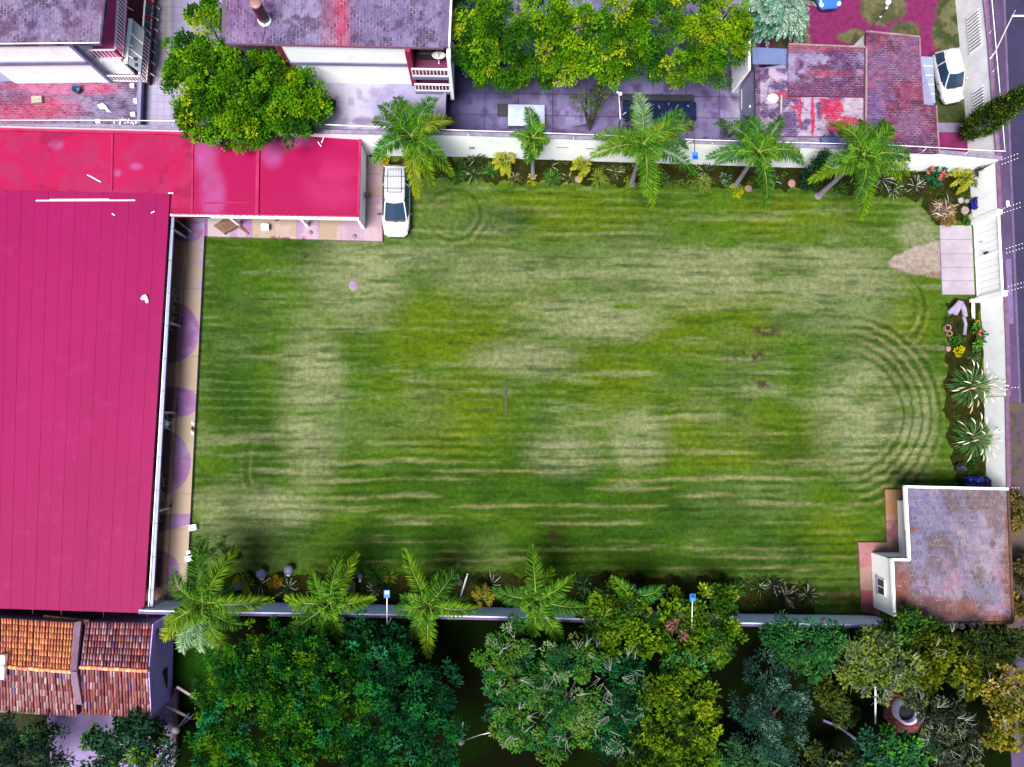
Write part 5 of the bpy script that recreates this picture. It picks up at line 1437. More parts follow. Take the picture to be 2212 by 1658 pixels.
tree('twiggy_tree', 'brightest feathery tree with many pale twigs in the middle of the trees', (1230, 1500), [(1200, 1450, 48, 6.2), (1250, 1420, 46, 6.0), (1235, 1510, 66, 6.6), (1180, 1500, 40, 5.8), (1220, 1580, 46, 5.8), (1270, 1560, 44, 5.8), (1190, 1610, 36, 5)], SV, GT, twigs=3, bark=BARKP, **K2)
tree('twiggy_tree', 'bluish feathery tree with few pale twigs left of the yellow green trees', (1330, 1540), [(1325, 1470, 42, 5.6), (1340, 1540, 52, 6.0), (1300, 1590, 44, 5.4), (1350, 1610, 40, 5.2), (1290, 1420, 34, 4.4), (1285, 1510, 30, 4.6), (1360, 1440, 30, 4.4), (1380, 1500, 30, 4.4)], DK2 + [(1, (.06, .14, .05))], GT, twigs=6, bark=BARKP, **K2)
K3 = dict(dens=2.7, lobe=(.2, .45), nleaf=80, L=(.15, .3), Wr=.55, shell=(.35, 1.0), droop=.1)
GY_ = 'yellow green trees by the south wall'
tree('broadleaf_tree', 'yellow green tree overhanging the south wall right of the two frond palm', (1330, 1380), [(1290, 1310, 36, 3.6), (1310, 1350, 44, 4.4), (1370, 1340, 40, 4.2), (1330, 1390, 44, 4.6), (1300, 1290, 24, 3.2), (1390, 1300, 30, 3.6), (1385, 1380, 36, 4.6)], YG, GY_, **K3)
tree('broadleaf_tree', 'yellow green tree around the right solar lamp pole above the south wall', (1500, 1390), [(1450, 1320, 40, 3.6), (1530, 1320, 46, 3.8), (1560, 1300, 28, 3.2), (1440, 1390, 50, 4.8), (1530, 1390, 52, 4.8), (1480, 1440, 48, 5.2), (1570, 1380, 36, 4.4)], YG + [(1, (.03, .12, .03))], GY_, **K3)
tree('broadleaf_tree', 'shadier olive green tree at the bottom edge below the right solar lamp', (1460, 1560), [(1430, 1500, 46, 5.8), (1500, 1500, 50, 5.8), (1450, 1570, 56, 5.6), (1520, 1570, 46, 5.4), (1400, 1640, 60, 5.2), (1490, 1650, 60, 5.2)], [(3, (.04, .09, .003)), (3, (.07, .13, .004)), (2, (.018, .045, .005)), (1.2, (.13, .18, .006))], GY_, **K3)
lf = LF(); crown(lf, [(1463, 1352, 16, 4.6), (1472, 1366, 12, 4.5)], [(1, A(196, 140, 130)), (1, A(170, 112, 105))], dens=8, lobe=(.15, .28), nleaf=26, L=(.14, .26), Wr=.4, small=True)
tag(lf.build('dead_branch', LEAF, None, P(1466, 1358, 4.2)), 'dry pinkish brown dead branch among the yellow green leaves', 'branch')
tree('rosette_tree', 'dark green tree of starry leaf rosettes close behind the plain south wall', (1735, 1400), [(1690, 1375, 36, 4.4), (1740, 1390, 46, 4.8), (1790, 1385, 36, 4.6), (1760, 1430, 34, 4.2), (1710, 1400, 36, 4.6)], [(3, (.014, .075, .018)), (2, (.02, .1, .025)), (1, (.05, .13, .03))], dens=4.5, lobe=(.2, .34), nleaf=36, L=(.22, .34), Wr=.3, rosette=True, droop=0)
tree('silvery_tree', 'blue grey tree with fine starry leaves standing alone in the dark garden', (1665, 1540), [(1650, 1460, 44, 5.4), (1620, 1520, 46, 5.6), (1680, 1530, 60, 6.2), (1710, 1490, 40, 5.6), (1640, 1590, 52, 5.6), (1700, 1600, 46, 5.4), (1690, 1640, 34, 5)], BG, dens=3.2, lobe=(.22, .42), nleaf=64, L=(.13, .26), Wr=.26, rosette=True, droop=0)
tree('grey_green_tree', 'grey green and lime tree left of the round white basin', (1910, 1440), [(1860, 1420, 40, 4.8), (1900, 1410, 44, 5.2), (1950, 1430, 40, 5.2), (1900, 1465, 44, 5.0), (1955, 1470, 36, 4.8), (1845, 1455, 30, 4.2)], [(2, (.05, .08, .035)), (2, (.08, .13, .03)), (1.5, (.13, .19, .02)), (1, (.16, .2, .08))], twigs=3, **K3)
tree('olive_tree', 'olive yellow tree behind the guardhouse right of the lime tree', (2050, 1430), [(2010, 1410, 40, 5.0), (2060, 1400, 44, 5.2), (2030, 1450, 46, 5.2), (2090, 1440, 44, 5.2), (1990, 1470, 30, 4.6), (2100, 1480, 34, 4.6)], OL, twigs=2, **K3)
tree('golden_tree', 'golden yellow tree at the right edge of the photo', (2190, 1500), [(2150, 1490, 34, 5.0), (2190, 1470, 42, 5.4), (2180, 1530, 40, 5.2), (2205, 1590, 46, 5.2), (2160, 1580, 34, 4.8)], [(3, (.11, .11, .008)), (2, (.18, .15, .014)), (2, (.06, .07, .008)), (.8, (.26, .19, .04))], twigs=3, **K3)
tree('grey_tree', 'sparse grey leaved tree with bare branches beside the round white basin', (2050, 1590), [(2010, 1540, 44, 4.6), (2060, 1560, 44, 5.0), (2040, 1610, 48, 4.8), (2090, 1600, 40, 4.8), (2080, 1650, 40, 4.6)], GY, twigs=6, **K3)
tree('teal_tree', 'teal and bright green tree at the bottom edge left of the grey leaved tree', (1940, 1640), [(1890, 1610, 36, 4.0), (1940, 1620, 44, 4.6), (1990, 1620, 40, 4.6), (1910, 1660, 40, 4.4), (1970, 1665, 40, 4.6)], [(2, (.02, .08, .05)), (2, (.02, .11, .03)), (2, (.06, .2, .02)), (1, (.015, .05, .03))], **K3)
tree('dark_green_tree', 'dark green tree touching the south wall of the guardhouse', (1960, 1375), [(1945, 1345, 32, 4.2), (1985, 1365, 36, 4.2), (1935, 1380, 30, 4), (2020, 1375, 30, 3.8)], [(3, (.03, .09, .01)), (2, (.07, .15, .008)), (2, (.015, .05, .012))], **K3)
tree('dark_green_tree', 'shaded dark green tree between guardhouse and golden tree', (2130, 1400), [(2100, 1385, 36, 4.4), (2150, 1400, 40, 4.6), (2195, 1400, 36, 4.4), (2130, 1440, 30, 4.2)], [(3, (.025, .045, .01)), (2, (.045, .065, .01)), (1, (.015, .03, .012))], **K3)
tree('shrub_tree', 'dim olive shrub in the shade between the blue grey tree and the brick paving', (1800, 1530), [(1790, 1500, 30, 2.6), (1810, 1540, 30, 2.4)], [(1, (.04, .06, .008)), (1, (.025, .045, .01))], **K3)
tree('shrub_tree', 'dim bushy shrub with yellowish tips at the bottom below the curved white pipe', (1800, 1650), [(1760, 1650, 36, 2.6), (1815, 1650, 36, 2.8)], [(1, (.03, .045, .01)), (1, (.02, .04, .02)), (.5, (.13, .15, .02))], **K3)
tree('shrub_tree', 'green shrub at the bottom edge below the blue grey tree', (1620, 1660), [(1570, 1640, 36, 3.4), (1620, 1665, 40, 3.2)], [(1, (.02, .07, .02)), (1, (.03, .1, .03))], **K3)
tree('garden_tree', 'very dark tree in the bottom left corner below the tiled roof', (60, 1610), [(40, 1590, 50, 4.0), (90, 1600, 46, 4.2), (30, 1650, 60, 4.4), (100, 1650, 40, 4)], [(3, (.012, .03, .02)), (2, (.008, .02, .014)), (1, (.03, .09, .02))], **K1)
tree('garden_tree', 'dark green leafy tree over the lilac terrace of the tiled house', (270, 1620), [(300, 1570, 34, 3.4), (240, 1590, 44, 4.2), (200, 1635, 48, 4.4), (290, 1620, 56, 4.6), (340, 1640, 40, 4.0), (330, 1580, 24, 3.2)], [(3, (.015, .06, .028)), (2, (.025, .09, .03)), (1, (.07, .15, .015)), (1, (.01, .035, .02))], **K3)
GV = 'dry shrubs on the street verge'
VC = [(2, (.1, .08, .02)), (2, (.06, .055, .02)), (1, (.17, .13, .03)), (1, (.03, .03, .015))]
tree('street_shrub', 'dry brown green shrub on the verge beside the upper guardhouse corner', (2196, 1105), [(2194, 1090, 16, 2.0), (2204, 1125, 18, 2.2)], VC, GV, r0=.06, **K3)
tree('street_shrub', 'olive shrub on the verge halfway along the guardhouse', (2204, 1220), [(2206, 1215, 18, 2.0), (2212, 1250, 16, 2.0)], VC, GV, r0=.06, **K3)
tree('street_shrub', 'golden brown shrub on the verge by the lower guardhouse corner', (2200, 1310), [(2196, 1305, 18, 2.2), (2210, 1320, 16, 2.0)], VC + [(2, (.2, .15, .03))], GV, r0=.06, **K3)

# ------------------------------------------------------------------ bed planting, north
AG = [(3, (.015, .03, .01)), (3, (.035, .07, .015)), (.9, (.3, .32, .18))]
AGD = [(4, (.012, .02, .012)), (2, (.04, .06, .02)), (1, (.42, .4, .34))]
GSP = [(3, (.03, .1, .015)), (2, (.06, .15, .02)), (1, (.02, .06, .012))]
YSP = [(3, (.1, .15, .02)), (2, (.16, .2, .03)), (1, (.05, .08, .02))]
BSP = [(2, (.04, .05, .015)), (2, (.08, .08, .03)), (.8, (.36, .32, .2))]
G1 = 'sword leaved plants in the north bed'
for lab, x, y, r, c, n in (
    ('dark spiky plant with pale tips against the wall right of the big palm', 1026, 346, 25, AG, 70), ('dark spiky plant in front of the pale tipped one', 1021, 378, 20, AG, 60),
    ('green grassy clump left of the two dark spiky plants', 989, 384, 16, GSP, 60), ('green grassy clump between dark spiky plant and yellow young palm', 1060, 372, 18, GSP, 70),
    ('brownish grassy clump in front of the yellow young palm', 1112, 386, 16, BSP, 60), ('upright pale spikes against the wall right of the slim young palm', 1190, 360, 16, AG, 26),
    ('round green grassy clump below the upright pale spikes', 1194, 386, 20, GSP, 90), ('dark brown low clump left of the second yellow young palm', 1228, 386, 14, BSP, 40),
    ('yellow green spiky clump right of the second yellow young palm', 1291, 386, 20, YSP, 80), ('brown star shaped plant with pale leaves before the wall', 1327, 372, 19, BSP, 50),
    ('green spiky clump right of the hanging frond of the bright palm', 1425, 390, 18, GSP, 70), ('large pale bladed plant left of the yellow trunk bush', 1522, 372, 22, AG, 60),
    ('low yellow green tuft in front of the pale bladed plant', 1520, 396, 18, YSP, 80), ('dark spiky clump right of the dark palm', 1671, 392, 16, AG, 50),
    ('big dark plant with long pale blades right of the broad palm', 1903, 388, 30, AGD, 90), ('dark spiky clump in front of the long pale blades', 1927, 412, 22, AG, 80),
    ('dark round spiky clump left of the red flowers', 1976, 404, 20, AGD, 80), ('green low clump under the broad palm trunk', 1812, 411, 18, GSP, 60), ('dark low clump right of the broad palm trunk', 1834, 400, 14, AG, 40)):
    spiky(lab, x, y, r, c, n, G1)
YP = ((.14, .17, .012), (.26, .25, .015))
youngpalm('small yellow palm in front of the white wall left of the slim young palm', 1092, 358, [(1068, 335), (1080, 328), (1112, 330), (1064, 352), (1112, 350), (1085, 378), (1100, 382), (1070, 365)], YP)
youngpalm('small yellow palm left of the bright palm beside a round stone', 1257, 368, [(1238, 350), (1248, 342), (1275, 352), (1234, 366), (1270, 372), (1252, 392), (1262, 380)], YP)
youngpalm('small yellow palm right of the red flowers in the north east corner', 2072, 392, [(2050, 378), (2062, 368), (2088, 368), (2095, 384), (2080, 412), (2068, 418), (2054, 402), (2090, 400)], YP)
YB = [(3, (.3, .3, .006)), (2, (.2, .24, .008)), (1, (.12, .17, .01))]
bush('round yellow bush around the clear trunk of the dark palm', 1589, 406, 17, YB, .6)
bush('round lime bush with dark soil ring at the foot of the bright palm', 1358, 390, 17, [(3, (.14, .2, .008)), (2, (.07, .13, .01))], .6)
bush('pale green curly leafed plant left of the clear trunk', 1571, 382, 13, [(2, (.05, .12, .06)), (1, (.1, .18, .1))], .7, name='leafy_plant', cat='plant')
bush('small yellow shrub at the foot of the slim young palm', 1151, 392, 14, YB, .35, name='low_shrub')
bush('low dark green hedge tuft left of the young yellow palm group', 1000, 366, 14, [(1, (.03, .09, .015))], .5, name='low_shrub')
bush('low green ground cover along the edge right of the bright palm', 1470, 398, 18, [(2, (.07, .13, .02)), (1, (.04, .08, .02))], .3, name='low_shrub', blobs=[(1455, 398, 9, .3), (1472, 399, 9, .3), (1490, 400, 9, .3)])
bush('yellow shrub hanging beside the car under the big palm', 826, 350, 15, YB, .8, name='low_shrub')
fl = thing('flower_bush', 'dark green bush with orange red flowers at the north east corner', 'bush', P(2017, 382, 0))
lf = LF(); crown(lf, [(2010, 380, 14, .9), (2026, 376, 12, .9), (2018, 392, 11, .8)], [(2, (.01, .07, .03)), (1, (.02, .1, .05))], dens=10, lobe=(.14, .24), nleaf=40, L=(.12, .22), Wr=.6, small=True); lf.build('foliage', LEAF, fl)
for (x, y) in ((2005, 374), (2014, 367), (2014, 362), (2033, 380), (2038, 374), (2045, 380), (2030, 386)):
    mb = MB(); p = P(x, y, 1.05)
    for k in range(5):
        a = k * 1.257; mb.mesh([p, p + Vector((math.cos(a) * .09 - math.sin(a) * .05, math.sin(a) * .09 + math.cos(a) * .05, .03)), p + Vector((math.cos(a) * .15, math.sin(a) * .15, .0)), p + Vector((math.cos(a) * .09 + math.sin(a) * .05, math.sin(a) * .09 - math.cos(a) * .05, .03))], [(0, 3, 2, 1)])
    obj('flower', mb, M('orange_flower', A(245, 105, 70), A(235, 40, 70), 9, .6, .05), fl)
bush('bright green shrub under the wall corner', 2107, 402, 15, [(2, (.1, .2, .01)), (1, (.04, .1, .015))], .8)
mb = MB(); lf = LF()
for (x0_, y0_, x1_, y1_) in ((2100, 388, 2136, 358), (2100, 388, 2120, 362), (2108, 400, 2138, 384)):
    p, q = P(x0_, y0_, .3), P(x1_, y1_, 1.6); lf.mb.tube([p, q], [.03, .015], 5, (.08, .07, .05))
    for k in range(10):
        c = p.lerp(q, k / 9); crown(lf, [(x0_ + (x1_ - x0_) * k / 9, y0_ + (y1_ - y0_) * k / 9, 3.5, c.z + .1)], [(1, (.02, .04, .02)), (1, (.05, .08, .03))], dens=30, lobe=(.08, .14), nleaf=10, L=(.08, .14), small=True)
tag(lf.build('climbing_plant', LEAF, None, P(2104, 392, 0)), 'dark climbing twigs spreading up the inner wall corner', 'plant')
lf = LF(); n = 150; b_ = np.array(P(2032, 453, .05)); a_ = RNG.uniform(0, 6.28, n); q_ = np.sqrt(RNG.uniform(0, 1, n)) * .75
d_ = np.stack([np.cos(RNG.normal(.25, .8, n)) * RNG.choice([-1, 1], n), np.sin(RNG.normal(.25, .8, n)), RNG.normal(0, .18, n)], -1)
lf.add(b_ + np.stack([np.cos(a_) * q_ * 1.05, np.sin(a_) * q_ * .75, RNG.uniform(.05, .4, n)], -1) - d_ * .3, d_, np.tile([0, 0, 1.], (n, 1)) + RNG.normal(0, .3, (n, 3)), RNG.uniform(.35, .95, n), RNG.uniform(.04, .11, n), pick([(2, (.3, .24, .2)), (3, (.14, .09, .045)), (2, (.07, .045, .02)), (.8, (.5, .42, .38))], n))
tag(lf.build('dry_leaf_pile', LEAF, None, P(2032, 453, .05)), 'heap of dry pale palm leaves in the north east corner', 'leaf pile')
bush('tan dried grass tuft below the dry palm leaves', 2040, 470, 22, [(2, (.25, .17, .05)), (1, (.15, .1, .03))], .4, name='dry_grass_tuft', cat='plant', L=(.15, .3), Wr=.15)
bush('dark green low plant in front of the blue pot', 2086, 478, 14, [(1, (.02, .08, .01)), (1, (.04, .12, .02))], .4, name='low_shrub')
def rock(label, x, y, r, mat=STONE, group=None, name='boulder', h=.6, n=7):
    p = P(x, y, .03); R = r * CAMZ / FD
    mb = MB(); prof = [(R * .7, 0), (R, R * h * .4), (R * .8, R * h * .85), (R * .3, R * h * 1.05)]
    mb.lathe(p, prof, n)
    mb.v = [(v[0] + random.uniform(-.12, .12) * R, v[1] + random.uniform(-.12, .12) * R, v[2] + random.uniform(0, .1) * R) for v in mb.v]
    mb.sm = [False] * len(mb.f)
    return tag(obj(name, mb, mat, None, p, bevel=.02), label, 'rock', group)
GR = 'pale boulders in the north east corner'
rock('pinkish boulder behind the blue pot', 2074, 434, 8, STONE, GR); rock('white upright stone between pinkish boulder and blue pot', 2086, 436, 6, STONE, GR, h=1.2); rock('angular lilac boulder left of the blue pot', 2082, 456, 11, STONE, GR)
rock('pale greenish stone below the blue pot', 2096, 470, 8, STONE, GR); rock('tan boulder touching the wall above the blue pot', 2100, 432, 8, M('tan_stone', A(215, 170, 150), A(180, 140, 125), 2, .9, .2), GR)
rock('round tan stone beside the second yellow young palm', 1248, 389, 9, PINKST, None); rock('tan stone at the bed edge left of the broad palm', 1709, 398, 10, PINKST, None); rock('tan stone right of the yellow trunk bush', 1616, 408, 9, PINKST, None)
def pot(label, x, y, r, mat, h=.5):
    p = P(x, y, .03); R = r * CAMZ / FD
    t = thing('plant_pot', label, 'pot', p)
    mb = MB(); mb.lathe(p, [(R * .6, 0), (R * .95, h * .4), (R, h * .7), (R * .75, h * .95), (R * .85, h), (R * .7, h), (R * .6, h * .85)], 18); obj('body', mb, mat, t)
    mb = MB(); mb.lathe(p + Vector((0, 0, h * .86)), [(R * .62, 0), (R * .3, .02)], 14); obj('soil', mb, SOIL, t)
pot('large glossy blue pot against the east wall', 2103, 444, 16, BLUEP, .7)

gc = LF()
for k in range(46):
    x = random.uniform(900, 2000); y = random.uniform(352, 398) + (x - 900) * .014
    crown(gc, [(x, y, random.uniform(6, 12), random.uniform(.12, .35))], [(2, (.03, .08, .01)), (2, (.06, .12, .012)), (1, (.1, .13, .02)), (.6, (.015, .04, .01))], dens=12, lobe=(.1, .2), nleaf=26, L=(.08, .18), Wr=.35, small=True, zfloor=.06)
o = tag(gc.build('ground_cover', LEAF, None, P(1450, 376, .03)), 'low mixed green ground cover between the plants of the north bed', 'ground cover'); o['kind'] = 'stuff'
gc = LF()
for k in range(40):
    x = random.uniform(540, 1750); y = random.uniform(1250, 1300) + (x - 540) * .012
    crown(gc, [(x, y, random.uniform(7, 13), random.uniform(.15, .4))], [(3, (.012, .03, .006)), (2, (.025, .055, .01)), (.5, (.06, .08, .02))], dens=12, lobe=(.1, .2), nleaf=26, L=(.08, .18), Wr=.35, small=True, zfloor=.06)
o = tag(gc.build('ground_cover', LEAF, None, P(1100, 1275, .03)), 'low dark ground cover between the plants of the south bed', 'ground cover'); o['kind'] = 'stuff'
gc = LF()
for k in range(30):
    x, y = random.choice([(random.uniform(2052, 2118), random.uniform(660, 1020)), (random.uniform(2000, 2100), random.uniform(378, 478))])
    crown(gc, [(x, y, random.uniform(6, 11), random.uniform(.12, .35))], [(2, (.02, .06, .008)), (2, (.04, .1, .012)), (1, (.08, .11, .02)), (1, (.012, .03, .008))], dens=12, lobe=(.1, .2), nleaf=26, L=(.08, .18), Wr=.35, small=True, zfloor=.06)
o = tag(gc.build('ground_cover', LEAF, None, P(2085, 740, .03)), 'low mixed green ground cover in the bed along the street wall', 'ground cover'); o['kind'] = 'stuff'
# ------------------------------------------------------------------ east bed
PG = [(3, (.03, .08, .02)), (2, (.05, .12, .03)), (1, (.09, .15, .05))]
def pampas(label, x, y, r, nfl, extra):
    b = P(x, y, .05); R = r * CAMZ / FD
    t = thing('plumed_grass', label, 'plant', b, 'plumed grasses by the street wall')
    lf = LF(); n = 260
    d = rdir(n, .1); d[:, 2] = np.abs(d[:, 2]) + .35
    lf.add(np.array(b) + d * .1, d, np.tile([0, 0, 1.], (n, 1)), R * RNG.uniform(.6, 1.05, n), .05, pick(PG, n))
    e = np.array(b) + nrm(d) * (R * .75); d2 = d.copy(); d2[:, 2] -= .9
    lf.add(e, d2, np.tile([0, 0, 1.], (n, 1)), R * RNG.uniform(.3, .5, n), .04, pick(PG, n) * 1.2)
    lf.build('blades', LEAF, t)
    for k in range(nfl):
        a = k * 2.399 + random.uniform(-.3, .3); q = R * math.sqrt((k + .5) / nfl) * 1.0; z = 1.9 - .9 * (q / R) ** 2
        p = b + Vector((math.cos(a) * q, math.sin(a) * q, z)); 
        if k in extra: p = P(x + extra[k][0], y + extra[k][1], 2.1)
        o = Vector((p.x - b.x, p.y - b.y, 0)); o = o.normalized() if o.length > .01 else Vector((1, 0, 0))
        e = p + o * random.uniform(.35, .5) + Vector((0, random.uniform(-.1, .1), .1 - .25 * q / R))
        mb = MB(); mb.tube([b + Vector((0, 0, .3)), b.lerp(p, .6) + Vector((0, 0, .25)), p], [.012, .01, .008], 4, (.35, .4, .2), cap=False)
        m_ = p.lerp(e, .5) + Vector((0, 0, .06))
        mb.tube([p, p.lerp(m_, .5), m_, m_.lerp(e, .6), e], [.012, .035, .045, .03, .006], 6, random.choice([(.5, .47, .38), (.6, .57, .5), (.42, .34, .22)]))
        obj('plume', mb, COLM, t)
pampas('tall grass with many white plumes reaching over the street wall', 2084, 836, 48, 34, {30: (86, -4), 31: (84, 4), 32: (82, 12), 33: (80, -12), 29: (74, 2)})
pampas('tall grass with fewer white plumes above the blue bundles', 2092, 946, 44, 24, {})
sc = thing('stone_ornament', 'pale lilac forked wooden or stone ornament at the top of the east bed', 'ornament', P(2070, 660, 0))
mb = MB(); p = P(2074, 652, .4)
for (x, y, w) in ((2049, 677, .22), (2062, 679, .24), (2085, 683, .2)):
    e = P(x, y, .08); m_ = p.lerp(e, .5) + Vector((0, 0, .1)); mb.tube([p, m_, e], [.17, .17, w * .75], 9)
mb.tube([P(2081, 684, .15), P(2086, 700, .12), P(2083, 724, .08)], [.12, .1, .12], 8)
obj('stem', mb, M('lilac_wood', A(222, 205, 238), A(190, 170, 215), 2, .8, .15), sc)
mb = MB(); mb.tube([P(2102, 652, .3), P(2102, 672, .25), P(2103, 690, .1)], [.1, .11, .09], 9); mb.box(tuple(P(2105, 650, .35)), (.55, .2, .2))
tag(obj('white_post', mb, WHITEW, None, P(2103, 670, 0)), 'short white carved post lying beside the gate pillar in the east bed', 'post')
pot('pink terracotta bowl in the east bed below the forked ornament', 2041, 710, 9, PINKST, .35); pot('smaller pink terracotta bowl touching the larger pink one', 2046, 722, 7, PINKST, .3)
rock('pink egg shaped stone left of the round yellow bush', 2047, 754, 7, PINKST, None)
bush('bright round yellow bush in the middle of the east bed', 2074, 763, 13, [(3, (.5, .42, .004)), (2, (.4, .36, .006))], .75, dens=14, lobe=(.08, .16))
bush('dark small plant above the pink bowls', 2046, 695, 11, [(1, (.015, .03, .01)), (1, (.04, .06, .015))], .5, name='leafy_plant', cat='plant')
fl = thing('flower_bush', 'green bush with orange flowers against the east wall', 'bush', P(2112, 715, 0))
lf = LF(); crown(lf, [(2108, 705, 10, .9), (2112, 722, 11, 1.0), (2103, 735, 13, .8), (2110, 748, 12, .8)], [(2, (.02, .1, .02)), (1, (.08, .2, .02)), (1, (.01, .06, .03))], dens=9, lobe=(.14, .24), nleaf=36, L=(.14, .26), Wr=.5, small=True); lf.build('foliage', LEAF, fl)
for (x, y) in ((2111, 694), (2116, 716), (2119, 714), (2117, 725), (2114, 722)):
    mb = MB(); p = P(x, y, 1.2); mb.lathe(p, [(.02, 0), (.1, .04), (.05, .08), (.01, .09)], 6); obj('flower', mb, M('orange_bloom', A(250, 120, 30), A(245, 70, 40), 9, .6, .05), fl)
bush('dark green leafy shrub between pink bowls and orange flowers', 2070, 735, 18, [(2, (.02, .08, .01)), (1, (.05, .13, .015))], .5)
spiky('thin grassy plant right of the round yellow bush', 2100, 772, 16, PG, 40)
bush('dark green creeping plant between lower plumed grass and blue bundles', 2108, 1010, 22, [(1, (.012, .05, .008)), (1, (.02, .07, .012))], .5, name='low_shrub', blobs=[(2104, 1000, 14, .5), (2112, 1018, 14, .5), (2116, 985, 10, .6)])
def bundle(label, x, y, rx, ry, mat, seed):
    p = P(x, y, .03); mb = MB(); rr = random.Random(seed)
    R = CAMZ / FD
    mb.lathe(p, [(rx * R * .8, 0), (rx * R, .1), (rx * R * 1.02, .22), (rx * R * .9, .36), (rx * R * .66, .47), (rx * R * .4, .52), (rx * R * .1, .5)], 17, sy=ry / rx)
    mb.v = [(v[0] + rr.uniform(-.07, .07), v[1] + rr.uniform(-.07, .07), max(0.0, v[2] + rr.uniform(-.07, .07))) for v in mb.v]
    mb.sm = [False] * len(mb.f)
    return tag(obj('refuse_bag', mb, mat, None, p), label, 'bag', 'blue refuse bags by the guardhouse')
bundle('blue plastic bag bundle closest to the lawn above the guardhouse', 2092, 1040, 13, 12, BLUEP, 1); bundle('blue plastic bag bundle between its two neighbours above the guardhouse', 2110, 1041, 13, 13, BLUEP, 2); bundle('dark blue plastic bag bundle touching the street wall', 2126, 1042, 11, 12, M('navy_plastic', (.015, .01, .1), (.05, .01, .06), 3, .3, .1), 3)
bundle('black bin bag with white tie left of the dark shrub', 2070, 1012, 11, 12, BLACK, 4)['group'] = 'black bag'

# ------------------------------------------------------------------ south bed
SB = [(3, (.015, .03, .012)), (2, (.03, .05, .02)), (1, (.3, .3, .24))]
G2 = 'dark spiky plants in the south bed'
for lab, x, y, r, c, n in (
    ('dark spiky plant right of the round yellow bush', 565, 1262, 22, SB, 60), ('dark spiky plant below the second pale mushroom ornament', 624, 1268, 24, SB, 70), ('green fan plant between fern like palm and solar lamp', 812, 1240, 24, GSP, 70), ('dark plant with white blades below the green fan plant', 812, 1276, 20, SB, 60),
    ('yellow green small fan left of the left solar lamp', 843, 1246, 14, YSP, 50), ('dark plant with thin white blades left of the star shaped palm', 1062, 1262, 26, SB, 50), ('dim clump right of the star shaped palm', 1262, 1262, 22, SB, 60), ('pale green tuft above the dim clump', 1264, 1246, 18, GSP, 60),
    ('dark plant left of the right solar lamp', 1428, 1280, 18, SB, 50), ('grey bladed plant right of the right solar lamp', 1530, 1276, 20, AG, 60), ('dim green clump in the middle of the right south bed', 1588, 1272, 22, GSP, 60), ('grey green clump left of the largest dark spiky plant', 1640, 1268, 18, AG, 60),
    ('large dark spiky plant with a white scrap near the bed end', 1668, 1264, 20, AGD, 70), ('large dark spiky plant in the right south bed', 1694, 1288, 26, AGD, 90), ('last dark spiky plant at the right end of the south bed', 1742, 1284, 22, SB, 70)):
    spiky(lab, x, y, r, c, n, G2)
bush('round yellow bush around the palm trunk near the terrace', 528, 1262, 22, YB, .7, dens=11)
bush('yellow bush partly hidden by the fern like palm', 758, 1266, 15, YB, .7, dens=11)
bush('small orange brown plant between the two pale mushroom ornaments', 598, 1253, 13, [(2, (.25, .14, .01)), (1, (.16, .12, .02))], .6, name='leafy_plant', cat='plant', L=(.14, .26), Wr=.2)
youngpalm('small dark yellowish palm right of the narrow drooping palm', 1045, 1290, [(1020, 1280), (1030, 1268), (1055, 1270), (1070, 1285), (1062, 1302), (1035, 1305), (1048, 1262)], ((.07, .08, .012), (.16, .13, .012)), z=1.2)
bush('dark low shrub row left of the star shaped palm', 1000, 1256, 16, [(1, (.015, .035, .008)), (1, (.03, .06, .012))], .4, name='low_shrub', blobs=[(1010, 1252, 12, .4), (1030, 1250, 12, .4), (990, 1250, 10, .3)])
bush('dark green low hedge at the front of the right south bed', 1560, 1258, 16, [(1, (.02, .045, .01)), (1, (.035, .07, .012))], .4, name='low_shrub', blobs=[(1490 + 26 * k, 1254 + (k % 3) * 3, 13, .4) for k in range(8)])
bush('low dark weeds beside the terrace at the bed corner', 440, 1190, 22, [(1, (.03, .06, .012)), (1, (.05, .08, .02))], .25, name='low_shrub', blobs=[(425 + 13 * k, 1172 + (k % 4) * 9, 12, .22) for k in range(8)], dens=6)
def mushroom(label, x, y, r, h, tilt=0):
    p = P(x, y + 10, .0); R = r * CAMZ / FD; c = P(x, y, h)
    t = thing('garden_ornament', label, 'ornament', p, 'mushroom shaped ornaments')
    mb = MB(); mb.tube([p, p.lerp(c, .9)], [R * .42, R * .3], 9); obj('stem', mb, WHITEW, t)
    mb = MB(); mb.lathe(c, [(R * .35, -R * .25), (R * .95, -R * .22), (R, -.02), (R * .85, R * .28), (R * .5, R * .5), (R * .12, R * .58)], 16, M=Matrix.Rotation(tilt, 3, 'X') @ Matrix.Rotation(tilt, 3, 'Y')); obj('cap', mb, M('pale_lilac_cap', A(165, 162, 215), A(140, 138, 195), 3, .6, .1), t)
mushroom('pale lilac mushroom ornament right of the round yellow bush', 564, 1240, 11, .55, .5); mushroom('pale lilac mushroom ornament with visible stem near the middle palms', 623, 1232, 10.5, .5, 0); mushroom('tiny pale mushroom ornament right of the fern like palm', 778, 1246, 6, .4)
def globe(label, x, y, r, h, base, mat=None):
    p = P(*base, .0); c = P(x, y, h); R = r * (CAMZ - h) / FD
    t = thing('garden_lamp', label, 'lamp', p)
    mb = MB(); mb.tube([p, c], .04, 7); obj('pole', mb, WPAINT, t)
    mb = MB(); mb.lathe(c, [(R * math.sin(a * math.pi / 8 + .01), -R * math.cos(a * math.pi / 8 + .01)) for a in range(9)], 16); obj('globe', mb, M('globe_glass', A(190, 182, 178), A(150, 145, 142), 6, .5, .05), t)
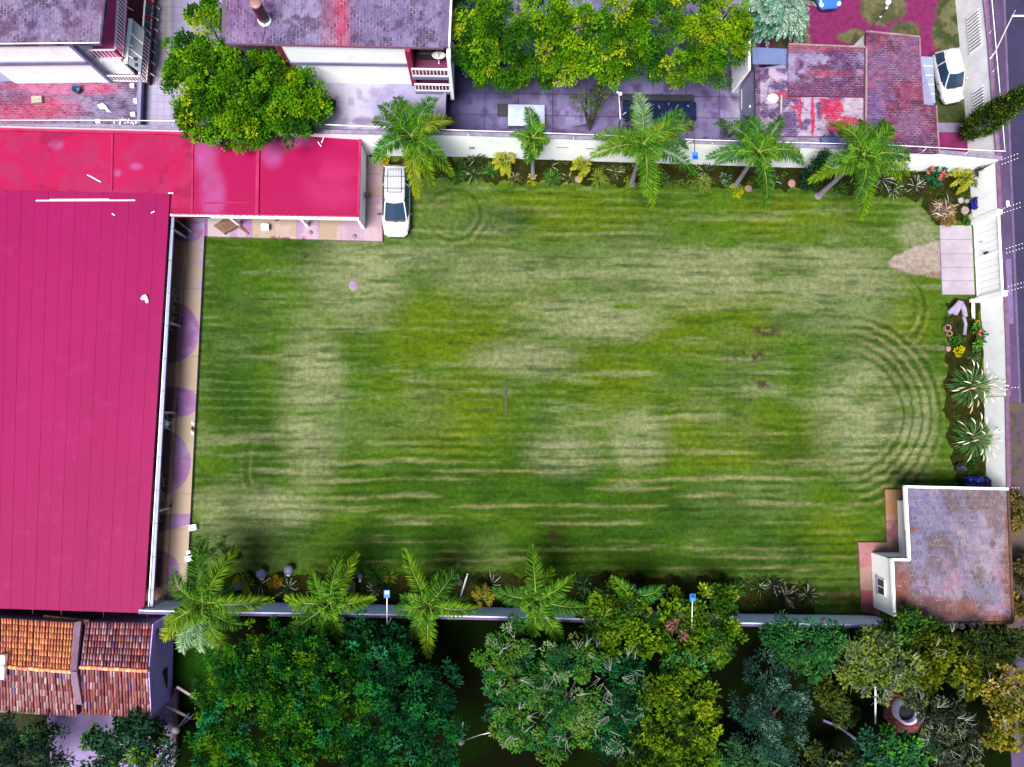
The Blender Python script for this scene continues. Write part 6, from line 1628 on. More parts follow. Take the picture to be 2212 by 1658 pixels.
globe('white globe lamp on a pole beside the leaning white tube', 993, 1259, 6.5, 1.9, (988, 1240)); globe('grey globe lamp on a pole by the edge of the lilac terrace', 380, 1578, 8.5, 2.8, (408, 1542)); globe('grey globe lamp in the dark gap between the big tree and the feathery trees', 996, 1602, 8, 2.6, (1000, 1560)); globe('small white globe lamp on the plain stretch of south wall', 1780, 1340, 5, 2.35, (1776, 1332))
mb = MB(); mb.tube([P(1010, 1240, .1), P(993, 1296, 1.2)], .05, 8)
tag(obj('white_tube', mb, WPAINT, None, P(1010, 1240, .1)), 'white tube leaning over the south bed toward the wall', 'tube')
mb = MB(); mb.tube([P(1003, 1600, 2.5), P(1036, 1588, 2.2), P(1060, 1583, 2.0)], .03, 6)
tag(obj('lamp_arm', mb, STEEL, None, P(1003, 1600, 2.5)), 'grey metal arm beside the globe lamp in the dark gap', 'bar')

def solar(label, x, y, z, px, py, pz, wx, wy, wz):
    p = P(wx, wy, wz); q = P(px, py, pz); e = P(x, y, z)
    t = thing('solar_lamp', label, 'solar lamp', p, 'solar lamps on arms over the walls')
    mb = MB(); mb.tube([p, q], .03, 7); mb.tube([q, e], .025, 7); obj('arm', mb, WPAINT if wy > 900 else DKSTEEL, t)
    mb = MB(); d = 1 if wy > 900 else -1
    mb.box((e.x, e.y + .08 * d, e.z + .05), (.34, .44, .05)); obj('panel', mb, SOLAR, t, bevel=.01)
    mb = MB(); mb.box((e.x, e.y + .17 * d, e.z + .085), (.25, .18, .02)); obj('cells', mb, M('solar_cells', (.005, .05, .3), None, 1, .2, 0, 5, 0), t)
    mb = MB(); mb.box((e.x, e.y - .05 * d, e.z - .03), (.26, .2, .08)); obj('lamp_head', mb, WPAINT, t)
solar('blue solar lamp on a white arm between fern like palm and narrow palm', 836, 1286, 3.2, 836, 1352, 3.4, 845, 1336, 2.2); solar('blue solar lamp on a white arm above the yellow green trees', 1496, 1294, 3.2, 1494, 1366, 3.6, 1500, 1345, 2.1); solar('blue solar lamp hanging over the north wall right of the bright palm', 1501, 335, 4.6, 1499, 262, 4.6, 1499, 310, 3.5)
mb = MB(); p = P(926, 1345, 2.35); mb.box(tuple(p), (.4, .35, .3)); mb.box((p.x, p.y + .05, p.z + .17), (.34, .26, .04)); mb.tube([p, p + Vector((0, .25, -.2))], .02, 5)
tag(obj('junction_box', mb, SOLAR, None, p, bevel=.02), 'small blue box on the south wall behind the narrow palm', 'box')

# ------------------------------------------------------------------ cars
def loft(mb, st):
    """st: (y, halfwidth, zlow, zbelt)"""
    n = 9; vs = []
    for (y, w, zl, zt) in st:
        vs += [(-w * .86, y, zl), (-w, y, zl + (zt - zl) * .35), (-w * .985, y, zl + (zt - zl) * .75), (-w * .88, y, zt), (0, y, zt + .035), (w * .88, y, zt), (w * .985, y, zl + (zt - zl) * .75), (w, y, zl + (zt - zl) * .35), (w * .86, y, zl)]
    fs = []
    for i in range(len(st) - 1):
        for k in range(n):
            fs.append((i * n + k, i * n + (k + 1) % n, (i + 1) * n + (k + 1) % n, (i + 1) * n + k))
    fs.append(tuple(range(n))[::-1]); fs.append(tuple((len(st) - 1) * n + k for k in range(n)))
    mb.mesh(vs, [f[::-1] for f in fs], None, True)


def car(name, label, loc, rz, paint, Lr, Lf, hw, rack=False, roof=(1.75, -.3), belt=(2.0, -1.15), h=1.5):
    """front towards -y, rear to +y"""
    t = thing(name, label, 'car', loc, None, rz)
    mb = MB()
    st = [(Lr, hw * .7, .4, .8), (Lr - .1, hw * .88, .3, .9), (Lr - .5, hw * .98, .26, .97), (1.0, hw, .25, .98), (-.6, hw, .25, .97), (belt[1], hw * .99, .25, .95), (-Lf + .75, hw * .95, .26, .86), (-Lf + .3, hw * .86, .28, .74), (-Lf + .08, hw * .68, .34, .62), (-Lf, hw * .5, .4, .52)]
    loft(mb, st); body = obj('body', mb, paint, t, local=True, smooth=True, subsurf=2)
    wr, wb = hw * .67, hw * .93
    z0, z1 = .93, h
    ym = (roof[0] + roof[1]) / 2
    base = [(-wb * .93, belt[0]), (-wb, ym + .5), (-wb, belt[1] + .55), (-wb * .86, belt[1] + .08), (0, belt[1] - .1), (wb * .86, belt[1] + .08), (wb, belt[1] + .55), (wb, ym + .5), (wb * .93, belt[0]), (0, belt[0] + .06)]
    top = [(-wr * .92, roof[0]), (-wr, ym + .4), (-wr, roof[1] + .4), (-wr * .9, roof[1] + .05), (0, roof[1] - .04), (wr * .9, roof[1] + .05), (wr, roof[1] + .4), (wr, ym + .4), (wr * .92, roof[0]), (0, roof[0] + .05)]
    mb = MB(); n = len(base)
    mb.mesh([(x, y, z0) for x, y in base] + [(x, y, z1 - .02) for x, y in top], [(k, n + k, n + (k + 1) % n, (k + 1) % n) for k in range(n)] + [tuple(range(n, 2 * n))[::-1]])
    obj('windows', mb, GLASS, t, local=True)
    mb = MB()
    r2 = [(x * 1.05, ym + (y - ym) * 1.02) for x, y in top]
    mb.mesh([(x, y, z1 - .03) for x, y in r2] + [(x * .97, ym + (y - ym) * .97, z1 + .025) for x, y in r2] + [(x * .6, ym + (y - ym) * .7, z1 + .055) for x, y in r2], [(k, n + k, n + (k + 1) % n, (k + 1) % n) for k in range(n)] + [(n + k, 2 * n + k, 2 * n + (k + 1) % n, n + (k + 1) % n) for k in range(n)] + [tuple(range(2 * n, 3 * n))[::-1]], None, True)
    obj('roof', mb, paint, t, local=True, smooth=True)
    mb = MB()
    for s in (-1, 1):
        mb.bar((s * wr * .95, roof[1] + .1, z1 - .01), (s * wb * .84, belt[1] + .06, z0 + .02), .07, .05)
        mb.bar((s * wr * .95, roof[0] - .02, z1 - .01), (s * wb * .94, belt[0] - .02, z0 + .02), .09, .05)
        mb.bar((s * wr * 1.0, ym + .1, z1 - .02), (s * wb * 1.0, ym + .1, z0), .07, .04)
    obj('pillars', mb, paint, t, local=True)
    for s in (-1, 1):
        mb = MB(); mb.lathe((s * (hw + .1), belt[1] + .42, 1.0), [(.03, -.08), (.1, -.05), (.11, .05), (.05, .09)], 10, sx=1.1, sy=.55); mb.bar((s * hw * .9, belt[1] + .42, .96), (s * (hw + .06), belt[1] + .42, .98), .05, .04); obj('mirror', mb, BLACK if rack else paint, t, local=True)
        mb = MB(); mb.lathe((s * hw * .66, -Lf + .28, .66), [(.02, -.07), (.16, -.03), (.15, .05), (.05, .09)], 10, sy=1.2); obj('headlight', mb, M('lamp_glass', (.6, .65, .75), None, 1, .1, 0, 5, 0), t, local=True)
        mb = MB(); mb.box((s * hw * .72, Lr - .1, .82), (.22, .1, .14)); obj('tail_light', mb, M('tail_red', (.4, .01, .02), None, 1, .2, 0, 5, 0), t, local=True)
        for y in (Lr - .85, -Lf + .85):
            w = bpy.data.objects.new('wheel', None); COL.objects.link(w); w.parent = t; w.location = (s * (hw - .1), y, .32)
            mb = MB(); mb.lathe((0, 0, 0), [(.2, -.1), (.3, -.1), (.33, -.05), (.33, .05), (.3, .1), (.2, .1)], 20, M=Matrix.Rotation(math.pi / 2, 3, 'Y')); obj('tyre', mb, RUBBER, w, local=True)
            mb = MB(); mb.lathe((0, 0, 0), [(.21, -.08), (.21, .08), (.06, .1)], 14, M=Matrix.Rotation(math.pi / 2 * s, 3, 'Y')); obj('rim', mb, STEEL, w, local=True)
    mb = MB(); mb.box((0, -Lf + .03, .5), (hw * .85, .1, .12)); obj('grille', mb, BLACK, t, local=True)
    mb = MB(); mb.bar((-wb * .7, belt[1] + .02, .98), (wb * .7, belt[1] + .02, .98), .16, .03); obj('wiper_panel', mb, BLACK, t, local=True)
    if rack:
        rk = MB(); z = z1 + .1; w = .42; y0_, y1_ = roof[0] - .2, roof[1] + .62
        for (a, b) in (((-w, y0_), (w, y0_)), ((w, y0_), (w, y1_)), ((w, y1_), (-w, y1_)), ((-w, y1_), (-w, y0_))): rk.bar((*a, z), (*b, z), .03, .03)
        ro = obj('roof_rack', rk, BLACK, t, local=True)
        rk = MB()
        for k in range(1, 17): y = y0_ + (y1_ - y0_) * k / 17; rk.bar((-w, y, z - .01), (w, y, z - .01), .01, .01)
        for k in range(1, 5): x = -w + 2 * w * k / 5; rk.bar((x, y0_, z - .01), (x, y1_, z - .01), .01, .01)
        obj('mesh_floor', rk, M('rack_steel', (.25, .26, .34), None, 1, .5, 0, 5, 0), ro, local=True)
        for k in (.3, .82):
            rk = MB(); y = y0_ + (y1_ - y0_) * k; rk.bar((-wr, y, z - .03), (wr, y, z - .03), .045, .03); obj('crossbar', rk, BLACK, ro, local=True)
    return t
car('parked_car', 'white estate car with roof rack parked beside the flat red roofed wing', P(858.5, 443, .0), 0.0, CARW, 2.36, 2.25, .9, True, roof=(1.95, -.32), belt=(2.24, -1.32))
car('parked_car', 'white small car parked beside the pale blue carport panel in the north east', P(2035, 177, 0), .2, CARW, 1.75, 1.75, .82, roof=(1.45, -.15), belt=(1.62, -.85), h=1.5)
car('parked_car', 'blue car partly in view on the magenta yard at the top', P(1776, -32, 0), .1, CARB, 2.1, 2.0, .88)

# ------------------------------------------------------------------ courtyard things
t = thing('table', 'long table under a shiny black cover behind the bright palm', 'table', P(1423, 238, .04))
def rounded(mb, x0, y0, x1, y1, z0, z1, r=.15):
    a, b = P(x0, y0, z1), P(x1, y1, z1); xs, xe = sorted((a.x, b.x)); ys, ye = sorted((a.y, b.y))
    pts = []
    for (cx_, cy_, s) in ((xe - r, ye - r, 0), (xs + r, ye - r, 1), (xs + r, ys + r, 2), (xe - r, ys + r, 3)):
        for k in range(5): g = s * math.pi / 2 + k * math.pi / 8; pts.append((cx_ + r * math.cos(g), cy_ + r * math.sin(g)))
    mb.prism(pts, z0, z1); return mb
COVER = M('black_cover', (.006, .007, .018), (.008, .014, .05), 3, .3, .3, 5, .3, c3=(.01, .03, .1), spec=.3)
obj('cover', rounded(MB(), 1345, 217, 1505, 262, .7, .82), COVER, t, bevel=.03)
for k in range(11):  # pale strips stand in for glints on the glossy cover
    mb = MB(); p = P(1352 + k * 13.6 + random.uniform(-4, 4), random.uniform(224, 256), .83); a_ = random.uniform(0, 3); d_ = Vector((math.cos(a_), math.sin(a_), 0)) * random.uniform(.06, .18)
    mb.tube([p - d_, p + Vector((0, 0, .03)), p + d_], [.01, .025, .008], 5); obj('glint', mb, M('glint_pale', (.25, .35, .6) if k % 3 else (.7, .75, .8), None, 1, .25, 0, 5, 0), t)
mb = MB()
for x in (1356, 1495):
    for y in (226, 256): p = P(x, y, .5); mb.box((p.x, p.y, .37), (.08, .08, .66))
obj('legs', mb, DKSTEEL, t)
t = thing('bench', 'long black bench beyond the black covered table', 'bench', P(1410, 206, .04)); obj('seat', rounded(MB(), 1341, 203, 1500, 219, .38, .46, .1), BLACK, t)
mb = MB()
for x in (1350, 1490): p = P(x, 211, .2); mb.box((p.x, p.y, .2), (.08, .3, .36))
obj('legs', mb, DKSTEEL, t)
t = thing('bench', 'black bench on the near side of the black covered table', 'bench', P(1423, 275, .04)); obj('seat', rounded(MB(), 1344, 270, 1502, 281, .38, .46, .06), M('navy_seat', (.015, .015, .04), None, 1, .5, .1), t)
mb = MB()
for x in (1354, 1492): p = P(x, 276, .2); mb.box((p.x, p.y, .2), (.08, .24, .36))
obj('legs', mb, DKSTEEL, t)
t = thing('table', 'square table covered with a white cloth in the courtyard', 'table', P(1137, 252, .04))
obj('tabletop', rounded(MB(), 1097.5, 226, 1176.5, 273, .9, .96, .02), M('white_cloth', (.36, .4, .48), (.27, .32, .44), 1.2, .7, .04), t)
mb = MB()
for x in (1102, 1172):
    for y in (231, 268): p = P(x, y, .9); mb.box((p.x, p.y, .46), (.06, .06, .86))
obj('legs', mb, DKSTEEL, t)
t = thing('stool', 'square black stool at the left side of the white covered table', 'stool', P(1085, 238, .04)); obj('seat', rounded(MB(), 1074, 224.5, 1096, 250, .42, .48, .02), BLACK, t)
mb = MB()
for x in (1077, 1093):
    for y in (228, 247): p = P(x, y, .4); mb.box((p.x, p.y, .22), (.04, .04, .4))
obj('legs', mb, DKSTEEL, t)
t = thing('bench', 'cream slatted bench along the wall of the house with red paint stains', 'bench', P(1607, 216, 0))
for k in range(4):
    mb = MB(); x = 1601.7 + k * 3.2; mb.bar(P(x, 193, .48), P(x, 238, .48), .075, .03); obj('slat', mb, CREAMP, t)
mb = MB()
for y in (197, 234): p = P(1606, y, .25); mb.box((p.x, p.y, .24), (.34, .05, .42))
obj('legs', mb, DKSTEEL, t)
t = thing('courtyard_lamp', 'thin pole with a white double lamp head left of the black table', 'lamp', P(1333, 288, .04))
a, b, c = P(1333, 288, .04), P(1340, 258, 2.2), P(1337, 205, 3.0)
mb = MB(); mb.tube([a, b], .03, 6); obj('stand', mb, DKSTEEL, t)
mb = MB(); mb.tube([b, c], .025, 6); obj('pole', mb, WPAINT, t)
for (x, y, r) in ((1334, 200, .07), (1340, 203, .12)):
    mb = MB(); p = P(x, y, 3.05); mb.lathe(p, [(r, -.03), (r, .03), (r * .5, .07)], 14); obj('lamp_head', mb, WPAINT, t)
mb = MB(); mb.tube([P(1571, 294, .3), P(1578, 293, .4), P(1582, 287, .4), P(1590, 290, .4), P(1602, 288, .4), P(1606, 284, .3)], [.05, .1, .1, .14, .14, .06], 6)
tag(obj('blue_cloth', mb, M('indigo_cloth', A(70, 60, 140), None, 1, .9, .1), None, P(1588, 290, .3)), 'crumpled indigo cloth behind the wall left of the dark palm', 'cloth')
bush('small grey green pot shrub behind the wall left of the dark palm', 1556, 272, 10, [(1, (.03, .05, .015)), (1, (.06, .08, .02))], .9, blobs=[(1556, 268, 10, 1.0), (1564, 282, 8, .8)])
mb = MB(); p = P(1790, 308, ZR - .3); mb.box((p.x, p.y, p.z + .12), (1.1, .45, .25), .05); mb.box((p.x + .02, p.y + .01, p.z + .26), (.9, .3, .03), .05)
tag(obj('roof_crate', mb, M('blue_crate', A(120, 130, 200), A(95, 105, 180), 2, .6, .1), None, p), 'blue grey crate on the low roof strip behind the wall', 'crate')
mb = MB(); mb.bar(P(1688, 206, ZR + .04), P(1687, 246, ZR + .04), .1, .05)
tag(obj('plank', mb, CREAMP, None, P(1688, 226, ZR)), 'pale plank lying on the red stained roof', 'plank')
mb = MB(); p = P(1670, 212, ZR + .05); mb.lathe(p, [(.28, -.04), (.32, 0), (.22, .06), (.05, .08)], 7, sx=1.2)
tag(obj('paper_sheet', mb, WPAINT, None, p), 'white crumpled sheet on the red stained roof', 'sheet')
# roof things
t = thing('water_tank', 'brown cylindrical water tank standing on the roof of the middle white house', 'tank', P(573, 46, ZM))
a = P(573, 46, ZM + .02); b = a + Vector((0, 0, 1.55))
mb = MB(); mb.lathe(a, [(.36, 0), (.36, .16), (.3, .2)], 18); obj('pedestal', mb, WHITE, t)
mb = MB(); mb.lathe(a + Vector((0, 0, .2)), [(.28, 0), (.3, .05), (.3, 1.3), (.28, 1.36), (.2, 1.42), (.02, 1.44)], 20); obj('body', mb, M('brown_plastic', A(120, 45, 62), A(100, 34, 54), 2, .35, .08), t)
mb = MB(); mb.lathe(a + Vector((0, 0, 1.62)), [(.29, 0), (.31, .03), (.29, .07), (.12, .1), (.02, .1)], 20); obj('lid', mb, M('tan_lid', A(205, 150, 150), None, 2, .5, .08), t)
mb = MB(); mb.tube([a + Vector((.05, -.33, .3)), a + Vector((.03, -.36, .02)), P(566, 92, ZM + .02)], .02, 5); obj('pipe', mb, M('lilac_pipe', A(130, 115, 165), None, 1, .6, .1), t)
for (lab, x, y, s, mt, ht) in (('cream block on the red and lilac terrace roof', 83, 218, (.6, .4, .2), CREAMP, 'block'), ('white cube at the upper right corner of the terrace roof', 288, 188, (.22, .22, .2), WPAINT, 'cube'), ('white cube at the right edge of the terrace roof', 295, 221, (.2, .26, .2), WPAINT, 'cube'), ('white bag in the lower right corner of the terrace roof', 289, 249, (.28, .24, .16), WPAINT, 'bag'), ('white box near the lower edge of the terrace roof', 214, 264, (.28, .2, .16), WPAINT, 'box')):
    mb = MB(); p = P(x, y, ZT); mb.box((p.x, p.y, ZT + s[2] / 2), s, .1); mb.box((p.x, p.y, ZT + s[2] + .015), (s[0] * .7, s[1] * .25, .03), .1)
    tag(obj('roof_' + ht, mb, mt, None, p, bevel=.03), lab, ht)
mb = MB(); p = P(170, 197, ZT); mb.lathe(p, [(.2, 0), (.24, .3), (.25, .32), (.2, .32), (.18, .1)], 14); tag(obj('bucket', mb, M('teal_plastic', A(5, 100, 150), None, 1, .4, .05), None, p), 'teal bucket on the terrace roof of the north west house', 'bucket')
mb = MB(); p = P(225, 231, ZT + .05)
mb.tube([P(213, 228, ZT + .08), P(220, 230, ZT + .12), P(228, 232, ZT + .1), P(234, 240, ZT + .06), P(240, 243, ZT + .05)], [.08, .15, .12, .06, .04], 7)
mb.v = [(v[0] + random.uniform(-.05, .05), v[1] + random.uniform(-.05, .05), v[2]) for v in mb.v]
tag(obj('plastic_bag', mb, WPAINT, None, p), 'torn white plastic bag on the terrace roof of the north west house', 'bag')
mb = MB()
for k in range(14):
    p = P(random.uniform(246, 296), random.uniform(258, 270), ZT + .03); mb.box((p.x, p.y, ZT + .04), (random.uniform(.06, .2), random.uniform(.04, .1), .04), random.uniform(0, 3))
o = tag(obj('rubble', mb, WHITEW, None, P(270, 264, ZT)), 'scattered white rubble along the lower right terrace roof edge', 'rubble'); o['kind'] = 'stuff'
mb = MB(); mb.bar(P(78, 434, hallz(434) + .05), P(292, 433.5, hallz(434) + .05), .06, .05); mb.bar(P(108, 432, hallz(434) + .06), P(236, 431.5, hallz(434) + .06), .06, .05)
tag(obj('white_pole', mb, WPAINT, None, P(185, 433, 2.6)), 'long white pole lying across the top of the magenta metal roof', 'pole')
mb = MB(); z = hallz(646) + .06
mb.tube([P(306, 646, z), P(312, 643, z + .05), P(317, 640, z + .03)], [.08, .16, .1], 7); mb.tube([P(315, 642, z + .02), P(318, 651, z), P(318, 655, z - .02)], [.08, .12, .06], 7)
tag(obj('white_cloth', mb, WPAINT, None, P(312, 646, z - .06)), 'white rag folded in a V on the magenta metal roof', 'cloth')
def scrap(label, x, y, z, l, a, mat=WPAINT, w=.05, name='scrap', group=None):
    mb = MB(); p = P(x, y, z + .02); d = Vector((math.cos(a), math.sin(a), 0)) * l / 2; mb.bar(p - d, p + d, w, .03); mb.bar(p - d * .5 + Vector((0, .02, .02)), p + d * .4, w * .6, .03)
    return tag(obj(name, mb, mat, None, p), label, 'scrap', group)
GSC = 'white scraps on the red roofs'
scrap('white stick on the left part of the red wing roof', 203, 386, ZW, .9, -.5, group=GSC); scrap('white bent strip at the upper right of the red wing roof', 697, 303, ZW, .4, 1.2, group=GSC); scrap('thin white strip below the bent one on the red wing roof', 690, 312, ZW, .35, 2.2, group=GSC); scrap('tiny white scrap on the magenta sheet roof near its right edge', 330, 459, 2.62, .22, .5, group=GSC); scrap('tiny white scrap left of the other on the magenta sheet roof', 245, 464, 2.62, .2, -.7, group=GSC); scrap('white scrap at the corner where both red roofs meet', 369, 418, ZHN, .3, 0, group=GSC)
for (lab, x, y, r) in (('white foam block under the tree edge on the red wing roof', 510, 300, 1.0),):
    mb = MB(); p = P(500, 298, ZW + .2); mb.box((p.x, p.y, ZW + .2), (1.9, .55, .4)); mb.box((p.x + .1, p.y, ZW + .43), (1.2, .3, .06)); tag(obj('foam_block', mb, WPAINT, None, p, bevel=.12), lab, 'block')
# satellite dish and balcony things
t = thing('satellite_dish', 'white satellite dish on the upper balcony rail of the middle house', 'satellite dish', P(948, 128, zb1))
p = Vector((c1.x - .75, b.y if False else P(948, 128, zb1 + .9).y, zb1 + .75)); p = P(948, 124, zb1 + .8)
R_ = Matrix.Rotation(-.6, 3, 'X')
mb = MB(); mb.lathe(p, [(.02, 0), (.2, .02), (.36, .08), (.4, .13), (.38, .13), (.2, .05), (.02, .03)], 18, M=R_); obj('dish', mb, WPAINT, t)
mb = MB(); mb.tube([p, p + R_ @ Vector((0, 0, .35))], .02, 5); mb.lathe(p + R_ @ Vector((0, 0, .35)), [(.05, -.05), (.06, .05), (.02, .08)], 8); obj('feed_arm', mb, BLACK, t)
mb = MB(); mb.tube([p, P(948, 138, zb1)], .03, 6); obj('mount', mb, WPAINT, t)
t = thing('storage_box', 'dark crate with red and pink things on the upper balcony', 'crate', P(920, 118, zb1)); mb = MB(); p = P(922, 114, zb1 + .3); mb.box((p.x, p.y, zb1 + .35), (.9, .6, .7)); obj('body', mb, BLACK, t, bevel=.03)
mb = MB(); mb.lathe((p.x - .35, p.y + .1, zb1 + .7), [(.02, 0), (.14, .05), (.12, .15), (.02, .2)], 8); obj('lid_item', mb, MAG, t)
mb = MB(); p = P(940, 115, zb1); mb.lathe(p, [(.16, 0), (.2, .34), (.22, .36), (.17, .36), (.15, .1)], 14); tag(obj('bucket', mb, SOLAR, None, p), 'blue bucket on the upper balcony of the middle house', 'bucket')
# terrace furniture
t = thing('folding_bed', 'slatted brown wooden lounger on the terrace under the red wing', 'lounger', P(487, 488, .26)); 
A_, B_, C_, D_ = P(463, 488, .55), P(489, 470, .55), P(512, 489, .55), P(484, 504, .55)
for k in range(8):
    mb = MB(); u = (k + .5) / 8; mb.bar(A_.lerp(D_, u), B_.lerp(C_, u), .09, .03); obj('slat', mb, WOOD, t)
mb = MB()
for (p, q) in ((A_, B_), (B_, C_), (C_, D_), (D_, A_)): mb.bar(p - Vector((0, 0, .03)), q - Vector((0, 0, .03)), .07, .05)
for p in (A_, B_, C_, D_): mb.box((p.x, p.y, .4), (.06, .06, .3))
obj('frame', mb, WOOD, t)
mb = MB(); mb.bar(P(512, 487, .5), P(537, 506, .3), .12, .05); tag(obj('plank', mb, WOOD, None, P(524, 496, .3)), 'brown board sticking out right of the slatted lounger', 'plank')
mb = MB(); mb.bar(P(379, 475, .9), P(415, 502, .3), .14, .05); mb.bar(P(392, 484, .75), P(415, 502, .33), .08, .05)
tag(obj('plank', mb, WOODP, None, P(415, 502, .25)), 'long brown plank leaning in the inner corner of the terrace', 'plank')
t = thing('stool', 'small white plastic stool on the terrace under the red wing', 'stool', P(572, 490, .26)); obj('seat', rounded(MB(), 564, 484, 580, 498, .6, .66, .08), WPAINT, t)
mb = MB()
for x in (567, 577):
    for y in (487, 495): p = P(x, y, .6); mb.tube([(p.x, p.y, .62), (p.x, p.y, .26)], .025, 6)
obj('legs', mb, WPAINT, t)
mb = MB(); p = P(598, 473, .26); mb.lathe(p, [(.17, 0), (.2, .3), (.16, .3), (.14, .1)], 12); tag(obj('bucket', mb, M('olive_plastic', A(120, 120, 60), None, 1, .5, .1), None, p), 'round olive bucket half under the red wing', 'bucket')
for k, (x, y) in enumerate(((671, 503), (766, 511))):
    mb = MB(); p = P(x, y, .26); mb.lathe(p, [(.12, 0), (.14, .04), (.08, .07), (.03, .12), (.01, .13)], 10); tag(obj('floor_lamp', mb, PINKST, None, p), ['small peach floor lamp at the terrace edge nearer the stool', 'small peach floor lamp at the terrace edge nearer the white car'][k], 'lamp', 'floor lamps at the terrace edge')
def chair_frame(c, w=.42, d=.5):
    t_ = []
    return t_
def wooden_chair(label, x, y, rz, z, group):
    p = P(x, y, .26 + z); t = thing('wooden_chair', label, 'chair', p, group, rz)
    mb = MB()
    for k in range(4): mb.box((0, -.18 + k * .12, .44), (.42, .09, .025))
    obj('seat', mb, WOODP, t, local=True)
    mb = MB()
    for k in range(3): mb.box((0, .24, .56 + k * .13), (.42, .025, .09))
    obj('backrest', mb, WOODP, t, local=True)
    for s in (-1, 1):
        mb = MB(); mb.bar((s * .2, .24, .85), (s * .2, -.2, 0), .04, .04); obj('leg', mb, WOODP, t, local=True)
        mb = MB(); mb.bar((s * .18, -.2, .44), (s * .18, .24, 0), .04, .04); obj('leg', mb, WOODP, t, local=True)
GC = 'wooden chairs stacked under the eaves'
UP = ['topmost', 'second from the top', 'third from the top', 'fourth from the top', 'fifth from the top', 'sixth from the top', 'lowest']
for k in range(7): wooden_chair('pale wooden chair under the eaves, %s of the upper group' % UP[k], 374 - k * 1.0 + (k % 2) * 5, 634 + k * 12, math.pi / 2 + random.uniform(-.15, .15), 0, GC)
for k in range(7): wooden_chair('pale wooden chair under the eaves, %s of the lower group' % UP[k], 350 - k * .9 + (k % 2) * 4, 1028 + k * 15, math.pi / 2 + random.uniform(-.15, .15), 0, GC)
def plastic_chair(label, x, y, rz, mat):
    p = P(x, y, .26); t = thing('plastic_chair', label, 'chair', p, 'plastic chairs by the gutter', rz)
    mb = MB(); mb.lathe((0, 0, .42), [(.24, -.02), (.26, 0), (.26, .03), (.2, .02), (.02, .0)], 12, sy=1.0); obj('seat', mb, mat, t, local=True)
    mb = MB()
    for k in range(7):
        a = math.pi * (.1 + .8 * k / 6); mb.box((math.cos(a) * .26, math.sin(a) * .26, .64), (.09, .03, .44), a + math.pi / 2)
    obj('backrest', mb, mat, t, local=True)
    for sx in (-1, 1):
        for sy in (-1, 1): mb = MB(); mb.tube([(sx * .17, sy * .17, .42), (sx * .22, sy * .22, 0)], .022, 6); obj('leg', mb, mat, t, local=True)
plastic_chair('pale blue plastic chair beside the gutter', 361, 901, .3, M('pale_blue_plastic', A(170, 185, 240), None, 1, .5, .05)); plastic_chair('white plastic chair below the pale blue one', 362, 917, -.4, WPAINT)
mb = MB(); mb.bar(P(373, 906, .3), P(372.5, 916, .3), .05, .05); mb.bar(P(372, 917, .3), P(369, 917, .3), .05, .05); tag(obj('wood_stick', mb, WOODP, None, P(373, 912, .27)), 'thin pale stick beside the plastic chairs', 'stick')
for k, (x, y, mt) in enumerate(((416, 914, WPAINT), (415, 926, BLACK), (415, 935, WPAINT))):
    for s in (0, 1):
        mb = MB(); p = P(x + s * 3.2, y + s * 1.5, .27); mb.lathe(p, [(.04, 0), (.06, .03), (.05, .06), (.01, .07)], 8, sx=.8, sy=2)
        o = obj('shoe', mb, mt, None, p)
        tag(o, ['white shoe at the upper end of the row on the terrace edge', 'black shoe in the middle of the row on the terrace edge', 'white shoe at the lower end of the row on the terrace edge'][k], 'shoe', ['upper pair of shoes', 'middle pair of shoes', 'lower pair of shoes'][k])
for k, (x, y, s) in enumerate(((419, 1139, .45), (410, 1192, .25), (411, 1206, .42))):
    mb = MB(); p = P(x, y, .03); mb.box((p.x, p.y, .15), (s, s * .8, .28), .2); mb.box((p.x, p.y, .3), (s * .8, s * .55, .04), .2)
    tag(obj('white_block', mb, WHITEW, None, p, bevel=.02), ['white block on the grass beside the terrace, topmost of three', 'small white block between its two neighbours beside the terrace', 'white block beside the terrace just above the shaggy palm'][k], 'block', 'white blocks beside the terrace')
mb = MB(); p = P(1677 / 2.2 if False else 793, 424, 1.5); w0 = P(779, 424, ZW); mb.box((w0.x + .1, P(793, 424, .9).y, 1.0), (.18, .3, .36)); mb.box((w0.x + .2, P(793, 424, .9).y, 1.0), (.03, .2, .26))
tag(obj('wall_box', mb, DKSTEEL, None, P(793, 424, 1)), 'dark brown box on the white end wall of the wing', 'box')
mb = MB(); mb.tube([P(781, 310, 2.2), P(796, 338, .9), P(797, 344, .4)], .025, 6); tag(obj('wall_pipe', mb, STEEL, None, P(796, 340, .9)), 'grey pipe running down the white end wall of the wing', 'pipe')
# lawn things
t = thing('manhole_cover', 'round pinkish cover lying in the lawn near the terrace', 'manhole cover', P(764, 617, 0)); mb = MB(); p = P(764, 617, .0); mb.lathe(p, [(.27, 0), (.27, .035), (.24, .045)], 22, sy=1.12); obj('lid', mb, M('pink_concrete', A(205, 172, 208), A(185, 150, 190), 2, .85, .1), t)
mb = MB(); mb.lathe(p, [(.3, 0), (.3, .015), (.27, .02)], 22, sy=1.12); obj('rim', mb, STONE, t)
mb = MB(); mb.bar(P(1092, 823, .02), P(1093, 897, .02), .12, .04); mb.bar(P(1092.5, 826, .05), P(1093, 890, .05), .05, .03)
tag(obj('grey_plank', mb, M('grey_board', A(120, 112, 100), A(90, 95, 60), 2.5, .9, .3), None, P(1092, 860, 0)), 'narrow grey board lying in the middle of the lawn', 'plank')
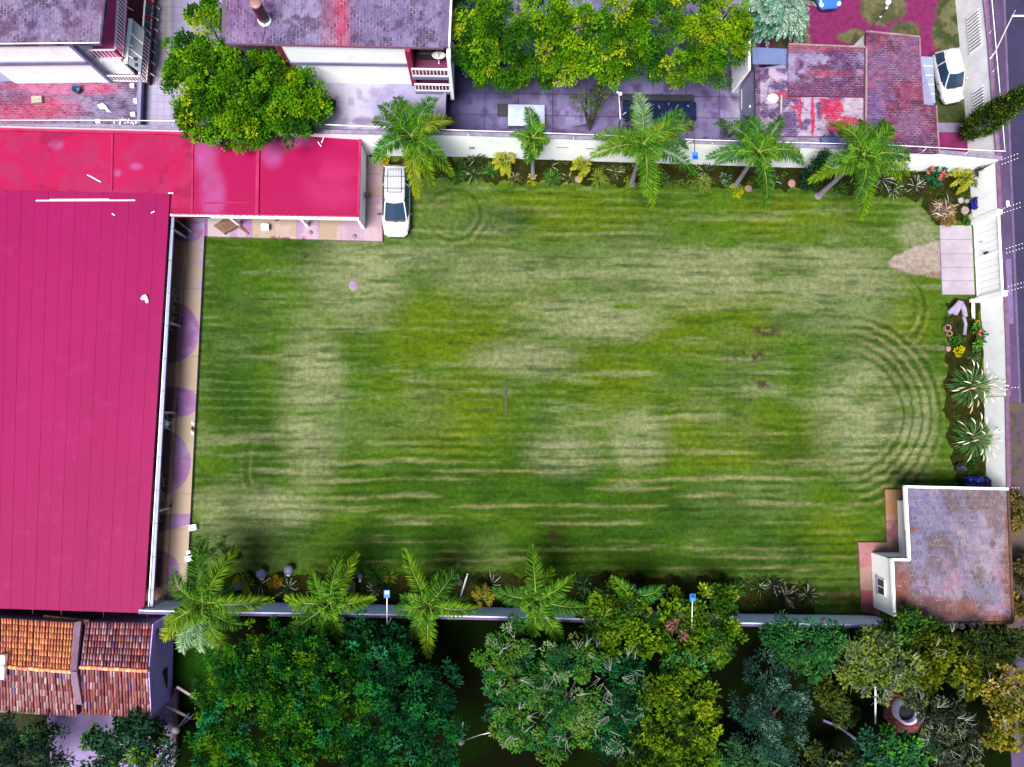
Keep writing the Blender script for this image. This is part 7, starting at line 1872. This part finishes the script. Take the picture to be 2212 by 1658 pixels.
# street lamp, roof mast, garden posts
t = thing('street_lamp', 'white street lamp with a sideways arm on the upper street', 'street lamp', P(2140, 122, 2.5))
a, b, c = P(2140, 122, 2.5), P(2150, 112, 3.3), P(2193, 24, 6.5)
mb = MB(); mb.tube([P(2137, 130, 2.4), b, P(2187, 35, 6.2), c], [.04, .04, .03, .03], 7); obj('pole', mb, WPAINT, t)
mb = MB(); mb.bar(P(2186, 35, 6.2), P(2213, 35, 6.2), .07, .06); obj('arm', mb, WPAINT, t)
t = thing('roof_mast', 'dark mast with white lamp rising from the corner of the low purple roofed house', 'mast', P(1874, 70, 3.2))
mb = MB(); mb.tube([P(1874, 70, 3.2), P(1901, 36, 5.4), P(1915, 18, 6.5)], .035, 7); obj('pole', mb, DKSTEEL, t)
mb = MB(); mb.tube([P(1915, 18, 6.5), P(1919, 6, 7.0)], .07, 8); mb.lathe(P(1918, 6, 7.0), [(.05, -.1), (.16, 0), (.14, .1), (.03, .16)], 12); mb.lathe(P(1902, 36, 5.4), [(.03, -.05), (.08, 0), (.03, .06)], 8); obj('lamp', mb, WPAINT, t)
mb = MB(); mb.tube([P(1970, 195, 3.2), P(1991, 186, 3.6), P(2018, 160, 4.6), P(2044, 113, 4.4), P(2068, 75, 2.6)], .012, 5); tag(obj('cable', mb, DKSTEEL, None, P(2018, 160, 4.6)), 'thin cable crossing the carport and white car to the street wall', 'cable')
mb = MB(); mb.tube([P(1891, 1478, 2.4), P(1891, 1520, 2.0), P(1891, 1563, 1.2)], .05, 8); tag(obj('white_post', mb, WHITEW, None, P(1891, 1540, 0)), 'slim white post left of the brick paving', 'post')
mb = MB(); mb.tube([P(1778, 1556, .1), P(1808, 1568, .25), P(1840, 1590, .3), P(1876, 1624, .2), P(1890, 1640, .1)], .09, 9); tag(obj('curved_edging', mb, M('lilac_pipe_paint', A(150, 150, 205), None, 1, .6, .1), None, P(1808, 1568, .1)), 'pale curved pipe edging in the dark lower garden', 'edging')
mb = MB(); mb.tube([P(1808, 1624, .1), P(1822, 1634, .15), P(1834, 1646, .1)], .09, 9); tag(obj('curved_edging', mb, M('lilac_pipe_dim', A(105, 105, 150), None, 1, .7, .1), None, P(1822, 1634, .1)), 'short dim pipe edging below the long curved one', 'edging')
t = thing('basin', 'round white walled basin on red brick paving', 'basin', P(1950, 1531, .06)); p = P(1952, 1532, .06)
mb = MB(); n = 36; ro, ri = .78, .62
mb.mesh([(p.x + r * math.cos(k * 6.2832 / n), p.y + r * math.sin(k * 6.2832 / n), z) for (r, z) in ((ro, .06), (ro, .6), (ri, .6), (ri, .2)) for k in range(n)], [(i * n + k, i * n + (k + 1) % n, (i + 1) * n + (k + 1) % n, (i + 1) * n + k) for i in range(3) for k in range(n)], None, True)
obj('wall', mb, M('basin_lilac', (.7, .66, .85), (.6, .56, .78), 1, .8, .08), t)
mb = MB(); mb.lathe(p + Vector((0, 0, .15)), [(.63, 0), (.3, .05), (.02, .06)], 24); obj('water', mb, BLACK, t)
t = thing('swing_frame', 'pale beam frame beside the big dark tree near the tiled house', 'frame', P(410, 1520, 0))
for (x0_, y0_, x1_, y1_) in ((383, 1484, 425, 1510), (360, 1526, 413, 1552)):
    mb = MB(); mb.bar(P(x0_, y0_, 1.4), P(x1_, y1_, 1.6), .14, .1); obj('beam', mb, STONE, t)
mb = MB(); mb.bar(P(418, 1544, 1.7), P(392, 1568, 2.4), .06, .06); obj('brace', mb, M('pale_blue_metal', A(140, 175, 225), None, 1, .5, .05), t)
mb = MB(); mb.bar(P(381, 1484, .25), P(378, 1650, .25), .12, .45); mb.bar(P(381, 1484, .5), P(378, 1650, .5), .05, .04)
tag(obj('garden_edge', mb, M('rose_kerb', A(190, 140, 150), A(150, 105, 120), 1, .9, .15), None, P(380, 1560, 0)), 'low pink edging wall along the right side of the lilac terrace', 'edging')
GB = 'broken stones on the guardhouse edge'
for k, (x, w, c_) in enumerate(((2031, .55, 0), (2046, .35, 0), (2060, .4, 0), (2074, .36, 0), (2096, .42, 0), (2116, .5, 1))):
    p = P(x, 1350 + (k % 2) * 2, 2.3); mb = MB(); mb.box((p.x, p.y, 2.42), (w * .75, .32, .22), random.uniform(-.4, .4)); mb.box((p.x + .05, p.y, 2.56), (w * .4, .2, .08), .3)
    tag(obj('broken_stone', mb, STONE if not c_ else PINKST, None, p, bevel=.02), ['large pale square stone at the left end of the guardhouse edge stones', 'small pale stone right of the large square one on the guardhouse edge', 'third pale stone from the left on the guardhouse edge', 'upright pale stone in the middle of the guardhouse edge stones', 'pale stone left of the pink block on the guardhouse edge', 'pink block at the right end of the guardhouse edge stones'][k], 'stone', GB)
mb = MB(); p = P(2175, 441, .02); mb.box((p.x, p.y, .06), (.22, .36, .1)); mb.box((p.x, p.y, .115), (.12, .26, .02)); tag(obj('road_marker', mb, WPAINT, None, p), 'small white marker block on the road beside the wall', 'marker')
